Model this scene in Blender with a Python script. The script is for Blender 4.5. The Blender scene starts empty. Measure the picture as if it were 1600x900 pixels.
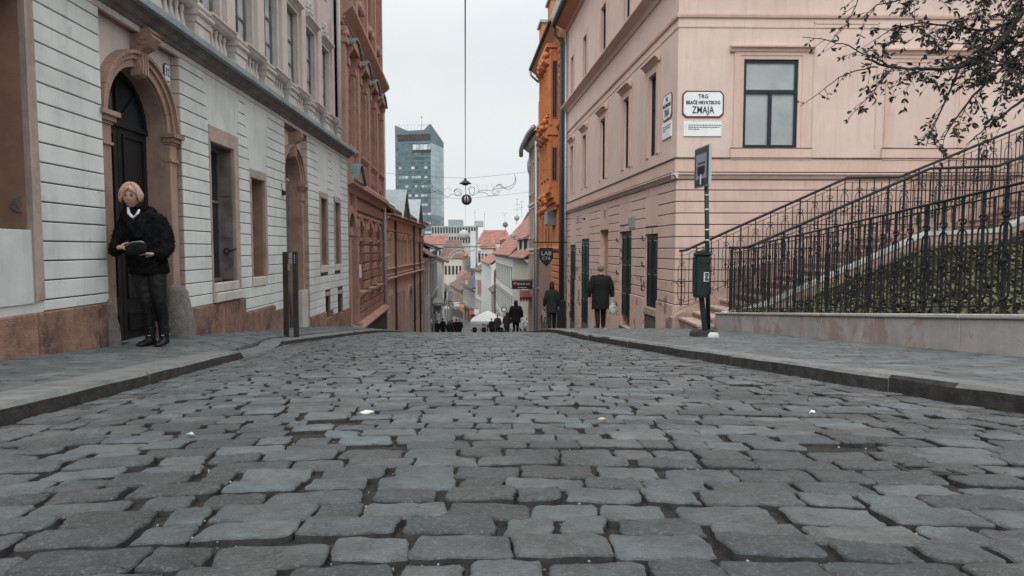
import bpy, bmesh, math, random
import numpy as np
from mathutils import Vector, Matrix, noise as mnoise

R = math.radians
rnd = random.Random(7)
scene = bpy.context.scene
COL = scene.collection

# ------------------------------------------------------------------ camera, sky, sun
FPX = 1000.0                       # focal length in pixels of a 1600 px wide frame
PITCH = math.atan(0.06)
cam = bpy.data.cameras.new('camera')
cam.lens = 36.0 * FPX / 1600.0
cam.sensor_width = 36.0
cam.clip_start = 0.05
cam.clip_end = 6000
cam_o = bpy.data.objects.new('camera', cam)
cam_o.location = (0, 0, 0)
cam_o.rotation_euler = (math.pi / 2 - PITCH, 0, 0)
COL.objects.link(cam_o)
scene.camera = cam_o
scene.view_settings.view_transform = 'Standard'
scene.view_settings.look = 'None'
scene.view_settings.gamma = 1.0
scene.view_settings.exposure = 0.15
scene.view_settings.use_curve_mapping = False

SUN_EL, SUN_ROT = R(42), R(190)
w = bpy.data.worlds.new('World')
scene.world = w
w.use_nodes = True
nt = w.node_tree
nt.nodes.clear()
out = nt.nodes.new('ShaderNodeOutputWorld')
bg = nt.nodes.new('ShaderNodeBackground')
sky = nt.nodes.new('ShaderNodeTexSky')
sky.sky_type = 'NISHITA'
sky.sun_disc = False
sky.sun_elevation = SUN_EL
sky.sun_rotation = SUN_ROT
mixs = nt.nodes.new('ShaderNodeMix'); mixs.data_type = 'RGBA'
mixs.inputs[0].default_value = 0.93            # overcast: the cloud layer hides almost all blue
tcw = nt.nodes.new('ShaderNodeTexCoord')
mpw = nt.nodes.new('ShaderNodeMapping'); mpw.inputs['Scale'].default_value = (1.0, 1.0, 2.6)
nzw = nt.nodes.new('ShaderNodeTexNoise'); nzw.inputs['Scale'].default_value = 1.6; nzw.inputs['Detail'].default_value = 4
crw = nt.nodes.new('ShaderNodeValToRGB')
crw.color_ramp.elements[0].position = 0.3; crw.color_ramp.elements[0].color = (6.9, 7.3, 7.45, 1)
crw.color_ramp.elements[1].position = 0.75; crw.color_ramp.elements[1].color = (8.0, 8.3, 8.4, 1)
nt.links.new(tcw.outputs['Generated'], mpw.inputs[0]); nt.links.new(mpw.outputs[0], nzw.inputs['Vector'])
nt.links.new(nzw.outputs['Fac'], crw.inputs[0])
sxw = nt.nodes.new('ShaderNodeSeparateXYZ'); nt.links.new(tcw.outputs['Generated'], sxw.inputs[0])
zen = nt.nodes.new('ShaderNodeMapRange'); zen.interpolation_type = 'SMOOTHSTEP'       # an overcast sky is brightest overhead
zen.inputs[1].default_value = .25; zen.inputs[2].default_value = 1.0; zen.inputs[3].default_value = 1.0; zen.inputs[4].default_value = 3.0
nt.links.new(sxw.outputs['Z'], zen.inputs[0])
mulw = nt.nodes.new('ShaderNodeMix'); mulw.data_type = 'RGBA'; mulw.blend_type = 'MULTIPLY'; mulw.inputs[0].default_value = 1
nt.links.new(crw.outputs[0], mulw.inputs[6]); nt.links.new(zen.outputs[0], mulw.inputs[7])
nt.links.new(sky.outputs[0], mixs.inputs[6]); nt.links.new(mulw.outputs[2], mixs.inputs[7])
nt.links.new(mixs.outputs[2], bg.inputs[0]); nt.links.new(bg.outputs[0], out.inputs[0])
bg.inputs[1].default_value = 0.098
sun = bpy.data.lights.new('sun', 'SUN'); sun.energy = 1.5; sun.angle = R(40); sun.color = (1, 0.98, 0.95)
sun_o = bpy.data.objects.new('sun', sun); COL.objects.link(sun_o)
sun_o.rotation_euler = (math.pi / 2 - SUN_EL, 0, R(180) - SUN_ROT + R(-10))

# ------------------------------------------------------------------ coordinates
def ray(px, py):
    c, s = math.cos(PITCH), math.sin(PITCH)
    a, b = px - 800.0, 450.0 - py
    return (a, FPX * c + b * s, -FPX * s + b * c)
def at(px, py, Y):
    d = ray(px, py); t = Y / d[1]
    return Vector((d[0] * t, Y, d[2] * t))

class Fr:
    """a wall: u runs along it, n out of it towards the street, z up"""
    def __init__(s, ox, oy, dx, dy, side=1):
        l = math.hypot(dx, dy); s.o = (ox, oy); s.U = (dx / l, dy / l)
        s.N = (s.U[1] * side, -s.U[0] * side)
    def P(s, u, n, z):
        return (s.o[0] + s.U[0] * u + s.N[0] * n, s.o[1] + s.U[1] * u + s.N[1] * n, z)
    def hit(s, px, py, n=0.0):
        d = ray(px, py)
        ox, oy = s.o[0] + s.N[0] * n, s.o[1] + s.N[1] * n
        # ox + U0*u = t*d0 ; oy + U1*u = t*d1
        det = -s.U[0] * d[1] + s.U[1] * d[0]
        t = (-ox * -s.U[1] + -oy * s.U[0]) / det if False else (ox * s.U[1] - oy * s.U[0]) / (d[0] * s.U[1] - d[1] * s.U[0])
        u = (t * d[1] - oy) / s.U[1] if abs(s.U[1]) > abs(s.U[0]) else (t * d[0] - ox) / s.U[0]
        return u, t * d[2]
W = Fr(0, 0, 1, 0)      # plain world axes: P(x, n, z) gives y = -n

_RY = [-20, 0, 14, 16, 20, 25, 34, 45, 63, 80, 110, 150, 200, 300, 500, 2500]
_RZ = [1.55, -.45, -1.85, -2.07, -2.62, -3.3, -4.5, -6.1, -8.7, -10.7, -13.6, -17.3, -20.5, -23, -25, -25]
def road_z(Y):
    return float(np.mean(np.interp([Y - 1.0, Y - .5, Y, Y + .5, Y + 1.0], _RY, _RZ)))
def kerbL(Y): return float(np.interp(Y, [-20, 0, 2.57, 6.25, 9, 12.8, 16, 24, 80], [-1.2, -1.62, -2.06, -2.69, -3.25, -3.28, -3.25, -3.7, -7.0]))
def kerbR(Y): return float(np.interp(Y, [-20, 0, 2.81, 4.09, 6.8, 11, 15, 24, 80], [5.2, 2.75, 2.27, 2.06, 1.7, 1.2, .98, .5, -4.0]))
def hL(Y):
    if Y < 6.32: return .08
    return float(np.interp(Y, [6.32, 6.5, 8.4, 9.2, 80], [.05, .012, .012, .075, .08]))
def wallL(Y): return -3.9 - .032 * Y if Y < 17.5 else -4.46 - .08 * (Y - 17.5)
def wallR(Y): return 5.49 - .088 * Y
def baseL(Y): return road_z(Y) + .08 + float(np.interp(Y, [0, 5.08, 6.6, 8.2, 17.5, 30], [0, .0, .04, .09, .08, .0]))
def paveL(X, Y):
    k, wl = kerbL(Y), wallL(Y)
    t = min(1, max(0, (k - X) / (k - wl)))
    e = road_z(Y) + hL(Y); full = road_z(Y) + .08
    b = baseL(Y)
    s = min(1, t / .45); s = s * s * (3 - 2 * s)
    return e * (1 - s) + (full + (b - full) * t) * s
def paveR(X, Y): return road_z(Y) + .10

# ------------------------------------------------------------------ materials
def _n(nt, t, **k):
    n = nt.nodes.new(t)
    for a, b in k.items(): setattr(n, a, b)
    return n
def mixrgb(nt, fac, a, b, blend='MIX'):
    m = _n(nt, 'ShaderNodeMix', data_type='RGBA', blend_type=blend)
    for i, v in ((0, fac), (6, a), (7, b)):
        if hasattr(v, 'is_linked') or isinstance(v, bpy.types.NodeSocket): nt.links.new(v, m.inputs[i])
        else: m.inputs[i].default_value = v if i == 0 else (*v, 1)
    return m.outputs[2]
def mat(name, base, rough=.85, var=.12, scale=2.5, bump=.15, bscale=70, stain=None, sscale=1.2, samt=.5, slo=.5, shi=.7,
        streak=0, island=0, spec=.35, metal=0, dist=.004, stain2=None, s2scale=14, s2lo=.58, s2hi=.75, coat=0, squash=1):
    m = bpy.data.materials.new(name); m.use_nodes = True
    nt = m.node_tree; nt.nodes.clear()
    o = _n(nt, 'ShaderNodeOutputMaterial'); p = _n(nt, 'ShaderNodeBsdfPrincipled')
    nt.links.new(p.outputs[0], o.inputs[0])
    g = _n(nt, 'ShaderNodeNewGeometry')
    pos = g.outputs['Position']
    n1 = _n(nt, 'ShaderNodeTexNoise'); n1.inputs['Scale'].default_value = scale; n1.inputs['Detail'].default_value = 7; n1.inputs['Roughness'].default_value = .62
    nt.links.new(pos, n1.inputs['Vector'])
    mr = _n(nt, 'ShaderNodeMapRange'); mr.inputs[1].default_value = .3; mr.inputs[2].default_value = .7
    mr.inputs[3].default_value = 1 - var; mr.inputs[4].default_value = 1 + var
    nt.links.new(n1.outputs['Fac'], mr.inputs[0])
    col = mixrgb(nt, 1.0, base, mr.outputs[0], 'MULTIPLY')
    if island:
        mi = _n(nt, 'ShaderNodeMapRange'); mi.inputs[3].default_value = 1 - island; mi.inputs[4].default_value = 1 + island
        ri = _n(nt, 'ShaderNodeObjectInfo')
        ad = _n(nt, 'ShaderNodeMath', operation='ADD'); fr = _n(nt, 'ShaderNodeMath', operation='FRACT')
        nt.links.new(ri.outputs['Random'], ad.inputs[0]); nt.links.new(g.outputs['Random Per Island'], ad.inputs[1])
        nt.links.new(ad.outputs[0], fr.inputs[0]); nt.links.new(fr.outputs[0], mi.inputs[0])
        col = mixrgb(nt, 1.0, col, mi.outputs[0], 'MULTIPLY')
        hs = _n(nt, 'ShaderNodeMath', operation='MULTIPLY'); hs.inputs[1].default_value = 7.13
        f2 = _n(nt, 'ShaderNodeMath', operation='FRACT'); nt.links.new(fr.outputs[0], hs.inputs[0]); nt.links.new(hs.outputs[0], f2.inputs[0])
        ti = min(.05, island * .3); tint = mixrgb(nt, f2.outputs[0], (1 + ti, 1.0, 1 - ti), (1 - ti, 1.0, 1 + ti))
        col = mixrgb(nt, 1.0, col, tint, 'MULTIPLY')
    def stainmix(col, sc, lo, hi, c, amt, sq=1.0, detail=6):
        mp = _n(nt, 'ShaderNodeMapping'); mp.inputs['Scale'].default_value = (1, 1, sq); mp.inputs['Location'].default_value = (3.7, 1.9, 5.1)
        nt.links.new(pos, mp.inputs[0])
        ns = _n(nt, 'ShaderNodeTexNoise'); ns.inputs['Scale'].default_value = sc; ns.inputs['Detail'].default_value = detail; ns.inputs['Roughness'].default_value = .65
        nt.links.new(mp.outputs[0], ns.inputs['Vector'])
        r = _n(nt, 'ShaderNodeMapRange'); r.inputs[1].default_value = lo; r.inputs[2].default_value = hi; r.inputs[4].default_value = amt
        nt.links.new(ns.outputs['Fac'], r.inputs[0])
        return mixrgb(nt, r.outputs[0], col, c)
    if stain: col = stainmix(col, sscale, slo, shi, stain, samt, squash)
    if stain2: col = stainmix(col, s2scale, s2lo, s2hi, stain2, .75)
    if streak: col = stainmix(col, 9, .5, .75, tuple(c * .45 for c in base), streak, .09, 4)
    nt.links.new(col, p.inputs['Base Color'])
    p.inputs['Roughness'].default_value = rough; p.inputs['Metallic'].default_value = metal
    p.inputs['Specular IOR Level'].default_value = spec
    if coat: p.inputs['Coat Weight'].default_value = coat
    if bump:
        n2 = _n(nt, 'ShaderNodeTexNoise'); n2.inputs['Scale'].default_value = bscale; n2.inputs['Detail'].default_value = 6; n2.inputs['Roughness'].default_value = .7
        nt.links.new(pos, n2.inputs['Vector'])
        n3 = _n(nt, 'ShaderNodeTexNoise'); n3.inputs['Scale'].default_value = bscale / 7; n3.inputs['Detail'].default_value = 3
        nt.links.new(pos, n3.inputs['Vector'])
        ad = _n(nt, 'ShaderNodeMath', operation='ADD'); nt.links.new(n2.outputs['Fac'], ad.inputs[0]); nt.links.new(n3.outputs['Fac'], ad.inputs[1])
        b = _n(nt, 'ShaderNodeBump'); b.inputs['Strength'].default_value = min(1, bump * 2); b.inputs['Distance'].default_value = dist
        nt.links.new(ad.outputs[0], b.inputs['Height']); nt.links.new(b.outputs[0], p.inputs['Normal'])
    return m
def glass(name, base=(.02, .025, .03), rough=.08):
    m = mat(name, base, rough=rough, var=.3, scale=1.5, bump=.04, bscale=2, spec=.6, dist=.01)
    return m

MT = {}
MT['cobble'] = mat('cobble granite', (.122, .133, .137), rough=.38, var=.25, scale=16, bump=.55, bscale=120, island=.40, stain=(.062, .062, .058), sscale=2.2, samt=.75, slo=.48, shi=.66, dist=.016, spec=.4,
                   stain2=(.24, .26, .27), s2scale=110, s2lo=.52, s2hi=.72)
MT['bed'] = mat('joint dirt', (.028, .0255, .022), rough=.95, var=.5, scale=40, bump=.5, bscale=160, dist=.01, stain=(.15, .13, .115), sscale=110, samt=.9, slo=.56, shi=.68)
MT['joint'] = mat('shaded and soil caked stone side', (.040, .040, .039), rough=.9, var=.5, scale=30, bump=.4, bscale=80)  # stone sides: shade between the stones put into the colour, along with caked soil
MT['sett'] = mat('paving sett', (.108, .118, .120), rough=.7, var=.2, scale=12, bump=.3, bscale=120, island=.3, stain=(.065, .066, .062), sscale=1.2, samt=.5, dist=.004)
MT['kerb'] = mat('kerb stone', (.165, .172, .168), rough=.75, var=.25, scale=9, bump=.4, bscale=110, stain=(.06, .052, .045), sscale=3.5, samt=.75, slo=.5, shi=.72, dist=.008, stain2=(.1, .085, .07), s2scale=18, island=.1)
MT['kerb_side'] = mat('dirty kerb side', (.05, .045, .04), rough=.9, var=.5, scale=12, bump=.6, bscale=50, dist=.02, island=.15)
MT['white'] = mat('grey white stucco', (.67, .68, .655), rough=.9, var=.05, scale=1.5, bump=.15, bscale=150, stain=(.43, .44, .43), sscale=.9, samt=.75, slo=.45, shi=.75, streak=.25, stain2=(.42, .43, .42), s2scale=5, island=.035)
MT['whitewall'] = mat('grey white plaster', (.63, .64, .615), rough=.9, var=.05, scale=1.5, bump=.15, bscale=150, stain=(.42, .44, .43), sscale=.9, samt=.6, streak=.3)
MT['groove'] = mat('dirty joint plaster', (.085, .08, .078), rough=.95, var=.2, bump=.2)
MT['cream'] = mat('pinkish stucco', (.60, .50, .46), rough=.9, var=.06, scale=2, bump=.12, bscale=120, stain=(.45, .40, .37), sscale=1.1, samt=.5, streak=.3)
MT['cream2'] = mat('greyish cream moulding', (.56, .50, .46), rough=.9, var=.08, scale=3, bump=.15, bscale=120, stain=(.36, .33, .31), sscale=2, samt=.6, streak=.4)
MT['cornice'] = mat('dark weathered cornice', (.17, .145, .135), rough=.92, var=.35, scale=6, bump=.5, bscale=60, stain=(.30, .25, .23), sscale=3, samt=.7, dist=.01, streak=.3)
MT['lead'] = mat('grey sheet metal', (.27, .32, .33), rough=.55, var=.2, scale=3, bump=.15, bscale=20, stain=(.14, .15, .15), sscale=2, samt=.6, metal=.2)
MT['rust'] = mat('reddish plinth stone', (.27, .155, .12), rough=.92, var=.3, scale=8, bump=.7, bscale=55, stain=(.075, .05, .042), sscale=2.6, samt=.9, slo=.47, shi=.66, dist=.016, island=.15, stain2=(.42, .28, .22), s2scale=22, squash=.6, s2lo=.52)
MT['terr'] = mat('terracotta stone', (.38, .25, .195), rough=.88, var=.18, scale=4, bump=.35, bscale=80, stain=(.22, .135, .10), sscale=2.5, samt=.7, dist=.006, streak=.2)
MT['surr'] = mat('pinkish grey stone surround', (.42, .32, .27), rough=.9, var=.15, scale=4, bump=.3, bscale=90, stain=(.22, .19, .17), sscale=2.6, samt=.7, streak=.35, stain2=(.35, .2, .14), s2scale=6)
MT['surr2'] = mat('rust stained reveal', (.30, .175, .125), rough=.9, var=.25, scale=3, bump=.3, bscale=60, stain=(.17, .12, .10), sscale=2, samt=.7)
MT['door'] = mat('black painted wood', (.010, .010, .011), rough=.6, var=.3, scale=5, bump=.2, bscale=60, spec=.4)
MT['void'] = mat('unlit interior', (.010, .010, .011), rough=.9, var=.2, bump=0)
MT['iron'] = mat('weathered black iron', (.013, .014, .015), rough=.6, var=.3, scale=20, bump=.25, bscale=120, metal=0, spec=.3, dist=.002)
MT['shutter'] = mat('dark grey shutter', (.17, .155, .145), rough=.8, var=.35, scale=4, bump=.4, bscale=40, stain=(.05, .045, .04), sscale=4, samt=.7)
MT['guard'] = mat('grey guard stone', (.20, .185, .17), rough=.92, var=.3, scale=14, bump=.8, bscale=45, stain=(.08, .07, .06), sscale=3, samt=.7, dist=.02)
MT['brick'] = mat('red brown palace stone', (.35, .185, .145), rough=.9, var=.15, scale=3, bump=.3, bscale=60, stain=(.2, .1, .075), sscale=1.5, samt=.6, streak=.3)
MT['brick2'] = mat('lighter red palace stone', (.44, .255, .205), rough=.9, var=.12, scale=3, bump=.25, bscale=60, stain=(.26, .145, .11), sscale=2, samt=.5, streak=.3)
MT['bdark'] = mat('dark damp stone base', (.07, .055, .048), rough=.95, var=.4, scale=4, bump=.6, bscale=20, dist=.03)
MT['green'] = mat('weathered copper sheet', (.16, .20, .20), rough=.6, var=.25, scale=4, bump=.15, bscale=20, stain=(.08, .1, .1), sscale=3, samt=.5)
MT['pink'] = mat('salmon plaster', (.68, .47, .395), rough=.9, var=.06, scale=1.5, bump=.15, bscale=100, stain=(.36, .215, .165), sscale=.8, samt=.45, streak=.25)
MT['rpink'] = mat('old pink plaster', (.63, .49, .435), rough=.92, var=.05, scale=1.2, bump=.15, bscale=110, stain=(.50, .375, .33), sscale=.7, samt=.6, slo=.42, shi=.75, streak=.25, stain2=(.53, .43, .385), s2scale=4, island=.02)
MT['rpink2'] = mat('pink plaster course', (.60, .435, .375), rough=.92, var=.07, scale=1.5, bump=.2, bscale=110, stain=(.50, .34, .285), sscale=.9, samt=.6, slo=.42, shi=.75, streak=.25, island=.04)
MT['rpeel'] = mat('peeling pink render', (.58, .40, .335), rough=.95, var=.15, scale=3, bump=.5, bscale=50, stain=(.17, .15, .14), sscale=1.6, samt=.95, slo=.56, shi=.6, dist=.012, streak=.3)
MT['dirtyline'] = mat('dark stained ledge', (.10, .075, .065), rough=.95, var=.5, scale=9, bump=.4, bscale=60)
MT['dgreen'] = mat('dark green painted frame', (.010, .019, .021), rough=.45, var=.25, scale=8, bump=.1, bscale=60)
MT['curtain'] = mat('pale blind behind glass', (.34, .375, .37), rough=.3, var=.12, scale=1.2, bump=.1, bscale=4, spec=.5, stain=(.22, .26, .265), sscale=1.5, samt=.5)
MT['pane'] = glass('dark window glass')
MT['paneg'] = mat('glass with painted sky reflection', (.46, .52, .53), rough=.15, var=.35, scale=1.8, bump=.05, bscale=3, spec=.6, dist=.01)  # bright sky reflection painted into the pale base colour of the panes
MT['wood'] = mat('old dark wood', (.038, .03, .026), rough=.75, var=.4, scale=14, bump=.5, bscale=50, squash=.2)
MT['paint_w'] = mat('white paint', (.72, .76, .76), rough=.5, var=.06, scale=5, bump=.08, bscale=80, stain=(.5, .5, .48), sscale=4, samt=.4)
MT['black'] = mat('black lettering', (.015, .015, .017), rough=.6, var=.1, bump=0)
MT['maroon'] = mat('maroon enamel', (.12, .02, .022), rough=.4, var=.1, bump=0)
MT['orange'] = mat('orange plaster', (.52, .20, .085), rough=.9, var=.1, scale=2, bump=.2, bscale=50, stain=(.36, .11, .045), sscale=1.5, samt=.6)
MT['trim'] = mat('salmon trim', (.60, .40, .32), rough=.9, var=.12, scale=3, bump=.2, bscale=60, stain=(.3, .19, .15), sscale=2, samt=.5)
MT['orange_s'] = mat('dull orange soffit wood', (.42, .21, .13), rough=.85, var=.12, scale=3, bump=.2, bscale=50)
MT['pipe'] = mat('grey zinc pipe', (.33, .36, .37), rough=.45, var=.15, scale=5, bump=.1, bscale=40, metal=.35)
MT['pipe_d'] = mat('dark downpipe', (.055, .052, .05), rough=.6, var=.3, scale=5, bump=.1, bscale=40)
MT['pipe_w'] = mat('white plastic pipe', (.55, .53, .50), rough=.6, var=.15, bump=.1)
MT['rooft'] = mat('red roof tile', (.29, .13, .105), rough=.9, var=.2, scale=6, bump=.4, bscale=30, island=.2, stain=(.14, .08, .07), sscale=1.0, samt=.5)
MT['roofd'] = mat('old brown roof tile', (.13, .085, .075), rough=.92, var=.3, scale=6, bump=.4, bscale=30, island=.25, stain=(.2, .12, .1), sscale=1.5, samt=.6)
MT['slate'] = mat('dark slate', (.042, .052, .056), rough=.7, var=.3, scale=2, bump=.3, bscale=12, island=.25, stain=(.09, .1, .1), sscale=.5, samt=.5)
MT['hw'] = mat('white house plaster', (.58, .58, .56), rough=.9, var=.08, bump=.1, stain=(.42, .42, .41), sscale=.5, samt=.5, streak=.3)
MT['hc'] = mat('cream house plaster', (.50, .46, .40), rough=.9, var=.1, bump=.1, stain=(.33, .3, .27), sscale=.6, samt=.5, streak=.3)
MT['hg'] = mat('grey house plaster', (.29, .29, .28), rough=.9, var=.15, bump=.1, stain=(.17, .17, .16), sscale=.6, samt=.6, streak=.3)
MT['hb'] = mat('brown house plaster', (.26, .16, .125), rough=.9, var=.15, bump=.1, stain=(.13, .09, .08), sscale=.6, samt=.5)
MT['hd'] = mat('dark sooty facade', (.10, .095, .092), rough=.9, var=.25, bump=.2, stain=(.2, .19, .18), sscale=1, samt=.6)
MT['hbr'] = mat('brown brick gable', (.14, .07, .052), rough=.95, var=.4, scale=3, bump=.4, bscale=12, island=.2)
MT['curt'] = mat('blue curtain wall', (.085, .13, .15), rough=.2, var=.25, scale=.06, bump=0, spec=.6, stain=(.14, .21, .235), sscale=.03, samt=.5, island=.45)
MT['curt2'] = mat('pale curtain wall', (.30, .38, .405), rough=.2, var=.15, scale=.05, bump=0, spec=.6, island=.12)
MT['curtb'] = mat('bright office blind', (.36, .42, .42), rough=.4, var=.3, scale=.3, bump=0, island=.4)
MT['twf'] = mat('tower spandrel', (.10, .145, .165), rough=.45, var=.15, scale=.05, bump=0)
MT['conc'] = mat('pale concrete', (.35, .36, .35), rough=.9, var=.15, scale=.5, bump=.1)
MT['skin'] = mat('skin', (.52, .30, .22), rough=.5, var=.07, scale=20, bump=.08, bscale=220, dist=.001, spec=.4)
MT['lip'] = mat('lips', (.38, .13, .11), rough=.4, var=.05, bump=0)
MT['eyew'] = mat('eyeball', (.30, .27, .25), rough=.3, var=.05, bump=0)
MT['eyed'] = mat('dark iris', (.02, .015, .012), rough=.2, var=.05, bump=0)
MT['hair'] = mat('strawberry blonde hair', (.60, .38, .28), rough=.55, var=.3, scale=60, bump=.5, bscale=180, dist=.004, stain=(.28, .13, .09), sscale=28, samt=.7, squash=.12)
MT['hairg'] = mat('grey hair', (.16, .15, .14), rough=.7, var=.3, scale=60, bump=.5, bscale=150)
MT['haird'] = mat('dark hair', (.02, .016, .014), rough=.6, var=.3, scale=60, bump=.5, bscale=150)
MT['fur'] = mat('black fur coat', (.012, .012, .013), rough=.95, var=.4, scale=50, bump=.9, bscale=90, dist=.02, spec=.1, stain=(.03, .032, .034), sscale=12, samt=.8)
MT['leather'] = mat('black leather', (.006, .006, .007), rough=.5, var=.3, scale=14, bump=.3, bscale=35, dist=.006, spec=.35)
MT['cloth_b'] = mat('black cloth', (.014, .014, .015), rough=.9, var=.3, scale=20, bump=.3, bscale=200, spec=.2)
MT['cloth_g'] = mat('dark grey cloth', (.03, .032, .034), rough=.9, var=.3, scale=20, bump=.3, bscale=200, spec=.2)
MT['cloth_r'] = mat('dark red brown cloth', (.05, .025, .022), rough=.9, var=.3, scale=20, bump=.3, bscale=200, spec=.2)
MT['bag'] = mat('pale plastic bag', (.45, .46, .45), rough=.4, var=.2, scale=12, bump=.5, bscale=30, dist=.02, stain=(.1, .1, .1), sscale=16, samt=.8)
MT['sign_b'] = mat('bus stop board', (.03, .045, .06), rough=.4, var=.1, bump=0)
MT['sign_p'] = mat('faded sign panel', (.25, .28, .30), rough=.5, var=.1, scale=5, bump=0)
MT['alu'] = mat('aluminium edge', (.5, .52, .52), rough=.4, metal=.5, var=.1, bump=0)
MT['bin'] = mat('dark green plastic bin', (.012, .022, .022), rough=.5, var=.3, scale=6, bump=.1)
MT['rubber'] = mat('old rubber foot', (.035, .032, .03), rough=.9, var=.4, scale=12, bump=.5, bscale=60, dist=.01)
MT['step'] = mat('worn stone step', (.42, .31, .265), rough=.88, var=.2, scale=6, bump=.35, bscale=70, stain=(.2, .155, .13), sscale=2.4, samt=.6, island=.06)
MT['riser'] = mat('stained stone step side', (.33, .23, .19), rough=.9, var=.25, scale=5, bump=.4, bscale=60, stain=(.12, .09, .075), sscale=3, samt=.7)
MT['stringc'] = mat('pale stone coping', (.44, .43, .42), rough=.85, var=.12, scale=5, bump=.3, bscale=60, stain=(.2, .2, .19), sscale=4, samt=.6)
MT['retain'] = mat('grey retaining wall block', (.40, .365, .345), rough=.9, var=.15, scale=4, bump=.4, bscale=60, stain=(.31, .20, .165), sscale=1.9, samt=.75, slo=.52, shi=.58, dist=.006, island=.08, squash=.7, streak=.3)
MT['cop'] = mat('retaining wall coping', (.47, .42, .39), rough=.88, var=.12, scale=5, bump=.3, bscale=60, stain=(.2, .16, .14), sscale=3, samt=.5)
MT['soil'] = mat('dark soil', (.03, .024, .018), rough=1, var=.5, scale=10, bump=.7, bscale=20, dist=.03)
MT['ivy'] = mat('ivy leaves', (.060, .066, .028), rough=.55, var=.3, scale=5, bump=0, island=.6, stain=(.17, .13, .055), sscale=9, samt=.8, slo=.5, shi=.6)
MT['leaf'] = mat('dull brown green leaves', (.036, .034, .026), rough=.6, var=.3, scale=10, bump=0, island=.5, stain=(.05, .022, .016), sscale=9, samt=.7)
MT['bark'] = mat('dark bark', (.035, .028, .024), rough=.95, var=.4, scale=20, bump=.7, bscale=40, dist=.01)
MT['canvas'] = mat('white canvas', (.55, .56, .54), rough=.8, var=.06, bump=.1)
MT['wire'] = mat('grey wire', (.10, .105, .11), rough=.6, var=.1, bump=0)
MT['lred'] = mat('red orange paper', (.60, .12, .05), rough=.6, var=.2, bump=0)
MT['lorg'] = mat('bright orange sign', (.85, .28, .03), rough=.6, var=.15, bump=0)
MT['terrain'] = mat('town ground', (.11, .11, .105), rough=.95, var=.3, scale=.1, bump=.2)
MT['tree'] = mat('far tree foliage', (.045, .055, .035), rough=.9, var=.4, scale=1, bump=.3, bscale=4, island=.4)

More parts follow.
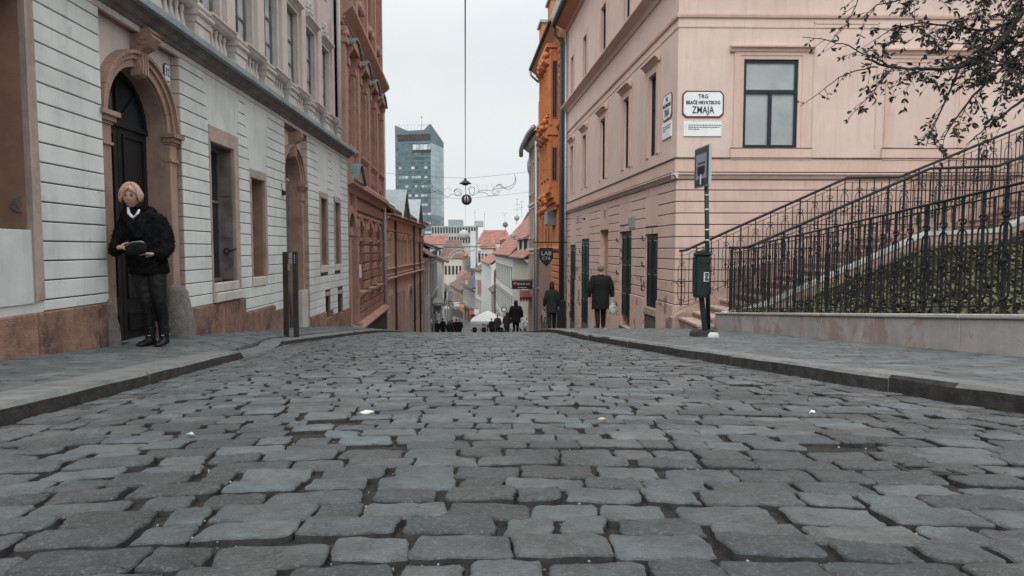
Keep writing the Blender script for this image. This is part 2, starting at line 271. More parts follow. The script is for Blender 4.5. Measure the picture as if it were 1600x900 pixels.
# ------------------------------------------------------------------ mesh building
def tags(o, label=None, cat=None, group=None, kind=None):
    if label: o['label'] = label
    if cat: o['category'] = cat
    if group: o['group'] = group
    if kind: o['kind'] = kind
    return o
def thing(name, label, cat, loc=(0, 0, 0), group=None):
    o = bpy.data.objects.new(name, None); o.empty_display_size = .2
    o.location = loc; COL.objects.link(o)
    return tags(o, label, cat, group)
def wloc(o):
    v = Vector(o.location)
    while o.parent: o = o.parent; v += Vector(o.location)
    return v
def link_mesh(name, me, parent=None, world=(0, 0, 0)):
    o = bpy.data.objects.new(name, me); COL.objects.link(o)
    if parent:
        o.parent = parent; o.location = Vector(world) - wloc(parent)
    else: o.location = world
    return o
class MB:
    def __init__(s, fr=None): s.v = []; s.f = []; s.fr = fr or W; s.sm = []; s.mi = None
    def add(s, pts, faces, world=False, smooth=False):
        b = len(s.v)
        s.v += [tuple(p) for p in pts] if world else [s.fr.P(*p) for p in pts]
        s.f += [tuple(i + b for i in f) for f in faces]; s.sm += [smooth] * len(faces)
        return s
    def box(s, u0, u1, n0, n1, z0, z1):
        p = [(u, n, z) for z in (z0, z1) for n in (n0, n1) for u in (u0, u1)]
        return s.add(p, [(0, 1, 3, 2), (4, 6, 7, 5), (0, 4, 5, 1), (2, 3, 7, 6), (0, 2, 6, 4), (1, 5, 7, 3)])
    def block(s, u0, u1, z0, z1, n0, n1, c=.008):
        """a facing block, its front edges chamfered"""
        c = min(c, (u1 - u0) * .3, (z1 - z0) * .3)
        p = []
        for n, q in ((n0, 0), (n1 - c, 0), (n1, c)):
            p += [(u0 + q, n, z0 + q), (u1 - q, n, z0 + q), (u1 - q, n, z1 - q), (u0 + q, n, z1 - q)]
        f = [(3, 2, 1, 0), (8, 9, 10, 11)]
        for k in (0, 4):
            for i in range(4): f.append((k + i, k + (i + 1) % 4, k + 4 + (i + 1) % 4, k + 4 + i))
        return s.add(p, f)
    def quad(s, *p): return s.add(p, [tuple(range(len(p)))])
    def prism_n(s, poly, n0, n1):
        k = len(poly)
        p = [(u, n0, z) for u, z in poly] + [(u, n1, z) for u, z in poly]
        f = [tuple(range(k))[::-1], tuple(range(k, 2 * k))] + [(i, (i + 1) % k, k + (i + 1) % k, k + i) for i in range(k)]
        return s.add(p, f)
    def prism_u(s, poly, u0, u1):
        k = len(poly)
        p = [(u0, n, z) for n, z in poly] + [(u1, n, z) for n, z in poly]
        f = [tuple(range(k))[::-1], tuple(range(k, 2 * k))] + [(i, (i + 1) % k, k + (i + 1) % k, k + i) for i in range(k)]
        return s.add(p, f)
    def tube(s, path, r, sides=6, world=False, smooth=True, cap=True):
        pts = [Vector(s.fr.P(*p)) if not world else Vector(p) for p in path]
        if len(pts) < 2: return s
        rs = r if isinstance(r, (list, tuple)) else [r] * len(pts)
        V = []; prev = None
        for i, p in enumerate(pts):
            t = (pts[min(i + 1, len(pts) - 1)] - pts[max(i - 1, 0)])
            if t.length < 1e-9: t = Vector((0, 0, 1))
            t.normalize()
            if prev is None:
                a = Vector((0, 0, 1)) if abs(t.z) < .9 else Vector((1, 0, 0))
                x = t.cross(a).normalized()
            else:
                x = (prev - t * prev.dot(t))
                x = x.normalized() if x.length > 1e-6 else t.orthogonal().normalized()
            prev = x; y = t.cross(x)
            for k in range(sides):
                a = 2 * math.pi * (k + .5) / sides
                V.append(p + (x * math.cos(a) + y * math.sin(a)) * rs[i])
        F = []
        for i in range(len(pts) - 1):
            for k in range(sides):
                F.append((i * sides + k, i * sides + (k + 1) % sides, (i + 1) * sides + (k + 1) % sides, (i + 1) * sides + k))
        if cap:
            F.append(tuple(range(sides))[::-1]); F.append(tuple((len(pts) - 1) * sides + k for k in range(sides)))
        return s.add(V, F, world=True, smooth=smooth and sides > 4)
    def lathe(s, prof, c, seg=16, smooth=True, sq=(1, 1), a0=0, world=True):
        """prof = [(r, z)], c = world centre"""
        V = []; F = []
        for r, z in prof:
            for k in range(seg):
                a = a0 + 2 * math.pi * k / seg
                V.append((c[0] + r * math.cos(a) * sq[0], c[1] + r * math.sin(a) * sq[1], c[2] + z))
        for i in range(len(prof) - 1):
            for k in range(seg):
                F.append((i * seg + k, i * seg + (k + 1) % seg, (i + 1) * seg + (k + 1) % seg, (i + 1) * seg + k))
        F.append(tuple(range(seg))[::-1]); F.append(tuple((len(prof) - 1) * seg + k for k in range(seg)))
        return s.add(V, F, world=True, smooth=smooth)
    def ring(s, uc, zc, r0, r1, a0, a1, n0, n1, seg=18):
        """arch ring (u,z plane) between radii, extruded n0..n1"""
        p = []; f = []
        for i in range(seg + 1):
            a = a0 + (a1 - a0) * i / seg; c, q = math.cos(a), math.sin(a)
            p += [(uc + r0 * c, n0, zc + r0 * q), (uc + r1 * c, n0, zc + r1 * q), (uc + r1 * c, n1, zc + r1 * q), (uc + r0 * c, n1, zc + r0 * q)]
        for i in range(seg):
            b = i * 4
            for k in range(4): f.append((b + k, b + (k + 1) % 4, b + 4 + (k + 1) % 4, b + 4 + k))
        f.append((0, 1, 2, 3)); f.append((seg * 4 + 3, seg * 4 + 2, seg * 4 + 1, seg * 4))
        return s.add(p, f)
    def blob(s, c, r, sub=1, sq=(1, 1, 1), jit=0.0, rn=rnd, smooth=True):
        bm = bmesh.new(); bmesh.ops.create_icosphere(bm, subdivisions=sub, radius=1)
        V = []
        for v in bm.verts:
            k = 1 + (rn.random() - .5) * jit
            V.append((c[0] + v.co.x * r * sq[0] * k, c[1] + v.co.y * r * sq[1] * k, c[2] + v.co.z * r * sq[2] * k))
        F = [tuple(v.index for v in f.verts) for f in bm.faces]; bm.free()
        return s.add(V, F, world=True, smooth=smooth)
    def mesh(s, name, m, origin=(0, 0, 0), recalc=True):
        me = bpy.data.meshes.new(name)
        ox, oy, oz = origin
        me.from_pydata([(a - ox, b - oy, c - oz) for a, b, c in s.v], [], s.f)
        if any(s.sm): me.polygons.foreach_set('use_smooth', s.sm)
        me.materials.append(MT[m] if isinstance(m, str) else m)
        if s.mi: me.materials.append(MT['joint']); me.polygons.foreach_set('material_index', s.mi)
        if recalc:
            bm = bmesh.new(); bm.from_mesh(me); bmesh.ops.recalc_face_normals(bm, faces=bm.faces); bm.to_mesh(me); bm.free()
        me.update()
        return me
    def build(s, name, m, parent=None, label=None, cat=None, group=None, kind=None, recalc=True, origin=None):
        if not s.v: return None
        if parent is not None:
            w0 = wloc(parent); me = s.mesh(name, m, w0, recalc); o = link_mesh(name, me, parent, w0)
        else:
            if origin is None: origin = (0, 0, 0) if kind in ('structure', 'stuff') else tuple(np.mean(np.array(s.v), axis=0)[:2]) + (min(v[2] for v in s.v),)
            me = s.mesh(name, m, origin, recalc); o = link_mesh(name, me, None, origin)
        return tags(o, label, cat, group, kind)

def sub_iv(a, b, cuts):
    """interval a..b minus cuts"""
    out = [(a, b)]
    for c0, c1 in cuts:
        nx = []
        for x, y in out:
            if c1 <= x or c0 >= y: nx.append((x, y)); continue
            if c0 > x: nx.append((x, c0))
            if c1 < y: nx.append((c1, y))
        out = nx
    return [(x, y) for x, y in out if y - x > .015]

def wall_sheet(mb, u0, u1, z0, z1, n, ops, reveal=.2, rev_mb=None):
    """front faces of a wall with rectangular openings and their reveals"""
    us = sorted({u0, u1} | {x for o in ops for x in o[:2] if u0 < x < u1})
    zs = sorted({z0, z1} | {x for o in ops for x in o[2:4] if z0 < x < z1})
    for i in range(len(us) - 1):
        for j in range(len(zs) - 1):
            a, b, c, d = us[i], us[i + 1], zs[j], zs[j + 1]
            um, zm = (a + b) / 2, (c + d) / 2
            if any(o[0] < um < o[1] and o[2] < zm < o[3] for o in ops): continue
            mb.quad((a, n, c), (b, n, c), (b, n, d), (a, n, d))
    rm = rev_mb or mb
    for o in ops:
        a, b, c, d = o[:4]; k = n - (o[4] if len(o) > 4 else reveal)
        rm.quad((a, n, c), (a, k, c), (a, k, d), (a, n, d)); rm.quad((b, n, c), (b, n, d), (b, k, d), (b, k, c))
        rm.quad((a, n, d), (a, k, d), (b, k, d), (b, n, d)); rm.quad((a, n, c), (b, n, c), (b, k, c), (a, k, c))

def arch_sheet(mb, u0, u1, z0, z1, n, uc, r, zs, depth, seg=16, rev=None):
    mb.quad((u0, n, z0), (uc - r, n, z0), (uc - r, n, zs), (u0, n, zs))
    mb.quad((uc + r, n, z0), (u1, n, z0), (u1, n, zs), (uc + r, n, zs))
    arc = [(uc - r * math.cos(math.pi * i / seg), zs + r * math.sin(math.pi * i / seg)) for i in range(seg + 1)]
    for i in range(seg):
        (a, b), (c, d) = arc[i], arc[i + 1]
        mb.quad((a, n, b), (c, n, d), (c, n, z1), (a, n, z1))
    mb.quad((u0, n, zs), (uc - r, n, zs), (uc - r, n, z1), (u0, n, z1)); mb.quad((uc + r, n, zs), (u1, n, zs), (u1, n, z1), (uc + r, n, z1))
    rm = rev or mb; k = n - depth
    path = [(uc - r, z0)] + arc + [(uc + r, z0)]
    for (a, b), (c, d) in zip(path, path[1:]): rm.quad((a, n, b), (c, n, d), (c, k, d), (a, k, b))

def window(parent, fr, u0, u1, z0, z1, n, cols=2, rows=(0.5,), fm='dgreen', pm='pane', fw=.05, fd=.06, name='window', label=None, mull=None):
    """frame at plane n (front n+fd), panes its sub-parts; rows = heights of transoms as fractions"""
    mull = mull or fw * .7
    m = MB(fr)
    m.box(u0, u0 + fw, n, n + fd, z0, z1); m.box(u1 - fw, u1, n, n + fd, z0, z1)
    m.box(u0 + fw, u1 - fw, n, n + fd, z1 - fw, z1); m.box(u0 + fw, u1 - fw, n, n + fd, z0, z0 + fw)
    iu = [u0 + fw] + [u0 + (u1 - u0) * k / cols for k in range(1, cols)] + [u1 - fw]
    iz = [z0 + fw] + [z0 + (z1 - z0) * k for k in rows] + [z1 - fw]
    for k in range(1, cols): m.box(iu[k] - mull / 2, iu[k] + mull / 2, n, n + fd - .004, z0 + fw, z1 - fw)
    for k in range(1, len(iz) - 1):
        m.box(u0 + fw, u1 - fw, n, n + fd - .008, iz[k] - mull / 2, iz[k] + mull / 2)
    f = m.build(name, fm, parent, label)
    for a, b in zip(iu, iu[1:]):
        for c, d in zip(iz, iz[1:]):
            q = MB(fr); q.box(a + .002, b - .002, n + fd * .25, n + fd * .45, c + .002, d - .002); q.build('pane', pm, f)
    return f

TMP = bpy.data.scenes.new('work')
def evaluated(o):
    """apply an object's modifiers in a small scratch scene (fast)"""
    TMP.collection.objects.link(o); vl = TMP.view_layers[0]; vl.update(); dg = vl.depsgraph; dg.update()
    me = bpy.data.meshes.new_from_object(o.evaluated_get(dg)); bpy.data.objects.remove(o); return me
def text(parent, s, fr_pt, right, up, size, m, name='lettering', depth=.004, align='CENTER', sx=1.0, bold=0.0):
    cu = bpy.data.curves.new(name, 'FONT'); cu.body = s; cu.size = size; cu.align_x = align; cu.align_y = 'CENTER'; cu.extrude = depth / 2
    cu.offset = bold; cu.resolution_u = 2; cu.space_character = 1.05
    o = bpy.data.objects.new(name, cu)
    me = evaluated(o); bpy.data.curves.remove(cu)
    X = Vector(right).normalized(); Y = Vector(up).normalized(); Z = X.cross(Y)
    M4 = Matrix(((X.x * sx, Y.x, Z.x, 0), (X.y * sx, Y.y, Z.y, 0), (X.z * sx, Y.z, Z.z, 0), (0, 0, 0, 1)))
    me.transform(M4); me.materials.clear(); me.materials.append(MT[m])
    return link_mesh(name, me, parent, fr_pt)
# ================================================================== GROUND, ROAD, PAVEMENTS
def strip(x0f, x1f, ys, zf, nx=6):
    """a sheet between two edge curves"""
    V, F = [], []
    for y in ys:
        a, b = x0f(y), x1f(y)
        for i in range(nx + 1):
            x = a + (b - a) * i / nx; V.append((x, y, zf(x, y)))
    for j in range(len(ys) - 1):
        for i in range(nx):
            k = j * (nx + 1) + i; F.append((k, k + 1, k + nx + 2, k + nx + 1))
    return V, F
def ysteps(a, b, s):
    n = int((b - a) / s); return [a + (b - a) * i / n for i in range(n + 1)]
mb = MB(); ys = ysteps(-25, 60, 1) + ysteps(65, 200, 5) + ysteps(250, 2400, 150)
mb.add(*strip(lambda y: -60 - max(0, y) * .8, lambda y: 60 + max(0, y) * .8, ys, lambda x, y: road_z(y) - .35, 8), world=True)
mb.build('ground', 'terrain', kind='structure')

road_ys = ysteps(-6, 30, .25) + ysteps(31, 200, 1)
mb = MB(); mb.add(*strip(lambda y: kerbL(y) - .02, lambda y: kerbR(y) + .02, road_ys, lambda x, y: road_z(y) - .018, 6), world=True)
road = mb.build('road', 'bed', kind='structure')

def sett(cx, cy, hw, hl, ang, zf, rn, N=24, rich=False, dome=.002, dz=0.0):
    """one stone: flat irregular rectangle with small worn corners; returns verts, faces (world)"""
    V, F = [], []
    ca, sa = math.cos(ang), math.sin(ang)
    sk = (rn.random() - .5) * .18; tx = (rn.random() - .5) * .012; ty = (rn.random() - .5) * .012; tp_ = (rn.random() - .5) * .08
    q = max(1, (N - 8) // 8)                 # points along a half side
    base = []                                # (x, y, nx, ny)
    for ci, (sx, sy) in enumerate(((1, -1), (1, 1), (-1, 1), (-1, -1))):
        rc = min(hl * .55, rn.uniform(.006, .022))
        a0 = (-90, 0, 90, 180)[ci]
        for t in (12, 45, 78):
            a = R(a0 + t); base.append((sx * (hw - rc) + rc * math.cos(a), sy * (hl - rc) + rc * math.sin(a), math.cos(a), math.sin(a)))
        # side that follows
        m_ = 2 * q
        for k in range(1, m_ + 1):
            f = k / (m_ + 1)
            if ci == 0: base.append((hw, -hl * .8 + 1.6 * hl * f, 1, 0)) if (k % 2 or rich) else None
            elif ci == 1: base.append((hw * .85 - 1.7 * hw * f, hl, 0, 1))
            elif ci == 2: base.append((-hw, hl * .8 - 1.6 * hl * f, -1, 0)) if (k % 2 or rich) else None
            else: base.append((-hw * .85 + 1.7 * hw * f, -hl, 0, -1))
    n = len(base); p1, p2 = rn.random() * 6.28, rn.random() * 6.28
    jit = [.0035 * math.sin(p1 + x * 31 + y * 20) + (.0022 * math.sin(p2 + x * 90 - y * 70) + rn.uniform(-.0016, .0016) if rich else 0) for x, y, _a, _b in base]
    rings = ((0, -.045), (0, -.0055), (.002, -.002), (.006, .0), (.5, dome)) if rich else ((0, -.04), (.0, -.0045), (.004, .0))
    for ri, (ins, h) in enumerate(rings):
        for k, (x, y, nx, ny) in enumerate(base):
            if ins < .1: d = jit[k] - ins; x, y = x + nx * d, y + ny * d
            else: x, y = x * ins, y * ins
            y *= 1 + tp_ * x / hw; x += sk * y
            wx, wy = cx + x * ca - y * sa, cy + x * sa + y * ca
            hz = h + dz + tx * x / hw * .5 + ty * y / hl * .3
            if rich and ri >= 2: hz += .0012 * math.sin(p1 + k * 1.7 + ri)
            V.append((wx, wy, zf(wx, wy) + hz))
    V.append((cx, cy, zf(cx, cy) + rings[-1][1] + dz)); c0 = len(V) - 1
    for i in range(len(rings) - 1):
        for k in range(n): F.append((i * n + k, i * n + (k + 1) % n, (i + 1) * n + (k + 1) % n, (i + 1) * n + k))
    b = (len(rings) - 1) * n
    for k in range(n): F.append((b + k, b + (k + 1) % n, c0))
    return V, F, n

rn = random.Random(11)
zr = lambda x, y: road_z(y)
GUT = .44
def curve(x): return (-.105 * x * x if x < 0 else -.045 * x * x)
near, far = [], MB()
y0 = -1.6
stones = []
while y0 < 18.2:
    p = rn.uniform(.108, .140)
    yc = y0 + p / 2
    x = kerbL(yc) + GUT - rn.random() * .2; xe = kerbR(yc) - GUT
    wob = rn.random() * 6
    while x < xe:
        wd = rn.choice([rn.uniform(.11, .16), rn.uniform(.17, .22), rn.uniform(.19, .25)])
        if x + wd > xe + .05: wd = max(.08, xe - x)
        gx = rn.choice([.004, .007, .010, .018]) if rn.random() > .16 else rn.uniform(.03, .05)
        cx = x + wd / 2
        cy = yc + curve(cx) + .018 * math.sin(cx * 2.1 + wob) + (rn.random() - .5) * .012
        dx = (curve(cx + .05) - curve(cx - .05)) / .1 + .018 * 2.1 * math.cos(cx * 2.1 + wob)
        ang = math.atan(dx) + (rn.random() - .5) * .05
        if rn.random() > .012: stones.append((cx, cy, max(.03, (wd - gx) / 2), (p - rn.uniform(.002, .007)) / 2, ang))
        x += wd
    y0 += p
# gutters: three lines of small lengthwise setts beside each kerb
for side in (-1, 1):
    for ln in range(4):
        y = -1.5
        while y < 18:
            l = rn.uniform(.09, .16)
            k = kerbL(y) if side < 0 else kerbR(y)
            cx = k - side * (.055 + ln * .11)
            k2 = (kerbL(y + .2) if side < 0 else kerbR(y + .2)); ang = math.pi / 2 - math.atan((k2 - k) / .2)
            stones.append((cx + (rn.random() - .5) * .01, y + l / 2, l / 2 - .006, .048, ang))
            y += l
def vis(s, lim=.84): return s[1] > 1.0 and abs(s[0]) < s[1] * lim + .1
order = sorted([s for s in stones if vis(s)], key=lambda s: s[1] + abs(s[0]) * .2)
nearset = set(order[:300])
for s in stones:
    inn = s in nearset
    d = (rn.random() - .5) * .008
    if inn:
        V, F, nn = sett(*s, zr, rn, N=32, rich=True, dz=d)
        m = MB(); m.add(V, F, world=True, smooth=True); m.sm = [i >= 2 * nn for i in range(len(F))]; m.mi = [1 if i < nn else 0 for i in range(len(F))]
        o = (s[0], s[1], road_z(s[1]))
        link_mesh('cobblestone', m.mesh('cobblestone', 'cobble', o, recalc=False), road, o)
    elif abs(s[0]) < abs(s[1]) + 3:
        rich = 0 < s[1] < 5
        V, F, nn = sett(*s, zr, rn, N=24 if rich else 16, rich=rich, dz=d)
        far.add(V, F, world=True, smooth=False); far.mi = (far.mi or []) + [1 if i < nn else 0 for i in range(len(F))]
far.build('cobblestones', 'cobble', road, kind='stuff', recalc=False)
# grit lying in the joints
rn = random.Random(5)
g = MB()
for i in range(2600):
    y = 1 + rn.random() ** 1.6 * 9; x = rn.uniform(-.9, .9) * y
    if not kerbL(y) < x < kerbR(y): continue
    r = rn.uniform(.0015, .0045)
    g.blob((x, y, road_z(y) - .010), r, 1, (1, 1, .7), .5, rn, smooth=False)
g.build('grit', mat('pale grit', (.22, .21, .19), var=.4, bump=0, island=.6), road, kind='stuff', recalc=False)

# ---- kerbs and pavements
def pavement(name, side, y_end=60):
    k = kerbL if side < 0 else kerbR
    zf = paveL if side < 0 else paveR
    KW = .27 if side < 0 else .2
    wl = (lambda y: wallL(y) - .4) if side < 0 else (lambda y: 6.2 if y < 14 else max(k(y) + .9, min(6.2, wallR(y) + (0 if y > 16 else 9))))
    m = MB()
    m.add(*strip(lambda y: k(y) + side * KW * .6, wl, ysteps(-4, 20, .25) + ysteps(21, y_end, 1), lambda x, y: zf(x, y) - .014 - (.03 if abs(x - k(y)) < KW else 0), 14), world=True)
    # body down to the road under the kerb edge
    root = m.build(name, 'bed', kind='structure')
    # kerb stones
    rk = random.Random(3 + side)
    y = -3.0
    while y < 40:
        L = rk.uniform(.8, 1.15)
        if y > 20: L = 3
        y1 = y + L
        if side < 0 and y < 6.3 < y1: y1 = 6.3
        H = (lambda yy: .08) if side > 0 or y < 6.29 else hL
        if side > 0: H = lambda yy: .10
        b = MB(); n = max(2, int(L / .2))
        V, F = [], []
        for i in range(n + 1):
            yy = y + .004 + (y1 - y - .008) * i / n; kx = k(yy); zr_ = road_z(yy); t = zr_ + H(yy)
            j = (rk.random() - .5) * .008
            c = .016 + rk.random() * .008
            V += [(kx + j, yy, zr_ - .12), (kx + j, yy, t - c), (kx + side * c, yy, t + j * .3), (kx + side * KW, yy, t + .002), (kx + side * KW, yy, zr_ - .12)]
        for i in range(n):
            for q in range(4): F.append((i * 5 + q, i * 5 + q + 1, i * 5 + 5 + q + 1, i * 5 + 5 + q))
        F.append((0, 1, 2, 3, 4)); F.append(tuple(n * 5 + q for q in (4, 3, 2, 1, 0)))
        b.add(V, F, world=True)
        o = b.build('kerb_stone', 'kerb', root)
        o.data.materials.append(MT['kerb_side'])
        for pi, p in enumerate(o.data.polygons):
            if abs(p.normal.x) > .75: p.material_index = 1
        y = y1
    # paving setts, rows across
    ss = []
    y = -.5
    while y < 19:
        p = rk.uniform(.105, .125)
        x = k(y) + side * (KW + .01)
        xe = wallL(y) if side < 0 else (min(wallR(y), 5.6) if y > 13.5 else 3.87 + .045 * y + .05)
        while (xe - x) * side > .05:
            wd = rk.uniform(.13, .24)
            cx = x + side * wd / 2
            ss.append((cx, y + p / 2 + side * 0 + .12 * abs(cx - k(y)) * (.5 if side < 0 else .25), wd / 2 - .005, p / 2 - .004, .1 * side))
            x += side * wd
        y += p
    vs = sorted([s for s in ss if vis(s, .82)], key=lambda s: s[1])[:300]; vset = set(vs)
    fm = MB()
    for s in ss:
        d = (rk.random() - .5) * .005
        if s in vset:
            V, F, nn = sett(*s, zf, rk, N=16, rich=False, dz=d)
            mm = MB(); mm.add(V, F, world=True, smooth=False); o = (s[0], s[1], zf(s[0], s[1]))
            link_mesh('paving_stone', mm.mesh('paving_stone', 'sett', o, recalc=False), root, o)
        else:
            V, F, nn = sett(*s, zf, rk, N=16, rich=False, dz=d); fm.add(V, F, world=True, smooth=False)
    fm.build('paving_stones', 'sett', root, kind='stuff', recalc=False)
    return root
pvl = pavement('pavement', -1)
pvr = pavement('pavement', 1)
m = MB(); m.add(*strip(lambda y: kerbL(y) - .2, lambda y: wallL(y) - .4, ysteps(18, 60, 1), lambda x, y: road_z(y) + .075, 3), world=True)
m.build('paved_surface', 'sett', pvl)
m = MB(); m.add(*strip(lambda y: kerbR(y) + .2, lambda y: wallR(y) + .2, ysteps(18, 60, 1), lambda x, y: road_z(y) + .095, 3), world=True)
m.build('paved_surface', 'sett', pvr)
# street floor past the kerbs
m = MB(); m.add(*strip(lambda y: -2.34 - .08 * y, lambda y: 5.49 - .088 * y if y < 137 else -6.57 - .194 * (y - 137), ysteps(59, 215, 3), lambda x, y: road_z(y) + .02, 3), world=True)
m.build('lower_street', mat('far paving', (.12, .12, .118), var=.2, scale=.5, bump=.2, bscale=3), kind='structure')

# a few scraps
def on_road(px, py, off=0.0):
    y = 2.0
    for _ in range(40):
        p = at(px, py, y); y += (road_z(y) + off - p.z) * -1 * (1 / (0.35)) * .25 if False else 0
        break
    lo, hi = .8, 17
    for _ in range(50):
        mid = (lo + hi) / 2
        if at(px, py, mid).z > road_z(mid) + off: lo = mid
        else: hi = mid
    return at(px, py, lo)
def drain(px, py, wx, wy, label, bars):
    p = on_road(px, py); z = road_z(p.y) - .001
    t = thing('drain_cover', label, 'drain cover', (p.x, p.y, z))
    sl = -.1
    def P(x, y, h): return (p.x + x, p.y + y, z + sl * y + h)
    m = MB(); 
    for a, b, c, d in ((-wx, wx, -wy, -wy + .02), (-wx, wx, wy - .02, wy), (-wx, -wx + .02, -wy, wy), (wx - .02, wx, -wy, wy)):
        V = [P(x, y, h) for h in (-.03, .004) for y in (c, d) for x in (a, b)]
        m.add(V, [(0, 1, 3, 2), (4, 6, 7, 5), (0, 4, 5, 1), (2, 3, 7, 6), (0, 2, 6, 4), (1, 5, 7, 3)], world=True)
    m.build('frame', 'iron', t)
    m = MB(); V = [P(x, y, -.008) for y in (-wy, wy) for x in (-wx, wx)]; m.add(V, [(0, 1, 3, 2)], world=True); m.build('plate', 'iron', t)
    for i in range(bars):
        x = -wx + .04 + (2 * wx - .08) * i / (bars - 1); m = MB()
        V = [P(x + a, y, h) for h in (-.01, .002) for y in (-wy + .02, wy - .02) for a in (-.008, .008)]
        m.add(V, [(0, 1, 3, 2), (4, 6, 7, 5), (0, 4, 5, 1), (2, 3, 7, 6), (0, 2, 6, 4), (1, 5, 7, 3)], world=True); m.build('bar', 'iron', t)
drain(1452, 736, .072, .055, 'dark square iron drain cover set among the cobbles on the right of the road', 7)
rn = random.Random(2)
def scrap(px, py, s, label, cat, m_, name):
    p = on_road(px, py, .0); mb = MB(); n = 7
    V = []
    for k in range(n):
        a = 2 * math.pi * k / n; r = s * rn.uniform(.6, 1.15)
        V.append((p.x + r * math.cos(a), p.y + r * .6 * math.sin(a), road_z(p.y) + .006 + rn.random() * .012 - .06 * math.sin(a) * r))
    V.append((p.x, p.y, road_z(p.y) + .022)); V2 = [(a, b, c - .004) for a, b, c in V]
    F = [(k, (k + 1) % n, n) for k in range(n)] + [(n + 1 + (k + 1) % n, n + 1 + k, 2 * n + 1) for k in range(n)] + [(k, n + 1 + k, n + 1 + (k + 1) % n, (k + 1) % n) for k in range(n)]
    mb.add(V + V2, F, world=True); o = mb.build(name, m_); tags(o, label, cat); return o
scrap(572, 648, .032, 'flattened white paper scrap lying on the cobbles left of centre', 'litter', 'pipe_w', 'paper_scrap')
scrap(1268, 648, .016, 'small white scrap on the cobbles far right of centre', 'litter', 'paint_w', 'paper_scrap')
scrap(300, 684, .018, 'pale paper crumb on the cobbles near the left kerb', 'litter', 'alu', 'paper_scrap')
def dry_leaf(px, py, label): scrap(px, py, .022, label, 'leaf', 'surr', 'dry_leaf')
dry_leaf(940, 660, 'tiny pale leaf on the cobbles just right of the centre')

# ================================================================== LEFT CORNER BUILDING (grey white)
L = Fr(-3.9, 0, -.032, 1)
lb = thing('stucco_house', 'grey white stucco house with grooved ground floor and two arched doorways, on the left', 'building', (-4.2, 9, -1.2))
GZ = [.073 + .171 * k for k in range(-13, 15)]          # joints of the rustication
FR_Z = 2.46
def C(a, b): return L.hit(a, b)
# openings on the ground floor: u0,u1,z0,z1
winA = (4.1, 5.43, .165, 2.13)
uB0, uB1, uC0, uC1 = 8.97, 9.74, 10.46, 11.02
winB = (uB0, uB1, -.47, 1.49); winC = (uC0, uC1, -.45, 1.16)
D1 = (6.51, 8.17); D2 = (12.23, 13.73)
winD = (14.66, 15.22, -.36, 1.17); winE = (15.98, 16.5, -.36, 1.17)
bsD = (15.0, 15.45, -1.62, -1.10); bsE = (16.2, 16.72, -1.62, -1.14)
UE = 17.5
recs = [(D1[0], D1[1], -2.6, 2.41, .11), (D2[0], D2[1], -2.6, 2.36, .13)]
m = MB(L); rv = MB(L)
wall_sheet(m, 1.0, UE, -2.8, FR_Z, -.02, recs + [(*winA, .3), (*winB, .22), (*winC, .22), (*winD, .2), (*winE, .2), (*bsD, .15), (*bsE, .15)], .2, rv)
wl_ = m.build('wall', 'groove', lb)
rv.build('reveal', 'surr2', lb)
m = MB(L); m.box(1.0, UE, -8, -.42, -3.0, FR_Z); m.box(.95, UE - .002, -8, -.30, FR_Z, 8.2); m.box(.9, 1.0, -8, -.02, -3.0, FR_Z); m.box(UE - .003, UE, -.42, -.02, -3.0, FR_Z); m.build('core', 'whitewall', lb)
# course blocks
def plain_zone(o, z, k0):
    """above a window the joints stop short, in steps"""
    w_ = .0 + .035 * min(4, max(0, (z - o[3]) / .171)); return (o[0] - w_, o[1] + w_)
SURR = [(4.0, 5.56, -.54, 2.3), (8.94, 9.95, -.745, 1.725), (10.43, 11.17, -.61, 1.31), (14.6, 15.33, -.53, 1.32), (15.92, 16.6, -.53, 1.32),
        (15.0, 15.5, -1.63, -1.08), (16.2, 16.8, -1.63, -1.08)]
def plinth_top(u):
    return -.54 if u < 6.55 else -.76 if u < 10.07 else -1.0 if u < 11.44 else -1.105 if u < 12.23 else -1.46 if u < 15.6 else -1.6
for i in range(len(GZ) - 1):
    a, b = GZ[i], GZ[i + 1]
    if a > 2.3 or b < -1.75: continue
    b2 = min(b, FR_Z)
    for (s0, s1) in ((1.0, D1[0]), (D1[1], D2[0]), (D2[1], UE)):
        cuts = []
        for o in SURR:
            if b > o[2] + .01 and a < o[3] - .01: cuts.append((o[0], o[1]))
            elif a >= o[3] - .02 and o[3] > 0 and o[0] > 6: cuts.append(plain_zone(o, a, 0))
        # split at plinth steps
        segs = sub_iv(s0, s1, cuts)
        out2 = []
        for x, y in segs:
            pts = [x] + [q for q in (10.07, 11.44, 15.6) if x < q < y] + [y]
            base_lv = [plinth_top((p + q) / 2) for p, q in zip(pts, pts[1:])]
            cur = None
            for (p, q), lv in zip(zip(pts, pts[1:]), base_lv):
                za = max(a, lv)
                if b2 - za < .03: cur = None; continue
                if cur and abs(cur[2] - za) < .01: cur[1] = q
                else:
                    cur = [p, q, za]; out2.append(cur)
        for p, q, za in out2:
            m = MB(L); m.block(p, q, za + .006, b2 - .006, -.022, 0.0, .006)
            m.build('stucco_course', 'white', lb)
# plain zones filled flush between the stepped joints
for o in SURR:
    if o[3] > 0 and o[0] > 6:
        m = MB(L)
        for i in range(len(GZ) - 1):
            a, b = GZ[i], min(GZ[i + 1], FR_Z)
            if a >= o[3] - .02 and a < 2.4:
                p, q = plain_zone(o, a, 0); m.box(p, q, -.022, -.003, a, b)
            elif b > o[3] + .01 and a < o[3]: m.box(o[0], o[1], -.022, -.003, o[3], b)
        m.build('plain_panel', 'whitewall', lb)
# below the window sills plain infill
m = MB(L); m.box(1.0, 5.56, -.022, -.004, -.54, -.44); m.build('plain_panel', 'whitewall', lb)
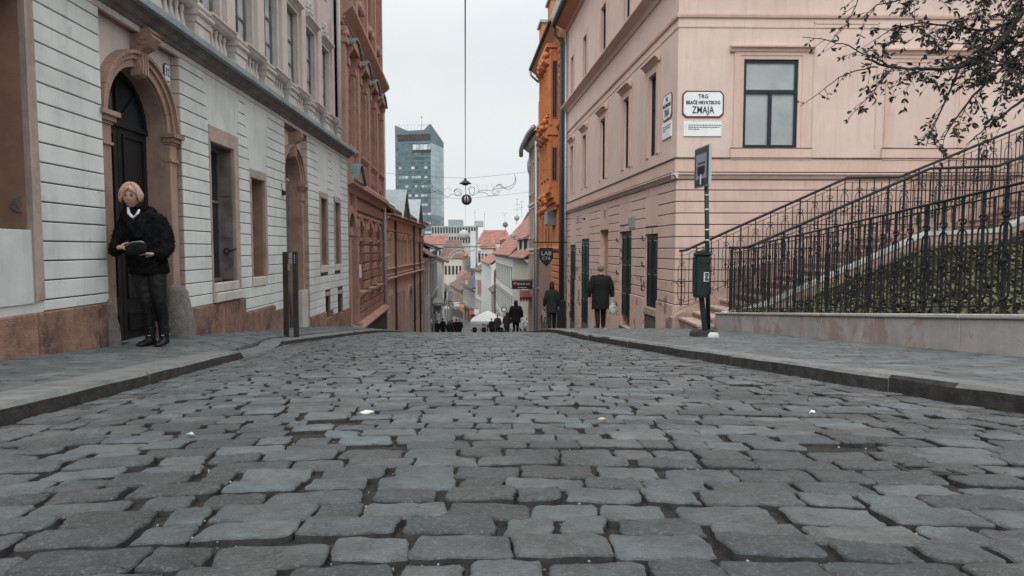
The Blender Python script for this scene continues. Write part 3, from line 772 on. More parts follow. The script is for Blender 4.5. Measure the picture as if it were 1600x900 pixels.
# recess walls, arches, jambs and doors
def doorway(u0, u1, zs, r_out, wid, ztop, ground, leafw, n_b, wood=True, paintbase=False):
    uc = (u0 + u1) / 2
    r_in = r_out - wid
    m = MB(L); rv = MB(L)
    arch_sheet(m, u0, u1, ground - .4, ztop, n_b, uc, r_in, zs, .22, 18, rv)
    m.build('recess_wall', 'cream', lb); rv.build('arch_reveal', 'terr', lb)
    # archivolt in voussoirs
    nv = 9
    for k in range(nv):
        a0 = math.pi * k / nv + .004; a1 = math.pi * (k + 1) / nv - .004
        m = MB(L); m.ring(uc, zs, r_in + .002, r_in + wid * .48, a0, a1, n_b - .004, n_b + .045, 4)
        m.ring(uc, zs, r_in + wid * .48, r_in + wid * .8, a0, a1, n_b - .004, n_b + .075, 4)
        m.ring(uc, zs, r_in + wid * .8, r_out, a0, a1, n_b - .004, n_b + .11, 4)
        m.build('voussoir', 'terr', lb)
    for s in (-1, 1):
        pi_ = uc + s * r_in; po = uc + s * (r_out - .01); a, b = min(pi_, po), max(pi_, po)
        m = MB(L); m.box(a, b, n_b - .004, n_b + .06, ground - .4, zs - .34)
        m.box(a - .012, b + .012, n_b - .004, n_b + .085, zs - .34, zs - .31)
        m.box(a, b, n_b - .004, n_b + .065, zs - .31, zs - .13)
        m.build('jamb_pilaster', 'terr', lb)
        m = MB(L)
        for q, (e, z_) in enumerate(((.02, -.13), (.05, -.10), (.085, -.05))):
            m.box(a - e * (1 if s < 0 else .5), b + e * .6, n_b - .004, n_b + .06 + e, zs + z_, zs + (-.10, -.05, .0)[q])
        m.build('capital', 'terr', lb)
    # console keystone: scroll bracket
    m = MB(L); prof = []
    kz = zs + r_in - .10
    prof = [(n_b, kz), (n_b + .08, kz + .02), (n_b + .11, kz + .12), (n_b + .09, kz + .2), (n_b + .11, kz + .28), (n_b + .2, kz + .33), (n_b + .26, kz + .42), (n_b + .24, kz + .5), (n_b + .16, kz + .55), (n_b, kz + .56)]
    prof = [(a, min(b, ztop - .01)) for a, b in prof]
    m.prism_u(prof, uc - .085, uc + .085)
    for e in (-.095, .07):      # side volutes
        c = (n_b + .16, kz + .43)
        ring = [(c[0] + .095 * math.cos(t * .63), c[1] + .095 * math.sin(t * .63)) for t in range(10)]
        m.prism_u(ring, uc + e, uc + e + .025)
        ring = [(c[0] + .04 * math.cos(t * .63), c[1] + .04 * math.sin(t * .63)) for t in range(10)]
        m.prism_u(ring, uc + e - .012, uc + e + .037)
    for k in range(3):
        m.box(uc - .06 + k * .05, uc - .035 + k * .05, n_b + .08, n_b + .125, kz + .03, kz + .25)
    for k in range(5):
        a = .5 + k * .28; m.tube([(uc - .085, n_b + .16 + .1 * math.cos(a), kz + .43 + .1 * math.sin(a)), (uc + .085, n_b + .16 + .1 * math.cos(a), kz + .43 + .1 * math.sin(a))], .012, 5)
    m.build('keystone', 'terr', lb)
    # door
    if wood:
        nd = n_b - .22
        for s in (-1, 1):
            a, b = (uc - r_in, uc - .006) if s < 0 else (uc + .006, uc + r_in)
            m = MB(L); m.box(a, b, nd - .05, nd, ground, zs)
            dl = m.build('door', 'door', lb)
            for z0_, z1_ in ((ground + .12, ground + .34), (ground + .5, ground + 1.05), (ground + 1.2, zs - .1)):
                m = MB(L); 
                for t0, t1, t2, t3 in ((a + .08, a + .11, z0_, z1_), (b - .11, b - .08, z0_, z1_), (a + .11, b - .11, z0_, z0_ + .03), (a + .11, b - .11, z1_ - .03, z1_)): m.box(t0, t1, nd, nd + .022, t2, t3)
                m.build('panel_moulding', 'door', dl)
            if s > 0:
                m = MB(L); m.tube([(a + .05, nd, ground + 1.1), (a + .05, nd + .05, ground + 1.1), (a + .05, nd + .05, ground + 1.22), (a + .05, nd, ground + 1.22)], .009, 6); m.build('handle', 'iron', dl)
        arc = [(uc + r_in * math.cos(math.pi * i / 18), zs + r_in * math.sin(math.pi * i / 18)) for i in range(19)]
        m = MB(L); m.prism_n(arc, nd - .05, nd - .015); fl = m.build('fanlight', 'pane', lb)
        m = MB(L)
        m.ring(uc, zs, r_in - .05, r_in, 0, math.pi, nd - .014, nd + .02, 16); m.box(uc - r_in, uc + r_in, nd, nd + .03, zs - .03, zs + .03)
        for a in (R(45), R(90), R(135)): m.tube([(uc, nd, zs), (uc + (r_in - .03) * math.cos(a), nd, zs + (r_in - .03) * math.sin(a))], .016, 6)
        m.build('glazing_bar', 'door', fl)
    else:
        nd = n_b - .22
        m = MB(L); m.box(uc - r_in, uc + r_in, nd - .03, nd, ground - .2, zs + r_in); dd = m.build('door', 'shutter', lb)
    # jamb returns of the recess in courses
    for i in range(len(GZ) - 1):
        a, b = GZ[i], GZ[i + 1]
        if a > ztop - .1 or a < ground - .2: continue
        m = MB(L); m.box(u1, u1 + .02, n_b + .004, -.024, a + .006, min(b, ztop) - .006)
        # thin facing on the far return, seen past the arch
        m = MB(L); m.box(u1 - .014, u1 + .004, n_b + .002, -.008, a + .006, min(b, ztop) - .006); m.build('return_course', 'surr' if a < 1.4 else 'cream', lb)
doorway(*D1, 1.42, .79, .18, 2.41, -1.06, .55, -.11)
doorway(*D2, 1.36, .73, .16, 2.36, -1.62, .55, -.14, wood=False)
m = MB(L); m.box(13.3, 13.72, -.15, -.04, -2.0, -.85); m.build('painted_pier_base', 'cream2', lb)
# threshold step of the first door
m = MB(L); m.box(D1[0] + .02, D1[1] - .02, -.5, -.14, -1.4, -1.045); m.build('threshold', 'kerb', lb)

# window surrounds
def surround(o, s, e, ntop=.015, m_='surr'):
    """o = opening, s = outer rect"""
    for nm, (a, b, c, d) in (('jamb_stone', (s[0], o[0], s[2], o[3])), ('jamb_stone', (o[1], s[1], s[2], o[3])), ('lintel_stone', (s[0], s[1], o[3], s[3]))):
        if b - a < .01: continue
        m = MB(L); m.block(a, b, c, d, -.022, ntop, .006)
        if nm == 'lintel_stone': m.box(o[0] - .02, o[1] + .02, ntop, ntop + .018, o[3] + .01, o[3] + .05)
        elif b - a > .05: m.box(a if a > o[0] else b - .025, a + .025 if a > o[0] else b, ntop, ntop + .014, c, d)
        m.build(nm, m_, lb)
surround((4.1, 5.43, .165, 2.12), (3.9, 5.56, -.44, 2.27), 0, .02)
m = MB(L); m.block(3.0, 5.45, -.46, .165, -.3, .012, .005); m.build('infill_panel', 'whitewall', lb)
surround(winB, (8.94, 9.95, -.745, 1.725), 0)
surround(winC, (10.43, 11.17, -.45, 1.31), 0)
surround(winD, (14.6, 15.33, -.36, 1.32), 0)
surround(winE, (15.92, 16.6, -.36, 1.32), 0)
for a, b, z0_, z1_, n_ in ((8.95, 9.77, -.60, -.47, .05), (8.95, 9.83, -.745, -.61, .07), (10.44, 11.1, -.61, -.455, .02), (14.62, 15.26, -.53, -.365, .02), (15.94, 16.54, -.53, -.365, .02)):
    m = MB(L); m.block(a, b, z0_, z1_, -.3, n_, .012); m.build('sill', 'cream2', lb)
for o in (bsD, bsE):
    m = MB(L); m.block(o[0] - .03, o[1] + .03, o[3], o[3] + .09, -.022, .01); m.build('lintel_stone', 'surr', lb)
    m = MB(L); m.box(o[0], o[1], -.17, -.15, o[2], o[3]); g_ = m.build('basement_vent', 'void', lb)
    for k in range(4):
        u = o[0] + (o[1] - o[0]) * (k + .5) / 4; m = MB(L); m.tube([(u, -.05, o[2]), (u, -.05, o[3])], .01, 5); m.build('bar', 'iron', g_)
window(lb, L, 4.1, 5.43, .165, 2.13, -.34, 2, (.62,), 'surr', 'pane', .07)
window(lb, L, *winB[:2], *winB[2:], -.24, 2, (.6,), 'shutter', 'pane', .05)
window(lb, L, *winC[:2], *winC[2:], -.24, 2, (.6,), 'surr2', 'pane', .05)
window(lb, L, *winD[:2], *winD[2:], -.22, 2, (.6,), 'surr2', 'pane', .05)
window(lb, L, *winE[:2], *winE[2:], -.22, 2, (.6,), 'surr2', 'pane', .05)
# folded back iron shutter with its catch, in the second window
m = MB(L); m.box(uB1 - .035, uB1 - .004, -.2, -.01, -.46, 1.47)
for z_ in (-.44, .18, .8, 1.42): m.box(uB1 - .045, uB1 - .036, -.19, -.02, z_, z_ + .025)
sh = m.build('shutter', 'shutter', lb, 'dark grey iron shutter folded into the reveal')
m = MB(L); ring = [(uB1 - .05, -.1 + .04 * math.cos(t), -.02 + .04 * math.sin(t)) for t in [i * .63 for i in range(11)]]
m.tube(ring, .009, 5); m.tube([(uB1 - .05, -.06, -.02), (uB1 - .05, .02, -.0), (uB1 - .05, .05, .02)], .009, 5); m.build('catch', 'iron', sh)
# shutter box in the first window's reveal with a hinge plate
m = MB(L); m.prism_u([(-.19, .2), (-.06, .24), (-.02, .42), (-.08, .47), (-.14, .44)], 5.412, 5.428) if False else None
m.add([(5.424, -.15, .37), (5.424, -.10, .32), (5.424, -.05, .31), (5.424, -.05, .46), (5.424, -.10, .43), (5.412, -.15, .37), (5.412, -.10, .32), (5.412, -.05, .31), (5.412, -.05, .46), (5.412, -.10, .43)],
      [(0, 1, 2, 3, 4), (9, 8, 7, 6, 5), (0, 5, 6, 1), (1, 6, 7, 2), (2, 7, 8, 3), (3, 8, 9, 4), (4, 9, 5, 0)])
m.box(5.405, 5.413, -.085, -.065, .35, .41); m.build('catch_plate', 'shutter', lb)
# plinth slabs
def slabs(u0, u1, top, wds, n=.035):
    u = u0; i = 0; rk = random.Random(int(u0 * 100))
    while u < u1 - .02:
        w_ = wds[i % len(wds)] * rk.uniform(.9, 1.1); i += 1
        e = min(u1, u + w_)
        if u1 - e < .12: e = u1
        m = MB(L); m.block(u + .003, e - .003, -2.9 if u > 12 else -1.9, top, -.024, n + rk.uniform(-.004, .004), .012)
        m.build('plinth_slab', 'rust', lb); u = e
slabs(1.2, 4.4, -.54, (.9,)); slabs(4.4, 6.49, -.54, (1.13, .5, .4))
slabs(8.19, 10.07, -.76, (.62, .5, .45, .42)); slabs(10.07, 11.44, -1.0, (.5, .45, .42)); slabs(11.44, 12.21, -1.105, (.4,))
slabs(13.75, 15.0, -1.46, (.6,)); slabs(15.0, 15.45, -1.625, (.5,)); slabs(15.45, 15.62, -1.46, (.3,)); slabs(15.62, 16.2, -1.6, (.6,)); slabs(16.2, 16.75, -1.63, (.6,)); slabs(16.75, UE, -1.6, (.4,))
# cornice between the storeys
m = MB(L); m.box(.95, UE + .01, -.03, .012, 2.40, 2.47); m.build('frieze_band', 'cream2', lb)
m = MB(L); m.prism_u([(-.1, 2.465), (.03, 2.465), (.05, 2.49), (.05, 2.5), (.09, 2.52), (.12, 2.555), (.165, 2.575), (.165, 2.59), (-.1, 2.59)], .9, UE + .06); m.build('cornice', 'cornice', lb)
m = MB(L); m.prism_u([(-.4, 2.591), (.235, 2.591), (.24, 2.60), (.24, 2.672), (.22, 2.69), (-.4, 2.75)], .88, UE + .09); m.build('cornice_slab', 'lead', lb)
# ---- upper storey
NU = -.19
UEU = 16.75
upw = []
for a, b, zb in ((370, 388, 62), (417, 433, 100), (452, 465, 132), (480, 490, 157), (503, 513, 180)):
    upw.append((L.hit(a, zb, NU)[0], L.hit(b, zb, NU)[0]))
cent = [(a + b) / 2 for a, b in upw]
pit = (cent[-1] - cent[0]) / 4
cs = [cent[0] + pit * k for k in range(-6, 5)]
HWI = .36
ops = [(c - HWI, c + HWI, 3.30, 4.92, .14) for c in cs if c - HWI > 1.2] + [(c - HWI, c + HWI, 6.1, 7.4, .14) for c in cs if c - HWI > 1.2]
m = MB(L); rv = MB(L); wall_sheet(m, .95, UEU, 2.7, 8.2, NU, ops, .14, rv); m.build('upper_wall', 'cream', lb); rv.build('upper_reveals', 'cream2', lb, kind='stuff')
m = MB(L); m.box(UEU - .01, UEU, -8, NU, 2.7, 8.2); m.build('side_wall', 'cream', lb)
for c in cs:
    if c - HWI < 1.2: continue
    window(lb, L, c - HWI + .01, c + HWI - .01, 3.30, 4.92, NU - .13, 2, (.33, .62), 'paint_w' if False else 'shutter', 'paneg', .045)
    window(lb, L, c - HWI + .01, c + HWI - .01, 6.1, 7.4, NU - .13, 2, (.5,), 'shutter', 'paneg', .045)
    m = MB(L)      # architrave
    m.box(c - HWI - .08, c - HWI, NU - .01, NU + .03, 3.28, 4.99); m.box(c + HWI, c + HWI + .08, NU - .01, NU + .03, 3.28, 4.99); m.box(c - HWI, c + HWI, NU - .01, NU + .03, 4.92, 4.99)
    m.build('architrave', 'cream2', lb)
    m = MB(L); m.prism_u([(NU - .01, 5.0), (NU + .04, 5.0), (NU + .06, 5.04), (NU + .15, 5.08), (NU + .15, 5.12), (NU - .01, 5.14)], c - HWI - .12, c + HWI + .12); m.build('window_hood', 'cream2', lb)
    m = MB(L)      # carved ornament over the hood
    for k in range(7):
        a = math.pi * k / 6
        m.blob(L.P(c + .22 * math.cos(a), NU + .02, 5.25 + .22 * math.sin(a)), .06, 1, (1, 1, 1.1), .3)
    for k in range(5): m.blob(L.P(c + (k - 2) * .05, NU + .03, 5.3 + .08 * (k % 2)), .055, 1, (1, 1, 1.2), .3)
    m.build('carved_ornament', 'cream2', lb)
    # parapet under the window: ledge, balusters, back panel
    n0 = NU
    m = MB(L); m.prism_u([(n0 - .01, 3.16), (n0 + .15, 3.16), (n0 + .20, 3.19), (n0 + .23, 3.24), (n0 + .25, 3.25), (n0 + .25, 3.28), (n0 - .01, 3.30)], c - HWI - .05, c + HWI + .1); m.build('window_ledge', 'cream2', lb)
    for k in range(5):
        u = c - HWI + .07 + k * (2 * HWI - .14) / 4
        p = L.P(u, n0 + .1, 0); m = MB(L)
        m.lathe([(.035, 2.72), (.035, 2.76), (.022, 2.78), (.045, 2.86), (.05, 2.91), (.03, 3.0), (.02, 3.06), (.034, 3.1), (.034, 3.16)], (p[0], p[1], 0), 8); m.build('baluster', 'cream2', lb)
    # pedestal in between, with rounded cap
    a, b = c + HWI + .11, c + pit - HWI - .055
    if b < UEU + .2:
        b = min(b, UEU)
        m = MB(L); m.block(a, b, 2.68, 3.0, n0 - .01, n0 + .2, .01); m.box(a - .01, b + .01, n0 - .005, n0 + .22, 3.0, 3.09); m.box(a + .04, b - .04, n0 + .2, n0 + .212, 2.74, 2.96); m.build('pedestal', 'cream2', lb)
        prof = [(n0 - .01, 3.091), (n0 + .235, 3.091), (n0 + .26, 3.115), (n0 + .26, 3.14), (n0 + .235, 3.165), (n0 + .2, 3.17), (n0 + .19, 3.19), (n0 + .225, 3.22), (n0 + .225, 3.25), (n0 + .19, 3.28), (n0 + .13, 3.31), (n0 + .1, 3.38), (n0 - .01, 3.38)]
        m = MB(L); m.prism_u(prof, a - .03, b + .03); m.build('pedestal_cap', 'cream2', lb)
        m = MB(L); m.box(a + .05, b - .05, n0 - .01, n0 + .07, 3.38, 5.8); m.build('pilaster', 'cream', lb)
m = MB(L); m.prism_u([(NU - .01, 7.8), (NU + .1, 7.8), (NU + .2, 7.95), (NU + .5, 8.05), (NU + .5, 8.2), (NU - .01, 8.2)], .9, UEU); m.build('eaves_cornice', 'cream2', lb)
m = MB(L); m.prism_u([(NU + .5, 8.2), (NU + .5, 8.25), (-5.5, 10.8), (-9, 8.2)], .9, UEU); m.build('roof', 'rooft', lb)
m = MB(L); m.tube([(UEU + .06, -.02, 2.7), (UEU + .06, -.02, 8.0)], .05, 8); m.build('downpipe', 'pipe_w', lb)
# house number shield on the recess wall
p = L.hit(259.5, 117, -.11)
t = thing('house_number_sign', 'rounded white shield with black number 32 beside the first doorway arch', 'sign', L.P(p[0], -.11, p[1]))
uu, zz = p
def rrect(u, z, hw, hh, c, extra=0):
    hw += extra; hh += extra; c += extra * .4
    return [(u - hw + c, z - hh), (u + hw - c, z - hh), (u + hw, z - hh + c), (u + hw, z + hh - c), (u + hw - c, z + hh), (u - hw + c, z + hh), (u - hw, z + hh - c), (u - hw, z - hh + c)]
m = MB(L); m.prism_n(rrect(uu, zz, .06, .12, .028, .012), -.112, -.096); m.build('border', 'black', t)
m = MB(L); m.prism_n(rrect(uu, zz, .06, .12, .028), -.0962, -.092); m.build('plate', 'paint_w', t)
upv, rt = (0, 0, 1), (L.U[0], L.U[1], 0)
text(t, '32', L.P(uu, -.090, zz + .025), rt, upv, .14, 'black', 'number', sx=.66)
m = MB(L)
for k in range(7): m.box(uu - .042 + k * .0125, uu - .034 + k * .0125, -.0921, -.0895, zz - .09, zz - .072)
m.build('small_lettering', 'black', t)
# cable bracket by the third window
m = MB(L); a = L.hit(441, 300)
m.tube([(a[0] - .05, .005, a[1] + .15), (a[0] - .06, .02, a[1] + .05), (a[0], .03, a[1] - .03), (a[0] + .08, .02, a[1] - .02)], .006, 5)
m.box(a[0] - .03, a[0] + .05, 0, .05, a[1] - .06, a[1] + .02)
t = thing('wall_lamp_box', 'small black cable box with loose wire on the wall before the second doorway', 'cable box', L.P(a[0], 0, a[1])); m.build('box', 'iron', t)
# conical wheel guard stones at the first doorway
def guard(u, n, zb, r0, r1, h, label):
    p = L.P(u, n, zb); m = MB(L)
    prof = [(r0 * 1.02, -.2), (r0, 0), (r0 * .97, h * .2), (r0 * .88, h * .45), (r1 * 1.12, h * .72), (r1, h * .86), (r1 * .8, h * .95), (r1 * .35, h)]
    m.lathe(prof, p, 14)
    m.v = [(x + .012 * mnoise.noise(Vector((x * 9, y * 9, z * 9))), y + .012 * mnoise.noise(Vector((x * 9 + 5, y * 9, z * 9))), z) for x, y, z in m.v]
    o = m.build('wheel_guard_stone', 'guard', origin=p); tags(o, label, 'guard stone')
guard(7.92, .0, -1.09, .20, .12, .66, 'grey conical guard stone at the right foot of the arched door behind the woman')
guard(6.50, .02, -1.0, .085, .04, .50, 'narrow worn guard stone capping the corner left of the arched door')
# ================================================================== RED BROWN PALACE (left)
P_ = Fr(-4.62, 17.5, -.08, 1)
pl = thing('palace', 'red brown richly carved palace front with arched ground floor windows, second on the left', 'building', (-5.2, 21.5, -2.6))
PE = 8.75
m = MB(P_); m.box(0, PE, -8, -.42, -6, 14); m.build('core', 'brick', pl)
aw = [(20.35 - 17.5), (22.5 - 17.5), (24.6 - 17.5)]
aw = [2.95, 5.05, 7.1]
m = MB(P_); rv = MB(P_)
gops = []
# ground floor wall in arch bays
edges = [0, 1.9, 4.0, 6.1, PE]
portal = (.95, .5, .62)     # centre, radius, spring
arch_sheet(m, 0, 1.9, -4.2, 1.95, 0, .95, .5, .55, .4, 14, rv)
for c, a, b in zip(aw, edges[1:], edges[2:]):
    m.quad((a, 0, -4.2), (b, 0, -4.2), (b, 0, -1.35), (a, 0, -1.35))
    arch_sheet(m, a, b, -1.35, 1.95, 0, c, .5, .38, .35, 14, rv)
m.build('ground_floor_wall', 'brick', pl); rv.build('arch_reveal', 'brick', pl, kind='stuff')
for i, c in enumerate(aw):
    window(pl, P_, c - .5, c + .5, -1.3, .95, -.33, 2, (.45, .75), 'bdark', 'pane', .07)
    for k in range(7):
        m = MB(P_); m.ring(c, .38, .505, .68, math.pi * k / 7 + .01, math.pi * (k + 1) / 7 - .01, -.01, .06 + .03 * (k % 2), 3); m.build('voussoir', 'brick2' if k % 2 else 'brick', pl)
    m = MB(P_); m.prism_u([(-.02, -1.48), (.12, -1.48), (.2, -1.38), (.2, -1.32), (-.3, -1.3)], c - .62, c + .62); m.build('window_sill', 'brick2', pl)
    # blocky rusticated piers
    for s in (-1, 1):
        for k in range(6):
            z = -1.28 + k * .29
            a, b = sorted((c + s * .52, c + s * .98)); b = min(b, PE)
            m = MB(P_); m.block(a + (.0 if k % 2 else .08) * (s > 0), b - (.0 if k % 2 else .08) * (s < 0), z, z + .25, -.01, .10, .03); m.build('rusticated_block', 'brick' if k % 2 else 'brick2', pl)
for k in range(26):
    u = 1.95 + (PE - 1.95) * k / 26; m = MB(P_); m.block(u + .02, u + .24, 1.2, 1.52, -.01, .07, .02); m.build('frieze_block', 'brick', pl)
for k in range(3):
    for j in range(5):
        u = 2.0 + (PE - 2.0) * j / 5; m = MB(P_); m.block(u + .02, u + (PE - 2.0) / 5 - .02, -2.25 + k * .26, -2.02 + k * .26, -.01, .06, .02); m.build('rusticated_block', 'brick', pl)
m = MB(P_); m.box(0, PE, -.01, .035, .28, .38); m.box(1.9, PE, -.01, .05, 1.03, 1.12); m.build('string_course', 'brick2', pl)
m = MB(P_); m.prism_u([(-.01, -2.5), (.2, -2.5), (.28, -2.38), (.22, -2.3), (-.01, -2.22)], 0, PE + .05); m.build('base_moulding', 'brick2', pl)
m = MB(P_); m.box(-.05, PE, -.3, .16, -6, -2.5); m.build('base', 'bdark', pl)
for s in (.22, 1.5):
    m = MB(P_); m.box(s, s + .3, -.01, .16, -2.2, .38); m.box(s - .04, s + .34, -.01, .2, .4, .62); m.box(s - .05, s + .35, -.01, .22, -2.6, -2.2); m.box(s + .05, s + .25, -.01, .12, .62, 1.7); m.build('portal_pilaster', 'brick2', pl)
for k in range(9):
    m = MB(P_); m.ring(.95, .55, .505, .72, math.pi * k / 9 + .01, math.pi * (k + 1) / 9 - .01, -.01, .12, 3); m.build('voussoir', 'brick2', pl)
m = MB(P_); m.box(.5, 1.4, -.42, -.38, -4, 1.1); m.build('door', 'door', pl)
m = MB(P_); m.prism_u([(-.01, 1.6), (.1, 1.62), (.14, 1.74), (.3, 1.82), (.3, 1.95), (.16, 2.08), (-.01, 2.1)], -.02, PE + .12); m.build('storey_cornice', 'brick2', pl)
def hood(u0, u1, z, h, n, m_, nm='hood'):
    mm = MB(P_); k = 8; top = []
    for i in range(k + 1):
        t = i / k; top.append((u0 + (u1 - u0) * t, z + h * math.sin(math.pi * t)))
    low = [(u, zz - .06) for u, zz in top]
    mm.prism_n(top + low[::-1], .0, n); return mm.build(nm, m_, pl)
hood(.15, 1.75, 1.95, .5, .42, 'green')
m = MB(P_); m.prism_n([(.2 + 1.5 * i / 8, 1.93 + .42 * math.sin(math.pi * i / 8)) for i in range(9)], -.01, .34); m.build('tympanum', 'brick2', pl)
m = MB(P_); rv = MB(P_)
uops = []
uc_ = [1.1, 3.3, 5.5, 7.6]
for c in uc_: uops.append((c - .45, c + .45, 2.95, 5.0, .3))
for c in uc_: uops.append((c - .45, c + .45, 8.0, 10.2, .3))
for c in uc_: uops.append((c - .45, c + .45, 11.6, 13.2, .3))
wall_sheet(m, 0, PE, 1.95, 14, 0, uops, .3, rv); m.build('upper_wall', 'brick', pl); rv.build('reveals', 'brick', pl, kind='stuff')
for c in uc_:
    window(pl, P_, c - .45, c + .45, 2.95, 5.0, -.26, 2, (.62,), 'bdark', 'pane', .07)
    window(pl, P_, c - .45, c + .45, 8.0, 10.2, -.26, 2, (.62,), 'bdark', 'pane', .07)
    window(pl, P_, c - .45, c + .45, 11.6, 13.2, -.26, 2, (.62,), 'bdark', 'pane', .07)
    m = MB(P_)
    for s in (-1, 1):
        a = c + s * .58; m.box(a - .1, a + .1, -.01, .12, 2.9, 5.1); m.box(a - .14, a + .14, -.01, .17, 5.1, 5.3)
        for q in range(7): m.box(a - .04, a + .04, .12, .14, 3.0 + q * .28, 3.2 + q * .28)
    m.build('window_pilasters', 'brick2', pl, kind='stuff')
    for s in (-1, 1):
        a = c + s * .6; m = MB(P_); m.prism_u([(-.01, 5.3), (.12, 5.3), (.26, 5.52), (.26, 5.6), (-.01, 5.6)], a - .09, a + .09); m.build('console', 'brick2', pl)
    hood(c - .8, c + .8, 5.66, .32, .34, 'green'); 
    m = MB(P_); m.prism_n([(c - .78 + 1.56 * i / 8, 5.62 + .27 * math.sin(math.pi * i / 8)) for i in range(9)], -.01, .28); m.build('pediment', 'brick2', pl)
    m = MB(P_); m.prism_u([(-.01, 2.72), (.1, 2.72), (.2, 2.84), (.2, 2.92), (-.01, 2.94)], c - .75, c + .75); m.build('window_sill', 'brick2', pl)
    m = MB(P_)
    for k in range(5):
        p = P_.P(c - .4 + k * .2, .07, 0); m.lathe([(.03, 2.15), (.06, 2.35), (.03, 2.55), (.05, 2.7)], (p[0], p[1], 0), 6)
    m.build('balustrade', 'brick2', pl, kind='stuff')
for u in (.0, 2.2, 4.4, 6.55, PE - .3):
    m = MB(P_); m.box(u, u + .3, -.01, .14, 2.1, 5.9); m.box(u - .04, u + .34, -.01, .2, 5.55, 5.72)
    p = P_.P(u + .03, .15, 5.8); m.box(u - .04, u + .34, -.01, .2, 5.85, 5.98)
    m.lathe([(.09, -.02), (.11, .05), (.07, .12)], (p[0], p[1], 5.74), 8)
    m.build('giant_pilaster', 'brick2', pl)
    m = MB(P_); m.box(u, u + .3, -.01, .12, 6.9, 13.0); m.box(u - .03, u + .33, -.01, .16, 6.8, 7.0); m.build('upper_pilaster', 'brick2', pl)
for c in (2.05, 4.25, 6.4):
    for q in (-.3, 0, .3): 
        m = MB(P_); m.box(c + q - .04, c + q + .04, -.01, .05, 2.95, 5.1); m.build('pilaster_strip', 'brick2', pl)
        m = MB(P_); m.box(c + q - .04, c + q + .04, -.01, .05, 7.2, 12.6); m.build('pilaster_strip', 'brick2', pl)
m = MB(P_); m.prism_u([(-.01, 6.1), (.06, 6.1), (.1, 6.28), (.28, 6.42), (.36, 6.5), (.36, 6.6), (-.01, 6.75)], -.02, PE + .15); m.build('main_cornice', 'brick2', pl)
for k in range(34):
    u = .02 + k * (PE - .1) / 34; m = MB(P_); m.box(u, u + .12, .06, .14, 6.2, 6.28); m.build('dentil', 'brick2', pl)
m = MB(P_); m.prism_u([(-.01, 13.4), (.1, 13.5), (.5, 13.8), (.5, 14), (-.01, 14)], 0, PE); m.build('eaves', 'brick2', pl)
m = MB(P_); m.prism_u([(.5, 14), (.5, 14.1), (-4, 16.5), (-8, 14)], 0, PE); m.build('roof', 'roofd', pl)
for c in uc_:
    m = MB(P_)
    for q in range(6): m.blob(P_.P(c + (q - 2.5) * .16, .08, 7.55 + .12 * (q % 2)), .12, 1, jit=.4)
    m.build('carved_relief', 'brick2', pl, kind='stuff')
m = MB(P_); m.tube([(PE + .1, .12, 6.4), (PE + .1, .12, -3.5)], .06, 8); m.tube([(PE + .05, .3, -.2), (PE + .1, .12, -.35)], .05, 6); m.build('downpipe', 'pipe_w', pl)
m = MB(P_); m.box(1.75, 1.95, .16, .2, -.85, -.45); o = m.build('notice_plate', 'paint_w', None); tags(o, 'small white notice plate on the red brown palace beside its portal', 'sign')

# ================================================================== generic town house
def gable_roof(fr, u0, u1, depth, ez, rz, over, m_, parent, tile=True):
    m = MB(fr)
    m.prism_u([(over, ez - .06), (over, ez + .04), (-depth / 2, rz + .05), (-depth - over, ez + .04), (-depth - over, ez - .06), (-depth / 2, rz - .1)], u0 - .1, u1 + .1)
    r = m.build('roof', m_, parent)
    if tile:
        m = MB(fr); L_ = math.hypot(depth / 2 + over, rz - ez); n = int(L_ / .45)
        for k in range(n):
            t0, t1 = k / n, (k + 1.15) / n
            a = (over + (-depth / 2 - over) * t0, ez + .05 + (rz - ez) * t0); b = (over + (-depth / 2 - over) * min(1, t1), ez + .06 + (rz - ez) * min(1, t1))
            w_ = 1.1; u = u0 - .1
            while u < u1:
                e = min(u1 + .1, u + w_ * .97)
                j = .03 + .02 * rnd.random()
                m.add([(u, a[0], a[1] + j), (e, a[0], a[1] + j), (e, b[0], b[1] - .01), (u, b[0], b[1] - .01), (u, a[0], a[1] - .02), (e, a[0], a[1] - .02)], [(0, 1, 2, 3), (4, 5, 1, 0)]); u += w_
        m.build('tile_rows', m_, r, kind='stuff', recalc=False)
    return r
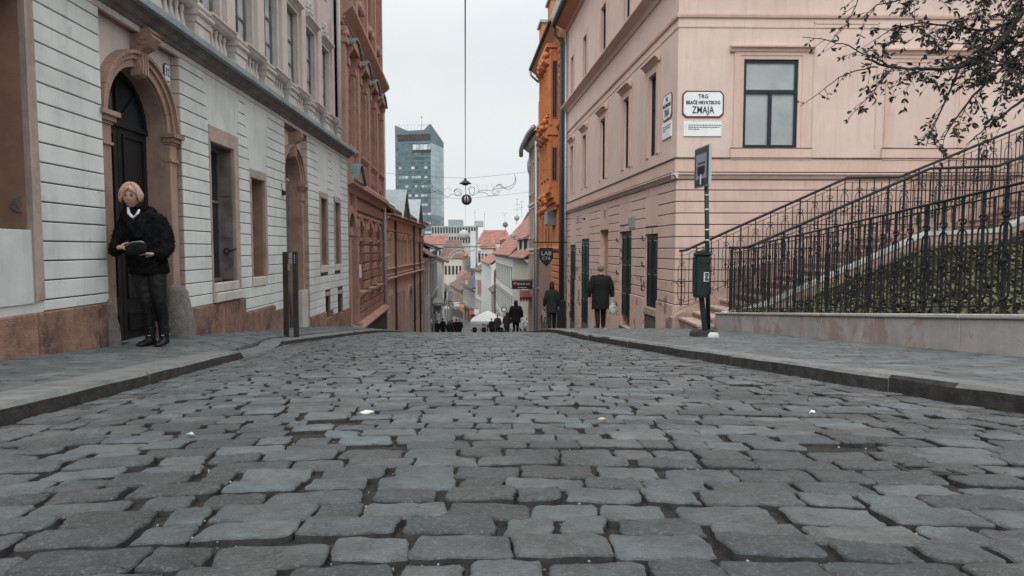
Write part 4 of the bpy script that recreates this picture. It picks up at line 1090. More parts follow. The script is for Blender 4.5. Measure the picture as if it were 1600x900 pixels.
def house(name, label, fr, u0, u1, zb, ez, rz, wallm, roofm, rows, per=None, depth=9, over=.35, wm='bdark', pm='pane', trim=None, ww=.85, shop=None, chim=1, sill=True, cat='building', gable=False, group=None):
    t = thing(name, label, cat, fr.P((u0 + u1) / 2, -depth / 2, zb), group)
    n = per or max(1, int((u1 - u0) / 2.0)); cell = (u1 - u0) / n
    ops = []
    for (a, b) in rows:
        for k in range(n): c = u0 + cell * (k + .5); ops.append((c - ww / 2, c + ww / 2, a, b, .18))
    m = MB(fr); rv = MB(fr); wall_sheet(m, u0, u1, zb, ez, 0, ops, .18, m)
    m.box(u0, u1, -depth, -.19, zb, ez)
    m.quad((u0, 0, zb), (u0, -.2, zb), (u0, -.2, ez), (u0, 0, ez)); m.quad((u1, 0, zb), (u1, -.2, zb), (u1, -.2, ez), (u1, 0, ez))
    m.build('wall', wallm, t)
    for o in ops: window(t, fr, o[0], o[1], o[2], o[3], -.17, 2, (.62,), wm, pm, .07)
    if trim:
        m = MB(fr)
        for o in ops:
            m.box(o[0] - .1, o[0], -.01, .04, o[2], o[3] + .1); m.box(o[1], o[1] + .1, -.01, .04, o[2], o[3] + .1); m.box(o[0] - .14, o[1] + .14, -.01, .1, o[3] + .1, o[3] + .2)
            m.box(o[0] - .12, o[1] + .12, -.01, .1, o[2] - .1, o[2] - .01)
        m.build('window_trim', trim, t, kind='stuff')
        for (a, b) in rows[:-1] if len(rows) > 1 else []:
            m = MB(fr); m.box(u0, u1, -.01, .08, b + .35, b + .5); m.build('string_course', trim, t)
    m = MB(fr); m.prism_u([(-.01, ez - .3), (.08, ez - .3), (over * .8, ez - .1), (over * .9, ez - .03), (-.01, ez - .03)], u0, u1); m.build('eaves_cornice', trim or wallm, t)
    m = MB(fr); m.tube([(u0 - .1, over + .06, ez), (u1 + .1, over + .06, ez)], .07, 6); m.build('gutter', 'pipe_d', t)
    rf = gable_roof(fr, u0, u1, depth, ez, rz, over, roofm, t)
    # gable walls
    m = MB(fr)
    for u in (u0 + .02, u1 - .02): m.add([(u - .02, 0, ez - .1), (u - .02, -depth, ez - .1), (u - .02, -depth / 2, rz - .12), (u + .02, 0, ez - .1), (u + .02, -depth, ez - .1), (u + .02, -depth / 2, rz - .12)], [(0, 1, 2), (5, 4, 3), (0, 3, 4, 1), (1, 4, 5, 2), (2, 5, 3, 0)])
    m.build('gable_wall', wallm, t)
    for k in range(chim):
        u = u0 + (u1 - u0) * (k + .6) / (chim + .4); zc = rz - .3; m = MB(fr)
        m.box(u - .3, u + .3, -depth / 2 + .5, -depth / 2 + 1.1, ez, rz + 1.0); m.box(u - .36, u + .36, -depth / 2 + .44, -depth / 2 + 1.16, rz + 1.0, rz + 1.12); m.build('chimney', 'hbr', rf)
    return t

# salmon house with twin metal dormers
K = Fr(-5.27, 26.5, -.03, 1)
KE = 14.2
kb = thing('salmon_house', 'salmon pink two storey house with two pointed sheet metal dormers, third on the left', 'building', (-5.6, 33, -5))
gw = [1.3, 3.7, 5.1, 10.0, 11.5, 13.1]
ops = []
uw = [1.0, 3.5, 4.7, 5.9, 7.9, 10.0, 11.2, 12.4, 13.5]
for c in uw: ops.append((c - .38, c + .38, -.72, .62, .18))
for c in gw: ops.append((c - .4, c + .4, -4.0, -2.05, .18))
m = MB(K); wall_sheet(m, 0, 6.4, -1.25, 1.45, 0, [o for o in ops if o[1] < 6.4 and o[2] > -1.2], .18); wall_sheet(m, 6.4, KE, -1.25, 1.45, 0, [o for o in ops if o[0] > 6.4 and o[2] > -1.2], .18)
wall_sheet(m, 0, 6.4, -8, -1.25, -.0, [o for o in ops if o[1] < 6.4 and o[2] < -1.2], .18); arch_sheet(m, 6.4, 9.2, -8, -1.25, 0, 7.8, .75, -2.8, .3)
wall_sheet(m, 9.2, KE, -8, -1.25, 0, [o for o in ops if o[0] > 9.2 and o[2] < -1.2], .18)
m.box(0, KE, -8, -.32, -8, 1.45); m.quad((0, 0, -8), (0, -.4, -8), (0, -.4, 1.45), (0, 0, 1.45)); m.quad((KE, 0, -8), (KE, -.4, -8), (KE, -.4, 1.45), (KE, 0, 1.45))
m.build('wall', 'pink', kb)
for o in ops:
    window(kb, K, o[0], o[1], o[2], o[3], -.17, 2, (.6,), 'trim' if o[2] > -1 else 'hc', 'pane', .07)
    m = MB(K); m.box(o[0] - .09, o[0], -.01, .07, o[2] - .05, o[3] + .05); m.box(o[1], o[1] + .09, -.01, .07, o[2] - .05, o[3] + .05)
    if o[2] > -1: m.box(o[0] - .13, o[1] + .13, -.01, .12, o[3] + .05, o[3] + .14); m.box(o[0] - .13, o[0] + .02, -.01, .15, o[3] - .15, o[3] + .05); m.box(o[1] - .02, o[1] + .13, -.01, .15, o[3] - .15, o[3] + .05)
    m.build('window_frame', 'trim', kb)
m = MB(K); m.box(7.05, 8.55, -.33, -.29, -8, -2.0); m.build('door', 'door', kb)
for k in range(8):
    m = MB(K); m.ring(7.8, -2.8, .76, .98, math.pi * k / 8 + .01, math.pi * (k + 1) / 8 - .01, -.01, .08, 3); m.build('voussoir', 'hc', kb)
for u in (6.82, 8.56): m = MB(K); m.box(u, u + .22, -.01, .08, -8, -2.8); m.build('door_jamb', 'hc', kb)
for z, n_, h_ in ((-1.3, .2, .12), (-1.12, .1, .06), (-.86, .12, .06), (.78, .13, .07), (1.3, .25, .1)):
    m = MB(K); m.prism_u([(-.01, z), (n_ * .6, z), (n_, z + h_ * .5), (n_, z + h_), (-.01, z + h_ + .02)], -.02, KE + .02); m.build('string_course', 'trim', kb)
for u in (2.3, 9.1, 11.9): m = MB(K); m.tube([(u, .12, 1.4), (u, .12, -7)], .055, 6); m.build('downpipe', 'pipe_d', kb)
for z in np.arange(-3.9, -1.4, .3):
    for a, b in sub_iv(0, KE, [(o[0] - .1, o[1] + .1) for o in ops if o[2] < -1] + [(6.8, 8.8)]):
        m = MB(K); m.box(a + .02, b - .02, -.005, .012, float(z) + .012, float(z) + .288); m.build('plaster_course', 'pink', kb)
m = MB(K); m.box(-.05, KE + .05, -.2, .42, 1.44, 1.5); m.build('eaves', 'trim', kb)
rf = gable_roof(K, 0, KE, 7, 1.55, 4.6, .42, 'roofd', kb)
for c in (3.4, 9.2):
    d = thing('dormer', None, None); COL.objects.unlink(d); bpy.data.objects.remove(d)
    m = MB(K); m.prism_n([(c - 1.1, 1.52), (c + 1.1, 1.52), (c, 2.62)], -.6, .34); dm = m.build('dormer_gable', 'trim', kb)
    m = MB(K); m.prism_n([(c - .45, 1.6), (c + .45, 1.6), (c, 2.1)], .34, .37); m.build('dormer_opening', 'bdark', dm)
    for s in (-1, 1):
        m = MB(K); q = [(c + s * 1.35, 1.42), (c, 2.78), (c, 2.72), (c + s * 1.3, 1.36)]
        m.prism_n(q, -3.4, .5); m.build('sheet_metal_roof', 'pipe', dm)
m = MB(K); m.tube([(1.2, -3.4, 4.6), (1.2, -3.4, 6.2)], .02, 4); m.tube([(.8, -3.4, 6.0), (1.7, -3.4, 6.0)], .012, 4); m.tube([(.9, -3.4, 5.75), (1.6, -3.4, 5.75)], .012, 4)
o = m.build('tv_antenna', 'wire', kb)

# ================================================================== RIGHT: OLD PINK HOUSE
Rw = Fr(5.49, 0, -.088, 1, side=-1)
cu_, _ = Rw.hit(1055, 390)
cx_, cy_, _z = Rw.P(cu_, 0, 0)
Fw = Fr(cx_, cy_, 1, .018, side=1)
rb = thing('old_pink_house', 'large old pink corner house with grooved ground floor and dark green window, on the right', 'building', (cx_ + 4, cy_ + 5, -2))
RE = Rw.hit(884, 390)[0]; RH = 11.0
def hr(fr, x0, x1, y0, y1, xr=None):
    """opening from pixel edges measured at its top and bottom"""
    xm = (x0 + x1) / 2
    a = fr.hit(x0, (y0 + y1) / 2)[0]; b = fr.hit(x1, (y0 + y1) / 2)[0]
    c, t = fr.hit(xm, y0); d, bt = fr.hit(xm, y1)
    return [min(a, b), max(a, b), bt, t]
w1 = [hr(Rw, 892, 896, 228, 301), hr(Rw, 911, 916, 211, 293), hr(Rw, 938.5, 946, 185, 280), hr(Rw, 974.5, 983, 157, 265), hr(Rw, 1014, 1026, 118, 248)]
w2 = [hr(Rw, 895, 899.5, 85, 150), hr(Rw, 914, 920.5, 51, 126), hr(Rw, 943, 951.5, 5, 87)]
zt2, zb2 = np.mean([o[3] for o in w2]), np.mean([o[2] for o in w2]); zt1, zb1 = np.mean([o[3] for o in w1]), np.mean([o[2] for o in w1])
for o in w1: o[2], o[3] = float(zb1), float(zt1)
w2 = [[o[0], o[1], float(zb2), float(zt2)] for o in w1]
print('R windows', w1, zb2, zt2, 'corner', cu_, 'end', RE)
doors = [hr(Rw, 890.7, 899, 384, 503), hr(Rw, 908, 920, 375, 505), hr(Rw, 936.7, 949.3, 361, 515), hr(Rw, 966.7, 985.7, 353, 512), hr(Rw, 1007, 1026.7, 356, 481)]
print('doors', doors)
GB = 1.75       # top of the ground floor (string moulding)
m = MB(Rw); rv = MB(Rw)
wall_sheet(m, cu_, RE, GB, RH, 0, [(*o, .16) for o in w1 + w2], .16, rv)
m.build('street_wall', 'rpink', rb); rv.build('reveals', 'rpink', rb, kind='stuff')
m = MB(Rw); rv = MB(Rw)
wall_sheet(m, cu_, RE, -7, GB, -.02, [(o[0], o[1], o[2], o[3], .3) for o in doors], .3, rv)
m.build('ground_floor_wall', 'groove', rb); rv.build('door_reveals', 'rpeel', rb, kind='stuff')
m = MB(); a_, b_, c_, d_ = Rw.P(cu_ + .35, -.36, 0), Rw.P(RE, -.36, 0), Rw.P(RE, -9, 0), Fw.P(16, -12, 0)
e_ = Fw.P(16, -.3, 0); f_ = Fw.P(.35, -.3, 0)
poly = [a_, b_, c_, d_, e_, f_]; k = len(poly)
m.add([(p[0], p[1], -7) for p in poly] + [(p[0], p[1], RH) for p in poly], [tuple(range(k))[::-1], tuple(range(k, 2 * k))] + [(i, (i + 1) % k, k + (i + 1) % k, k + i) for i in range(k)], world=True)
m.build('core', 'rpink', rb)
# front facade
fwn = hr(Fw, 1161, 1246, 93, 231)
m = MB(Fw); rv = MB(Fw)
wall_sheet(m, 0, 16, GB, RH, 0, [(*fwn, .12), (fwn[0] + 1.25, fwn[1] + 1.25, 8.0, 10.0, .12)], .12, rv); m.build('front_wall', 'rpink', rb); rv.build('front_reveals', 'rpink', rb, kind='stuff')
m = MB(Fw); wall_sheet(m, 0, 16, -4, GB, -.02, [], .1); m.build('front_base', 'groove', rb)
fz = [1.2 - .287 * k for k in range(-1, 9)][::-1]
plz = 1.2 - .287 * 9 + .0
fz = [Fw.hit(1058, y)[1] for y in (476, 458, 440, 422, 405, 388, 370, 351, 333, 315, 297)] + [GB - .02]
zone = {0: 1}
def rcourse(fr, a, b, z0, z1, m_):
    mm = MB(fr); mm.block(a, b, z0 + .011, z1 - .011, -.022, .0, .010); return mm.build('plaster_course', m_, rb)
for i in range(len(fz) - 1):
    a, b = fz[i], fz[i + 1]
    cuts = [(o[0] - .02, o[1] + .02) for o in doors if b > o[2] and a < o[3] + .05]
    cuts += [(o[0] + .0, o[1] - .0) for o in doors if a >= o[3] + .05 and a < GB - .3]
    pts = [cu_, *[cu_ + .0]]
    for x, y in sub_iv(cu_, RE, cuts):
        rcourse(Rw, x, y, a, b, 'rpink2' if i > 1 else 'rpeel')
    for x, y in ((0, 4.1), (4.1, 9.0), (9.0, 16)): rcourse(Fw, x, y, a, b, 'rpink2' if i > 1 else 'rpeel')
for o in doors:     # flat strips above doors
    if o[3] + .06 < GB: m = MB(Rw); m.box(o[0] + .03, o[1] - .03, -.022, -.004, o[3] + .05, GB - .02); m.build('plain_panel', 'rpink2', rb)
# plinth under the courses, broken by door openings, peeling
for x, y in sub_iv(cu_, RE, [(o[0] - .02, o[1] + .02) for o in doors if o[2] < fz[0]]):
    m = MB(Rw); m.block(x, y, -7, fz[0] - .01, -.022, .035, .012); m.build('plinth', 'rpeel', rb)
m = MB(Fw); m.block(0, 16, -4, fz[0] - .01, -.022, .035, .012); m.build('plinth', 'rpeel', rb)
# mouldings
def band(fr, u0, u1, prof, name, m_): mm = MB(fr); mm.prism_u(prof, u0, u1); return mm.build(name, m_, rb)
zA = Fw.hit(1060, 274)[1]; zB_ = Fw.hit(1060, 247)[1]; zC = Fw.hit(1060, 232)[1]
for fr, a, b in ((Rw, cu_ - .12, RE), (Fw, -.12, 16)):
    band(fr, a, b, [(-.01, zA - .1), (.03, zA - .08), (.06, zA - .02), (.12, zA + .02), (.12, zA + .05), (-.01, zA + .07)], 'string_moulding', 'rpink')
    band(fr, a + .08, b, [(-.01, zA + .07), (.05, zA + .07), (.05, zB_), (-.01, zB_ + .02)], 'sill_band', 'rpink2')
    band(fr, a + .09, b, [(-.01, zA + .0701), (.09, zA + .0701), (.085, zA + .085), (-.01, zA + .09)], 'ledge_dirt', 'dirtyline')
    band(fr, a + .05, b, [(-.01, zB_ - .02), (.075, zB_ - .015), (.075, zB_ + .012), (-.01, zB_ + .022)], 'ledge', 'dirtyline')
zD = Fw.hit(1060, 24)[1]
for fr, a, b in ((Rw, cu_ - .05, RE), (Fw, -.05, 16)):
    band(fr, a, b, [(-.01, zD - .06), (.04, zD - .05), (.055, zD), (.055, zD + .04), (-.01, zD + .05)], 'upper_moulding', 'rpink2')
    band(fr, a + .03, b, [(-.01, zD - .30), (.015, zD - .29), (.02, zD - .26), (-.01, zD - .25)], 'panel_line', 'rpink2')
zE = Rw.hit(880, 176)[1]
zE = Rw.hit(950, 91)[1] if False else float(np.mean([Rw.hit(882, 174)[1], Rw.hit(940, 103)[1], Rw.hit(1000, 28)[1]]))
for fr, a, b in ((Rw, cu_ - .3, RE), (Fw, -.3, 16)):
    band(fr, a, b, [(-.01, zE - .28), (.05, zE - .26), (.08, zE - .12), (.2, zE - .04), (.3, zE), (.3, zE + .06), (-.01, zE + .12)], 'storey_cornice', 'rpink2')
# windows of the street side
for o in w1 + w2:
    window(rb, Rw, o[0], o[1], o[2], o[3], -.14, 2, (.6,), 'dgreen', 'pane', .06)
    m = MB(Rw); m.box(o[0] - .22, o[0], -.01, .03, o[2], o[3] + .22); m.box(o[1], o[1] + .22, -.01, .03, o[2], o[3] + .22); m.box(o[0], o[1], -.01, .03, o[3], o[3] + .22); m.build('architrave', 'rpink2', rb)
for o in w1:
    m = MB(Rw); m.prism_u([(.029, o[3] + .2), (.06, o[3] + .22), (.12, o[3] + .3), (.18, o[3] + .33), (.18, o[3] + .37), (-.01, o[3] + .4)], o[0] - .3, o[1] + .3); m.build('window_hood', 'rpink2', rb)
    m = MB(Rw); m.box(o[0] - .3, o[1] + .3, -.01, .035, o[3] + .45, zD - .32) if False else m.box(o[0] - .42, o[0] - .36, -.01, .02, o[2], zD - .3); m.build('panel_edge', 'rpink2', rb)
# the dark green casement of the front
o = fwn
wf = window(rb, Fw, o[0], o[1], o[2], o[3], -.09, 1, (), 'dgreen', 'curtain', .075, .07)
for ch in list(wf.children): bpy.data.objects.remove(ch)
zt = o[3] - (o[3] - o[2]) * .355
m = MB(Fw); m.box(o[0] + .07, o[1] - .07, -.09, -.012, zt - .06, zt + .03); m.box((o[0] + o[1]) / 2 - .045, (o[0] + o[1]) / 2 + .045, -.09, -.016, o[2] + .07, zt - .06); m.build('transom', 'dgreen', wf)
for a, b, c, d in ((o[0] + .075, o[1] - .075, zt + .03, o[3] - .075), (o[0] + .075, (o[0] + o[1]) / 2 - .045, o[2] + .075, zt - .06), ((o[0] + o[1]) / 2 + .045, o[1] - .075, o[2] + .075, zt - .06)):
    m = MB(Fw); m.box(a, b, -.075, -.06, c, d); m.build('pane', 'curtain', wf)
    m = MB(Fw); e = .022
    for q in ((a, a + e, c, d), (b - e, b, c, d), (a + e, b - e, c, c + e), (a + e, b - e, d - e, d)): m.box(q[0], q[1], -.06, -.052, q[2], q[3])
    m.build('sash', 'pipe', wf)
def front_arch(a0, a1, z0, z1):
    m = MB(Fw)
    for s, e, n_ in ((.0, .09, .02), (.09, .24, .035)):
        m.box(a0 - e, a0 - s, -.01, n_, z0, z1 + e); m.box(a1 + s, a1 + e, -.01, n_, z0, z1 + e); m.box(a0 - s, a1 + s, -.01, n_, z1 + s, z1 + e)
    m.build('architrave', 'rpink2', rb)
    m = MB(Fw); m.prism_u([(.03, z1 + .16), (.06, z1 + .18), (.08, z1 + .24), (.14, z1 + .27), (.14, z1 + .31), (-.01, z1 + .34)], a0 - .36, a1 + .36); m.build('window_hood', 'rpink2', rb)
front_arch(*fwn)
# blind window panel further right and flat pilaster strips
bw = hr(Fw, 1397, 1492, 98, 231)
front_arch(*bw)
m = MB(Fw); m.box(bw[0], bw[1], -.01, .006, bw[2], bw[3]); m.build('blind_window', 'rpink', rb)
for px in (1054, 1268, 1372, 1512):
    u = Fw.hit(px, 150)[0]
for x0, x1 in ((1272, 1374), ):
    a = Fw.hit(x0, 40)[0]; b = Fw.hit(x1, 40)[0]
    m = MB(Fw); z1 = Fw.hit(1300, 35)[1]; z0 = Fw.hit(1300, 231)[1]
    for q in ((a, a + .03, z0, z1), (b - .03, b, z0, z1), (a, b, z1 - .04, z1)): m.box(q[0], q[1], -.01, .014, q[2], q[3])
    m.build('panel_edge', 'rpink2', rb)
sb = Fw.hit(1140, 232)[0], Fw.hit(1267, 232)[0]
m = MB(Fw); m.block(sb[0], sb[1], zC - .28, zC, -.01, .07, .01); m.build('sill_block', 'rpink2', rb)
m = MB(Fw); m.box(sb[0], sb[1], -.01, .078, zC, zC + .015); m.build('sill_dirt', 'dirtyline', rb)
m = MB(Fw); m.block(bw[0] - .3, bw[1] + .3, zC - .28, zC, -.01, .07, .01); m.build('sill_block', 'rpink2', rb)
m = MB(Fw); m.box(bw[0] - .3, bw[1] + .3, -.01, .078, zC, zC + .015); m.build('sill_dirt', 'dirtyline', rb)
m = MB(Fw); window(rb, Fw, fwn[0] + 1.25, fwn[1] + 1.25, 8.0, 10.0, -.09, 2, (.65,), 'dgreen', 'curtain', .07)
# door leaves of the street side
def leaf(o, zb, n, panels, m_='dgreen', nm='door', top=None):
    uc = (o[0] + o[1]) / 2
    zt_ = top or o[3]
    par = None
    for s in (-1, 1):
        a, b = (o[0] + .04, uc - .008) if s < 0 else (uc + .008, o[1] - .04)
        m = MB(Rw); m.box(a, b, n - .05, n, zb, zt_ - .03); d = m.build(nm, m_, rb)
        for (p, q) in panels:
            z0, z1 = zb + (zt_ - zb) * p, zb + (zt_ - zb) * q; m = MB(Rw)
            for t in ((a + .07, a + .1, z0, z1), (b - .1, b - .07, z0, z1), (a + .1, b - .1, z0, z0 + .03), (a + .1, b - .1, z1 - .03, z1)): m.box(t[0], t[1], n, n + .02, t[2], t[3])
            m.build('panel_moulding', m_, d)
            m = MB(Rw); m.box(a + .1, b - .1, n, n + .012, z1 - .07, z1 - .045); m.build('weather_strip', 'pipe', d)
leaf(doors[4], doors[4][2], -.06, ((.04, .48), (.52, .94)), top=doors[4][3] - .18)
leaf(doors[3], Rw.hit(975, 494)[1], -.10, ((.03, .28), (.33, .62), (.66, .95)), top=doors[3][3] - .16)
leaf(doors[1], doors[1][2], -.02, ((.04, .3), (.35, .62), (.68, .95)))
leaf(doors[0], doors[0][2], -.02, ((.05, .3), (.35, .6), (.65, .95)))
for o in (doors[4], doors[3]):
    m = MB(Rw); m.box(o[0] + .01, o[1] - .01, -.12, -.01, o[3] - .17, o[3]); m.build('door_lintel', 'rpeel', rb)
o = doors[4]; m = MB(Rw); m.block(o[0], o[1], o[2] - .22, o[2] - .01, -.2, .02, .015); m.build('door_sill', 'step', rb)
m = MB(Rw); m.box(doors[2][0] + .02, doors[2][1] - .02, -.24, -.2, doors[2][2], doors[2][3]); m.build('door', 'brick2', rb)
# hinges by the doors
for o in (doors[4], doors[3], doors[1], doors[0]):
    for f in (.2, .52, .85):
        z = o[2] + (o[3] - o[2]) * f; m = MB(Rw); m.tube([(o[1] + .03, .0, z), (o[1] + .03, .07, z), (o[1] + .03, .07, z + .12)], .02, 5); m.build('shutter_hinge', 'iron', rb)
# eaves, gutter, roof
ez = RH
m = MB(Rw); m.prism_u([(-.01, ez - .55), (.06, ez - .5), (.1, ez - .3), (.5, ez - .12), (.55, ez - .08), (.55, ez), (-.01, ez)], cu_ - .5, RE); m.build('eaves', 'orange_s', rb)
m = MB(Fw); m.prism_u([(-.01, ez - .55), (.06, ez - .5), (.1, ez - .3), (.5, ez - .12), (.55, ez - .08), (.55, ez), (-.01, ez)], -.5, 16); m.build('eaves', 'orange_s', rb)
m = MB(Rw); m.tube([(cu_ - .5, .65, ez - .02), (RE + .2, .65, ez - .02)], .12, 8); m.build('gutter', 'pipe_d', rb)
m = MB(Rw); m.prism_u([(.6, ez + .02), (-6, ez + 4), (-6, ez + .02)], cu_ - .5, RE); m.build('roof', 'roofd', rb)
m = MB(Rw); m.tube([(RE + .05, .6, ez - .1), (RE + .05, .6, ez - .5), (RE + .0, .15, ez - .95), (RE - .1, .12, ez - 1.3), (RE - .1, .12, -6.5)], .075, 8); m.build('downpipe', 'pipe_d', rb)
m = MB(Rw); m.tube([(RE - .45, .1, ez - .6), (RE - .45, .1, -6.5)], .06, 8); m.build('downpipe', 'pipe', rb)
m = MB(Rw); m.tube([(RE + .35, .2, ez - .6), (RE + .35, .2, -6.5)], .09, 8); m.build('downpipe', 'pipe_d', rb)
# utility boxes and little wires
for px, py, w_, h_, mm_, nm in ((985.5, 348, .16, .3, 'lead', 'meter_plate'), (946, 331, .12, .35, 'rpeel', 'meter_plate')):
    u, z = Rw.hit(px, py); m = MB(Rw); m.box(u - w_ / 2, u + w_ / 2, 0, .05, z - h_ / 2, z + h_ / 2); m.build(nm, mm_, rb)
# street name plates: front and side
def name_plate(fr, px0, px1, py0, py1, label, side=1, tx=True):
    a, z1 = fr.hit(px0, py0); b, _ = fr.hit(px1, py0); _, z0 = fr.hit((px0 + px1) / 2, py1)
    _, z1 = fr.hit((px0 + px1) / 2, py0)
    a, b = min(a, b), max(a, b)
    uc, zc, hw, hh = (a + b) / 2, (z0 + z1) / 2, (b - a) / 2, (z1 - z0) / 2
    t = thing('street_sign', label, 'street sign', fr.P(uc, 0, zc))
    m = MB(fr); m.prism_n(rrect(uc, zc, hw, hh, .09), .0, .022); m.build('border', 'maroon', t)
    m = MB(fr); m.prism_n(rrect(uc, zc, hw, hh, .09, -.035), .0221, .028); m.build('plate', 'paint_w', t)
    r = (fr.U[0] * side, fr.U[1] * side, 0); up = (0, 0, 1)
    text(t, 'TRG', fr.P(uc, .030, zc + hh * .56), r, up, hh * .42, 'black', bold=.004, sx=.9 * min(1, hw / .5))
    text(t, 'BRAĆE HRVATSKOG', fr.P(uc, .030, zc + hh * .1), r, up, hh * .36, 'black', bold=.005, sx=.70 * hw / .48)
    text(t, 'ZMAJA', fr.P(uc, .030, zc - hh * .46), r, up, hh * .74, 'black', bold=.004, sx=.72 * min(1, hw / .5))
    return t
name_plate(Fw, 1066, 1131, 142, 184, 'white street name plate with maroon border on the front wall of the pink house')
name_plate(Rw, 1037, 1051, 147, 187, 'white street name plate round the corner on the street side wall', side=-1)
def info_plate(fr, px0, px1, py0, py1, label, side=1):
    a = fr.hit(px0, py0)[0]; b = fr.hit(px1, py0)[0]; a, b = min(a, b), max(a, b)
    z1 = fr.hit((px0 + px1) / 2, py0)[1]; z0 = fr.hit((px0 + px1) / 2, py1)[1]
    t = thing('information_plate', label, 'sign', fr.P((a + b) / 2, 0, z0))
    m = MB(fr); m.box(a, b, .0, .03, z0, z1); m.build('plate', 'paint_w', t)
    rk = random.Random(4); h = z1 - z0; w_ = b - a
    m = MB(fr)
    for ln, ww in ((.74, .84), (.60, .84), (.47, .32)):
        x = .12
        while x < .12 + ww - .04:
            l = rk.uniform(.025, .07)
            u0 = a + w_ * x if side > 0 else b - w_ * x - w_ * l
            m.box(u0, u0 + w_ * l, .0301, .0315, z0 + h * ln - h * .03, z0 + h * ln + h * .03); x += l + .012
    m.build('small_lettering', 'black', t)
    m = MB(fr); u0 = a + w_ * .05 if side > 0 else b - w_ * .06; m.box(u0, u0 + .006, .0301, .0315, z0 + h * .1, z0 + h * .85); m.build('vertical_line', 'pipe', t)
info_plate(Fw, 1068, 1127, 190, 213, 'plain white information plate with three lines of small print, below the front street sign')
info_plate(Rw, 1036, 1050, 191, 216, 'small white information plate below the side wall street sign', -1)
# little blue number plate by the door
u, z = Rw.hit(990, 347); m = MB(Rw); m.box(u - .16, u + .16, .0, .02, z - .17, z + .17); o = m.build('house_number_plate', 'sign_p'); tags(o, 'small pale number plate between the two dark green doors of the pink house', 'sign')
# ================================================================== RETAINING WALL, STAIRS, RAILINGS, BANK
RT = Fr(3.87, 0, .045, 1, side=-1)
def wline(u):                       # top of the retaining wall
    a, b = RT.hit(1600, 491), RT.hit(1130, 488); t = (u - a[0]) / (b[0] - a[0]); return a[1] + (b[1] - a[1]) * t
def sblock(m, u0, u1, zb, zt, n0, n1, c=.01):
    p = []
    for n, q in ((n0, 0), (n1 - c, 0), (n1, c)):
        p += [(u0 + q, n, zb(u0) + q), (u1 - q, n, zb(u1) + q), (u1 - q, n, zt(u1) - q), (u0 + q, n, zt(u0) - q)]
    f = [(3, 2, 1, 0), (8, 9, 10, 11)]
    for k in (0, 4):
        for i in range(4): f.append((k + i, k + (i + 1) % 4, k + 4 + (i + 1) % 4, k + 4 + i))
    return m.add(p, f)
rw = thing('retaining_wall', 'low grey retaining wall of long stained blocks with a pale coping, along the right pavement', 'wall', RT.P(9, 0, road_z(9)))
js = sorted([RT.hit(px, 510)[0] for px in (1126, 1159, 1216, 1281, 1365, 1500)])
us = [js[0] - 1.5 * k for k in (3, 2, 1)] + js + [14.15]
for a, b in zip(us, us[1:]):
    m = MB(RT); sblock(m, a + .004, b - .004, lambda u: road_z(u) - .1, lambda u: wline(u) - .045, -.3, 0); m.build('wall_block', 'retain', rw)
    m = MB(RT); sblock(m, a + .003, b - .003, lambda u: wline(u) - .043, lambda u: wline(u), -.34, .022); m.build('coping_stone', 'cop', rw)
# ---- stairs
YF, YB = 14.15, 15.62
def sX(px, Y): return at(px, 400, Y).x
X0S, RUN, RISE, Z0S = 4.1, .331, .150, -1.80
land0 = X0S + RUN * 14; land1 = land0 + 1.7
def stair_z(x):
    if x < X0S: return Z0S
    if x < land0: return Z0S + RISE * ((x - X0S) / RUN)
    z = Z0S + RISE * 14
    return z if x < land1 else z + RISE * ((x - land1) / RUN)
st = thing('stairs', 'stone stairs rising to the right along the front of the pink house', 'stairs', (6.5, 14.9, -1.9))
for i in range(30):
    x = X0S + RUN * i if i < 14 else land1 + RUN * (i - 14)
    z = Z0S + RISE * (i + 1)
    x1 = x + RUN + .02
    if i == 13: x1 = land1 + .02
    ya = YF + .0 if i > 1 else YF - (.15 if i == 0 else .05)
    m = MB(); m.add([(x - .03, ya, z - .05), (x1, ya, z - .05), (x1, YB + .4, z - .05), (x - .03, YB + .4, z - .05), (x - .03, ya, z), (x1, ya, z), (x1, YB + .4, z), (x - .03, YB + .4, z)], [(0, 1, 2, 3), (4, 7, 6, 5), (0, 4, 5, 1), (1, 5, 6, 2), (2, 6, 7, 3), (3, 7, 4, 0)], world=True); m.build('tread', 'step', st)
    m = MB(); m.add([(x, ya + .01, -3.2), (x1 - .03, ya + .01, -3.2), (x1 - .03, YB + .4, -3.2), (x, YB + .4, -3.2), (x, ya + .01, z - .051), (x1 - .03, ya + .01, z - .051), (x1 - .03, YB + .4, z - .051), (x, YB + .4, z - .051)], [(0, 1, 2, 3), (4, 7, 6, 5), (0, 4, 5, 1), (1, 5, 6, 2), (2, 6, 7, 3), (3, 7, 4, 0)], world=True); m.build('riser', 'riser', st)
def slope_bar(pts, y0, y1, h0, h1, name, m_, parent):
    """a bar following a polyline of (x, z), spanning y0..y1 and h0..h1 about it"""
    m = MB(); V = []; F = []
    for x, z in pts: V += [(x, y0, z + h0), (x, y1, z + h0), (x, y1, z + h1), (x, y0, z + h1)]
    for i in range(len(pts) - 1):
        for k in range(4): F.append((i * 4 + k, i * 4 + (k + 1) % 4, i * 4 + 4 + (k + 1) % 4, i * 4 + 4 + k))
    F += [(0, 1, 2, 3), (len(V) - 1, len(V) - 2, len(V) - 3, len(V) - 4)]
    m.add(V, F, world=True); return m.build(name, m_, parent)
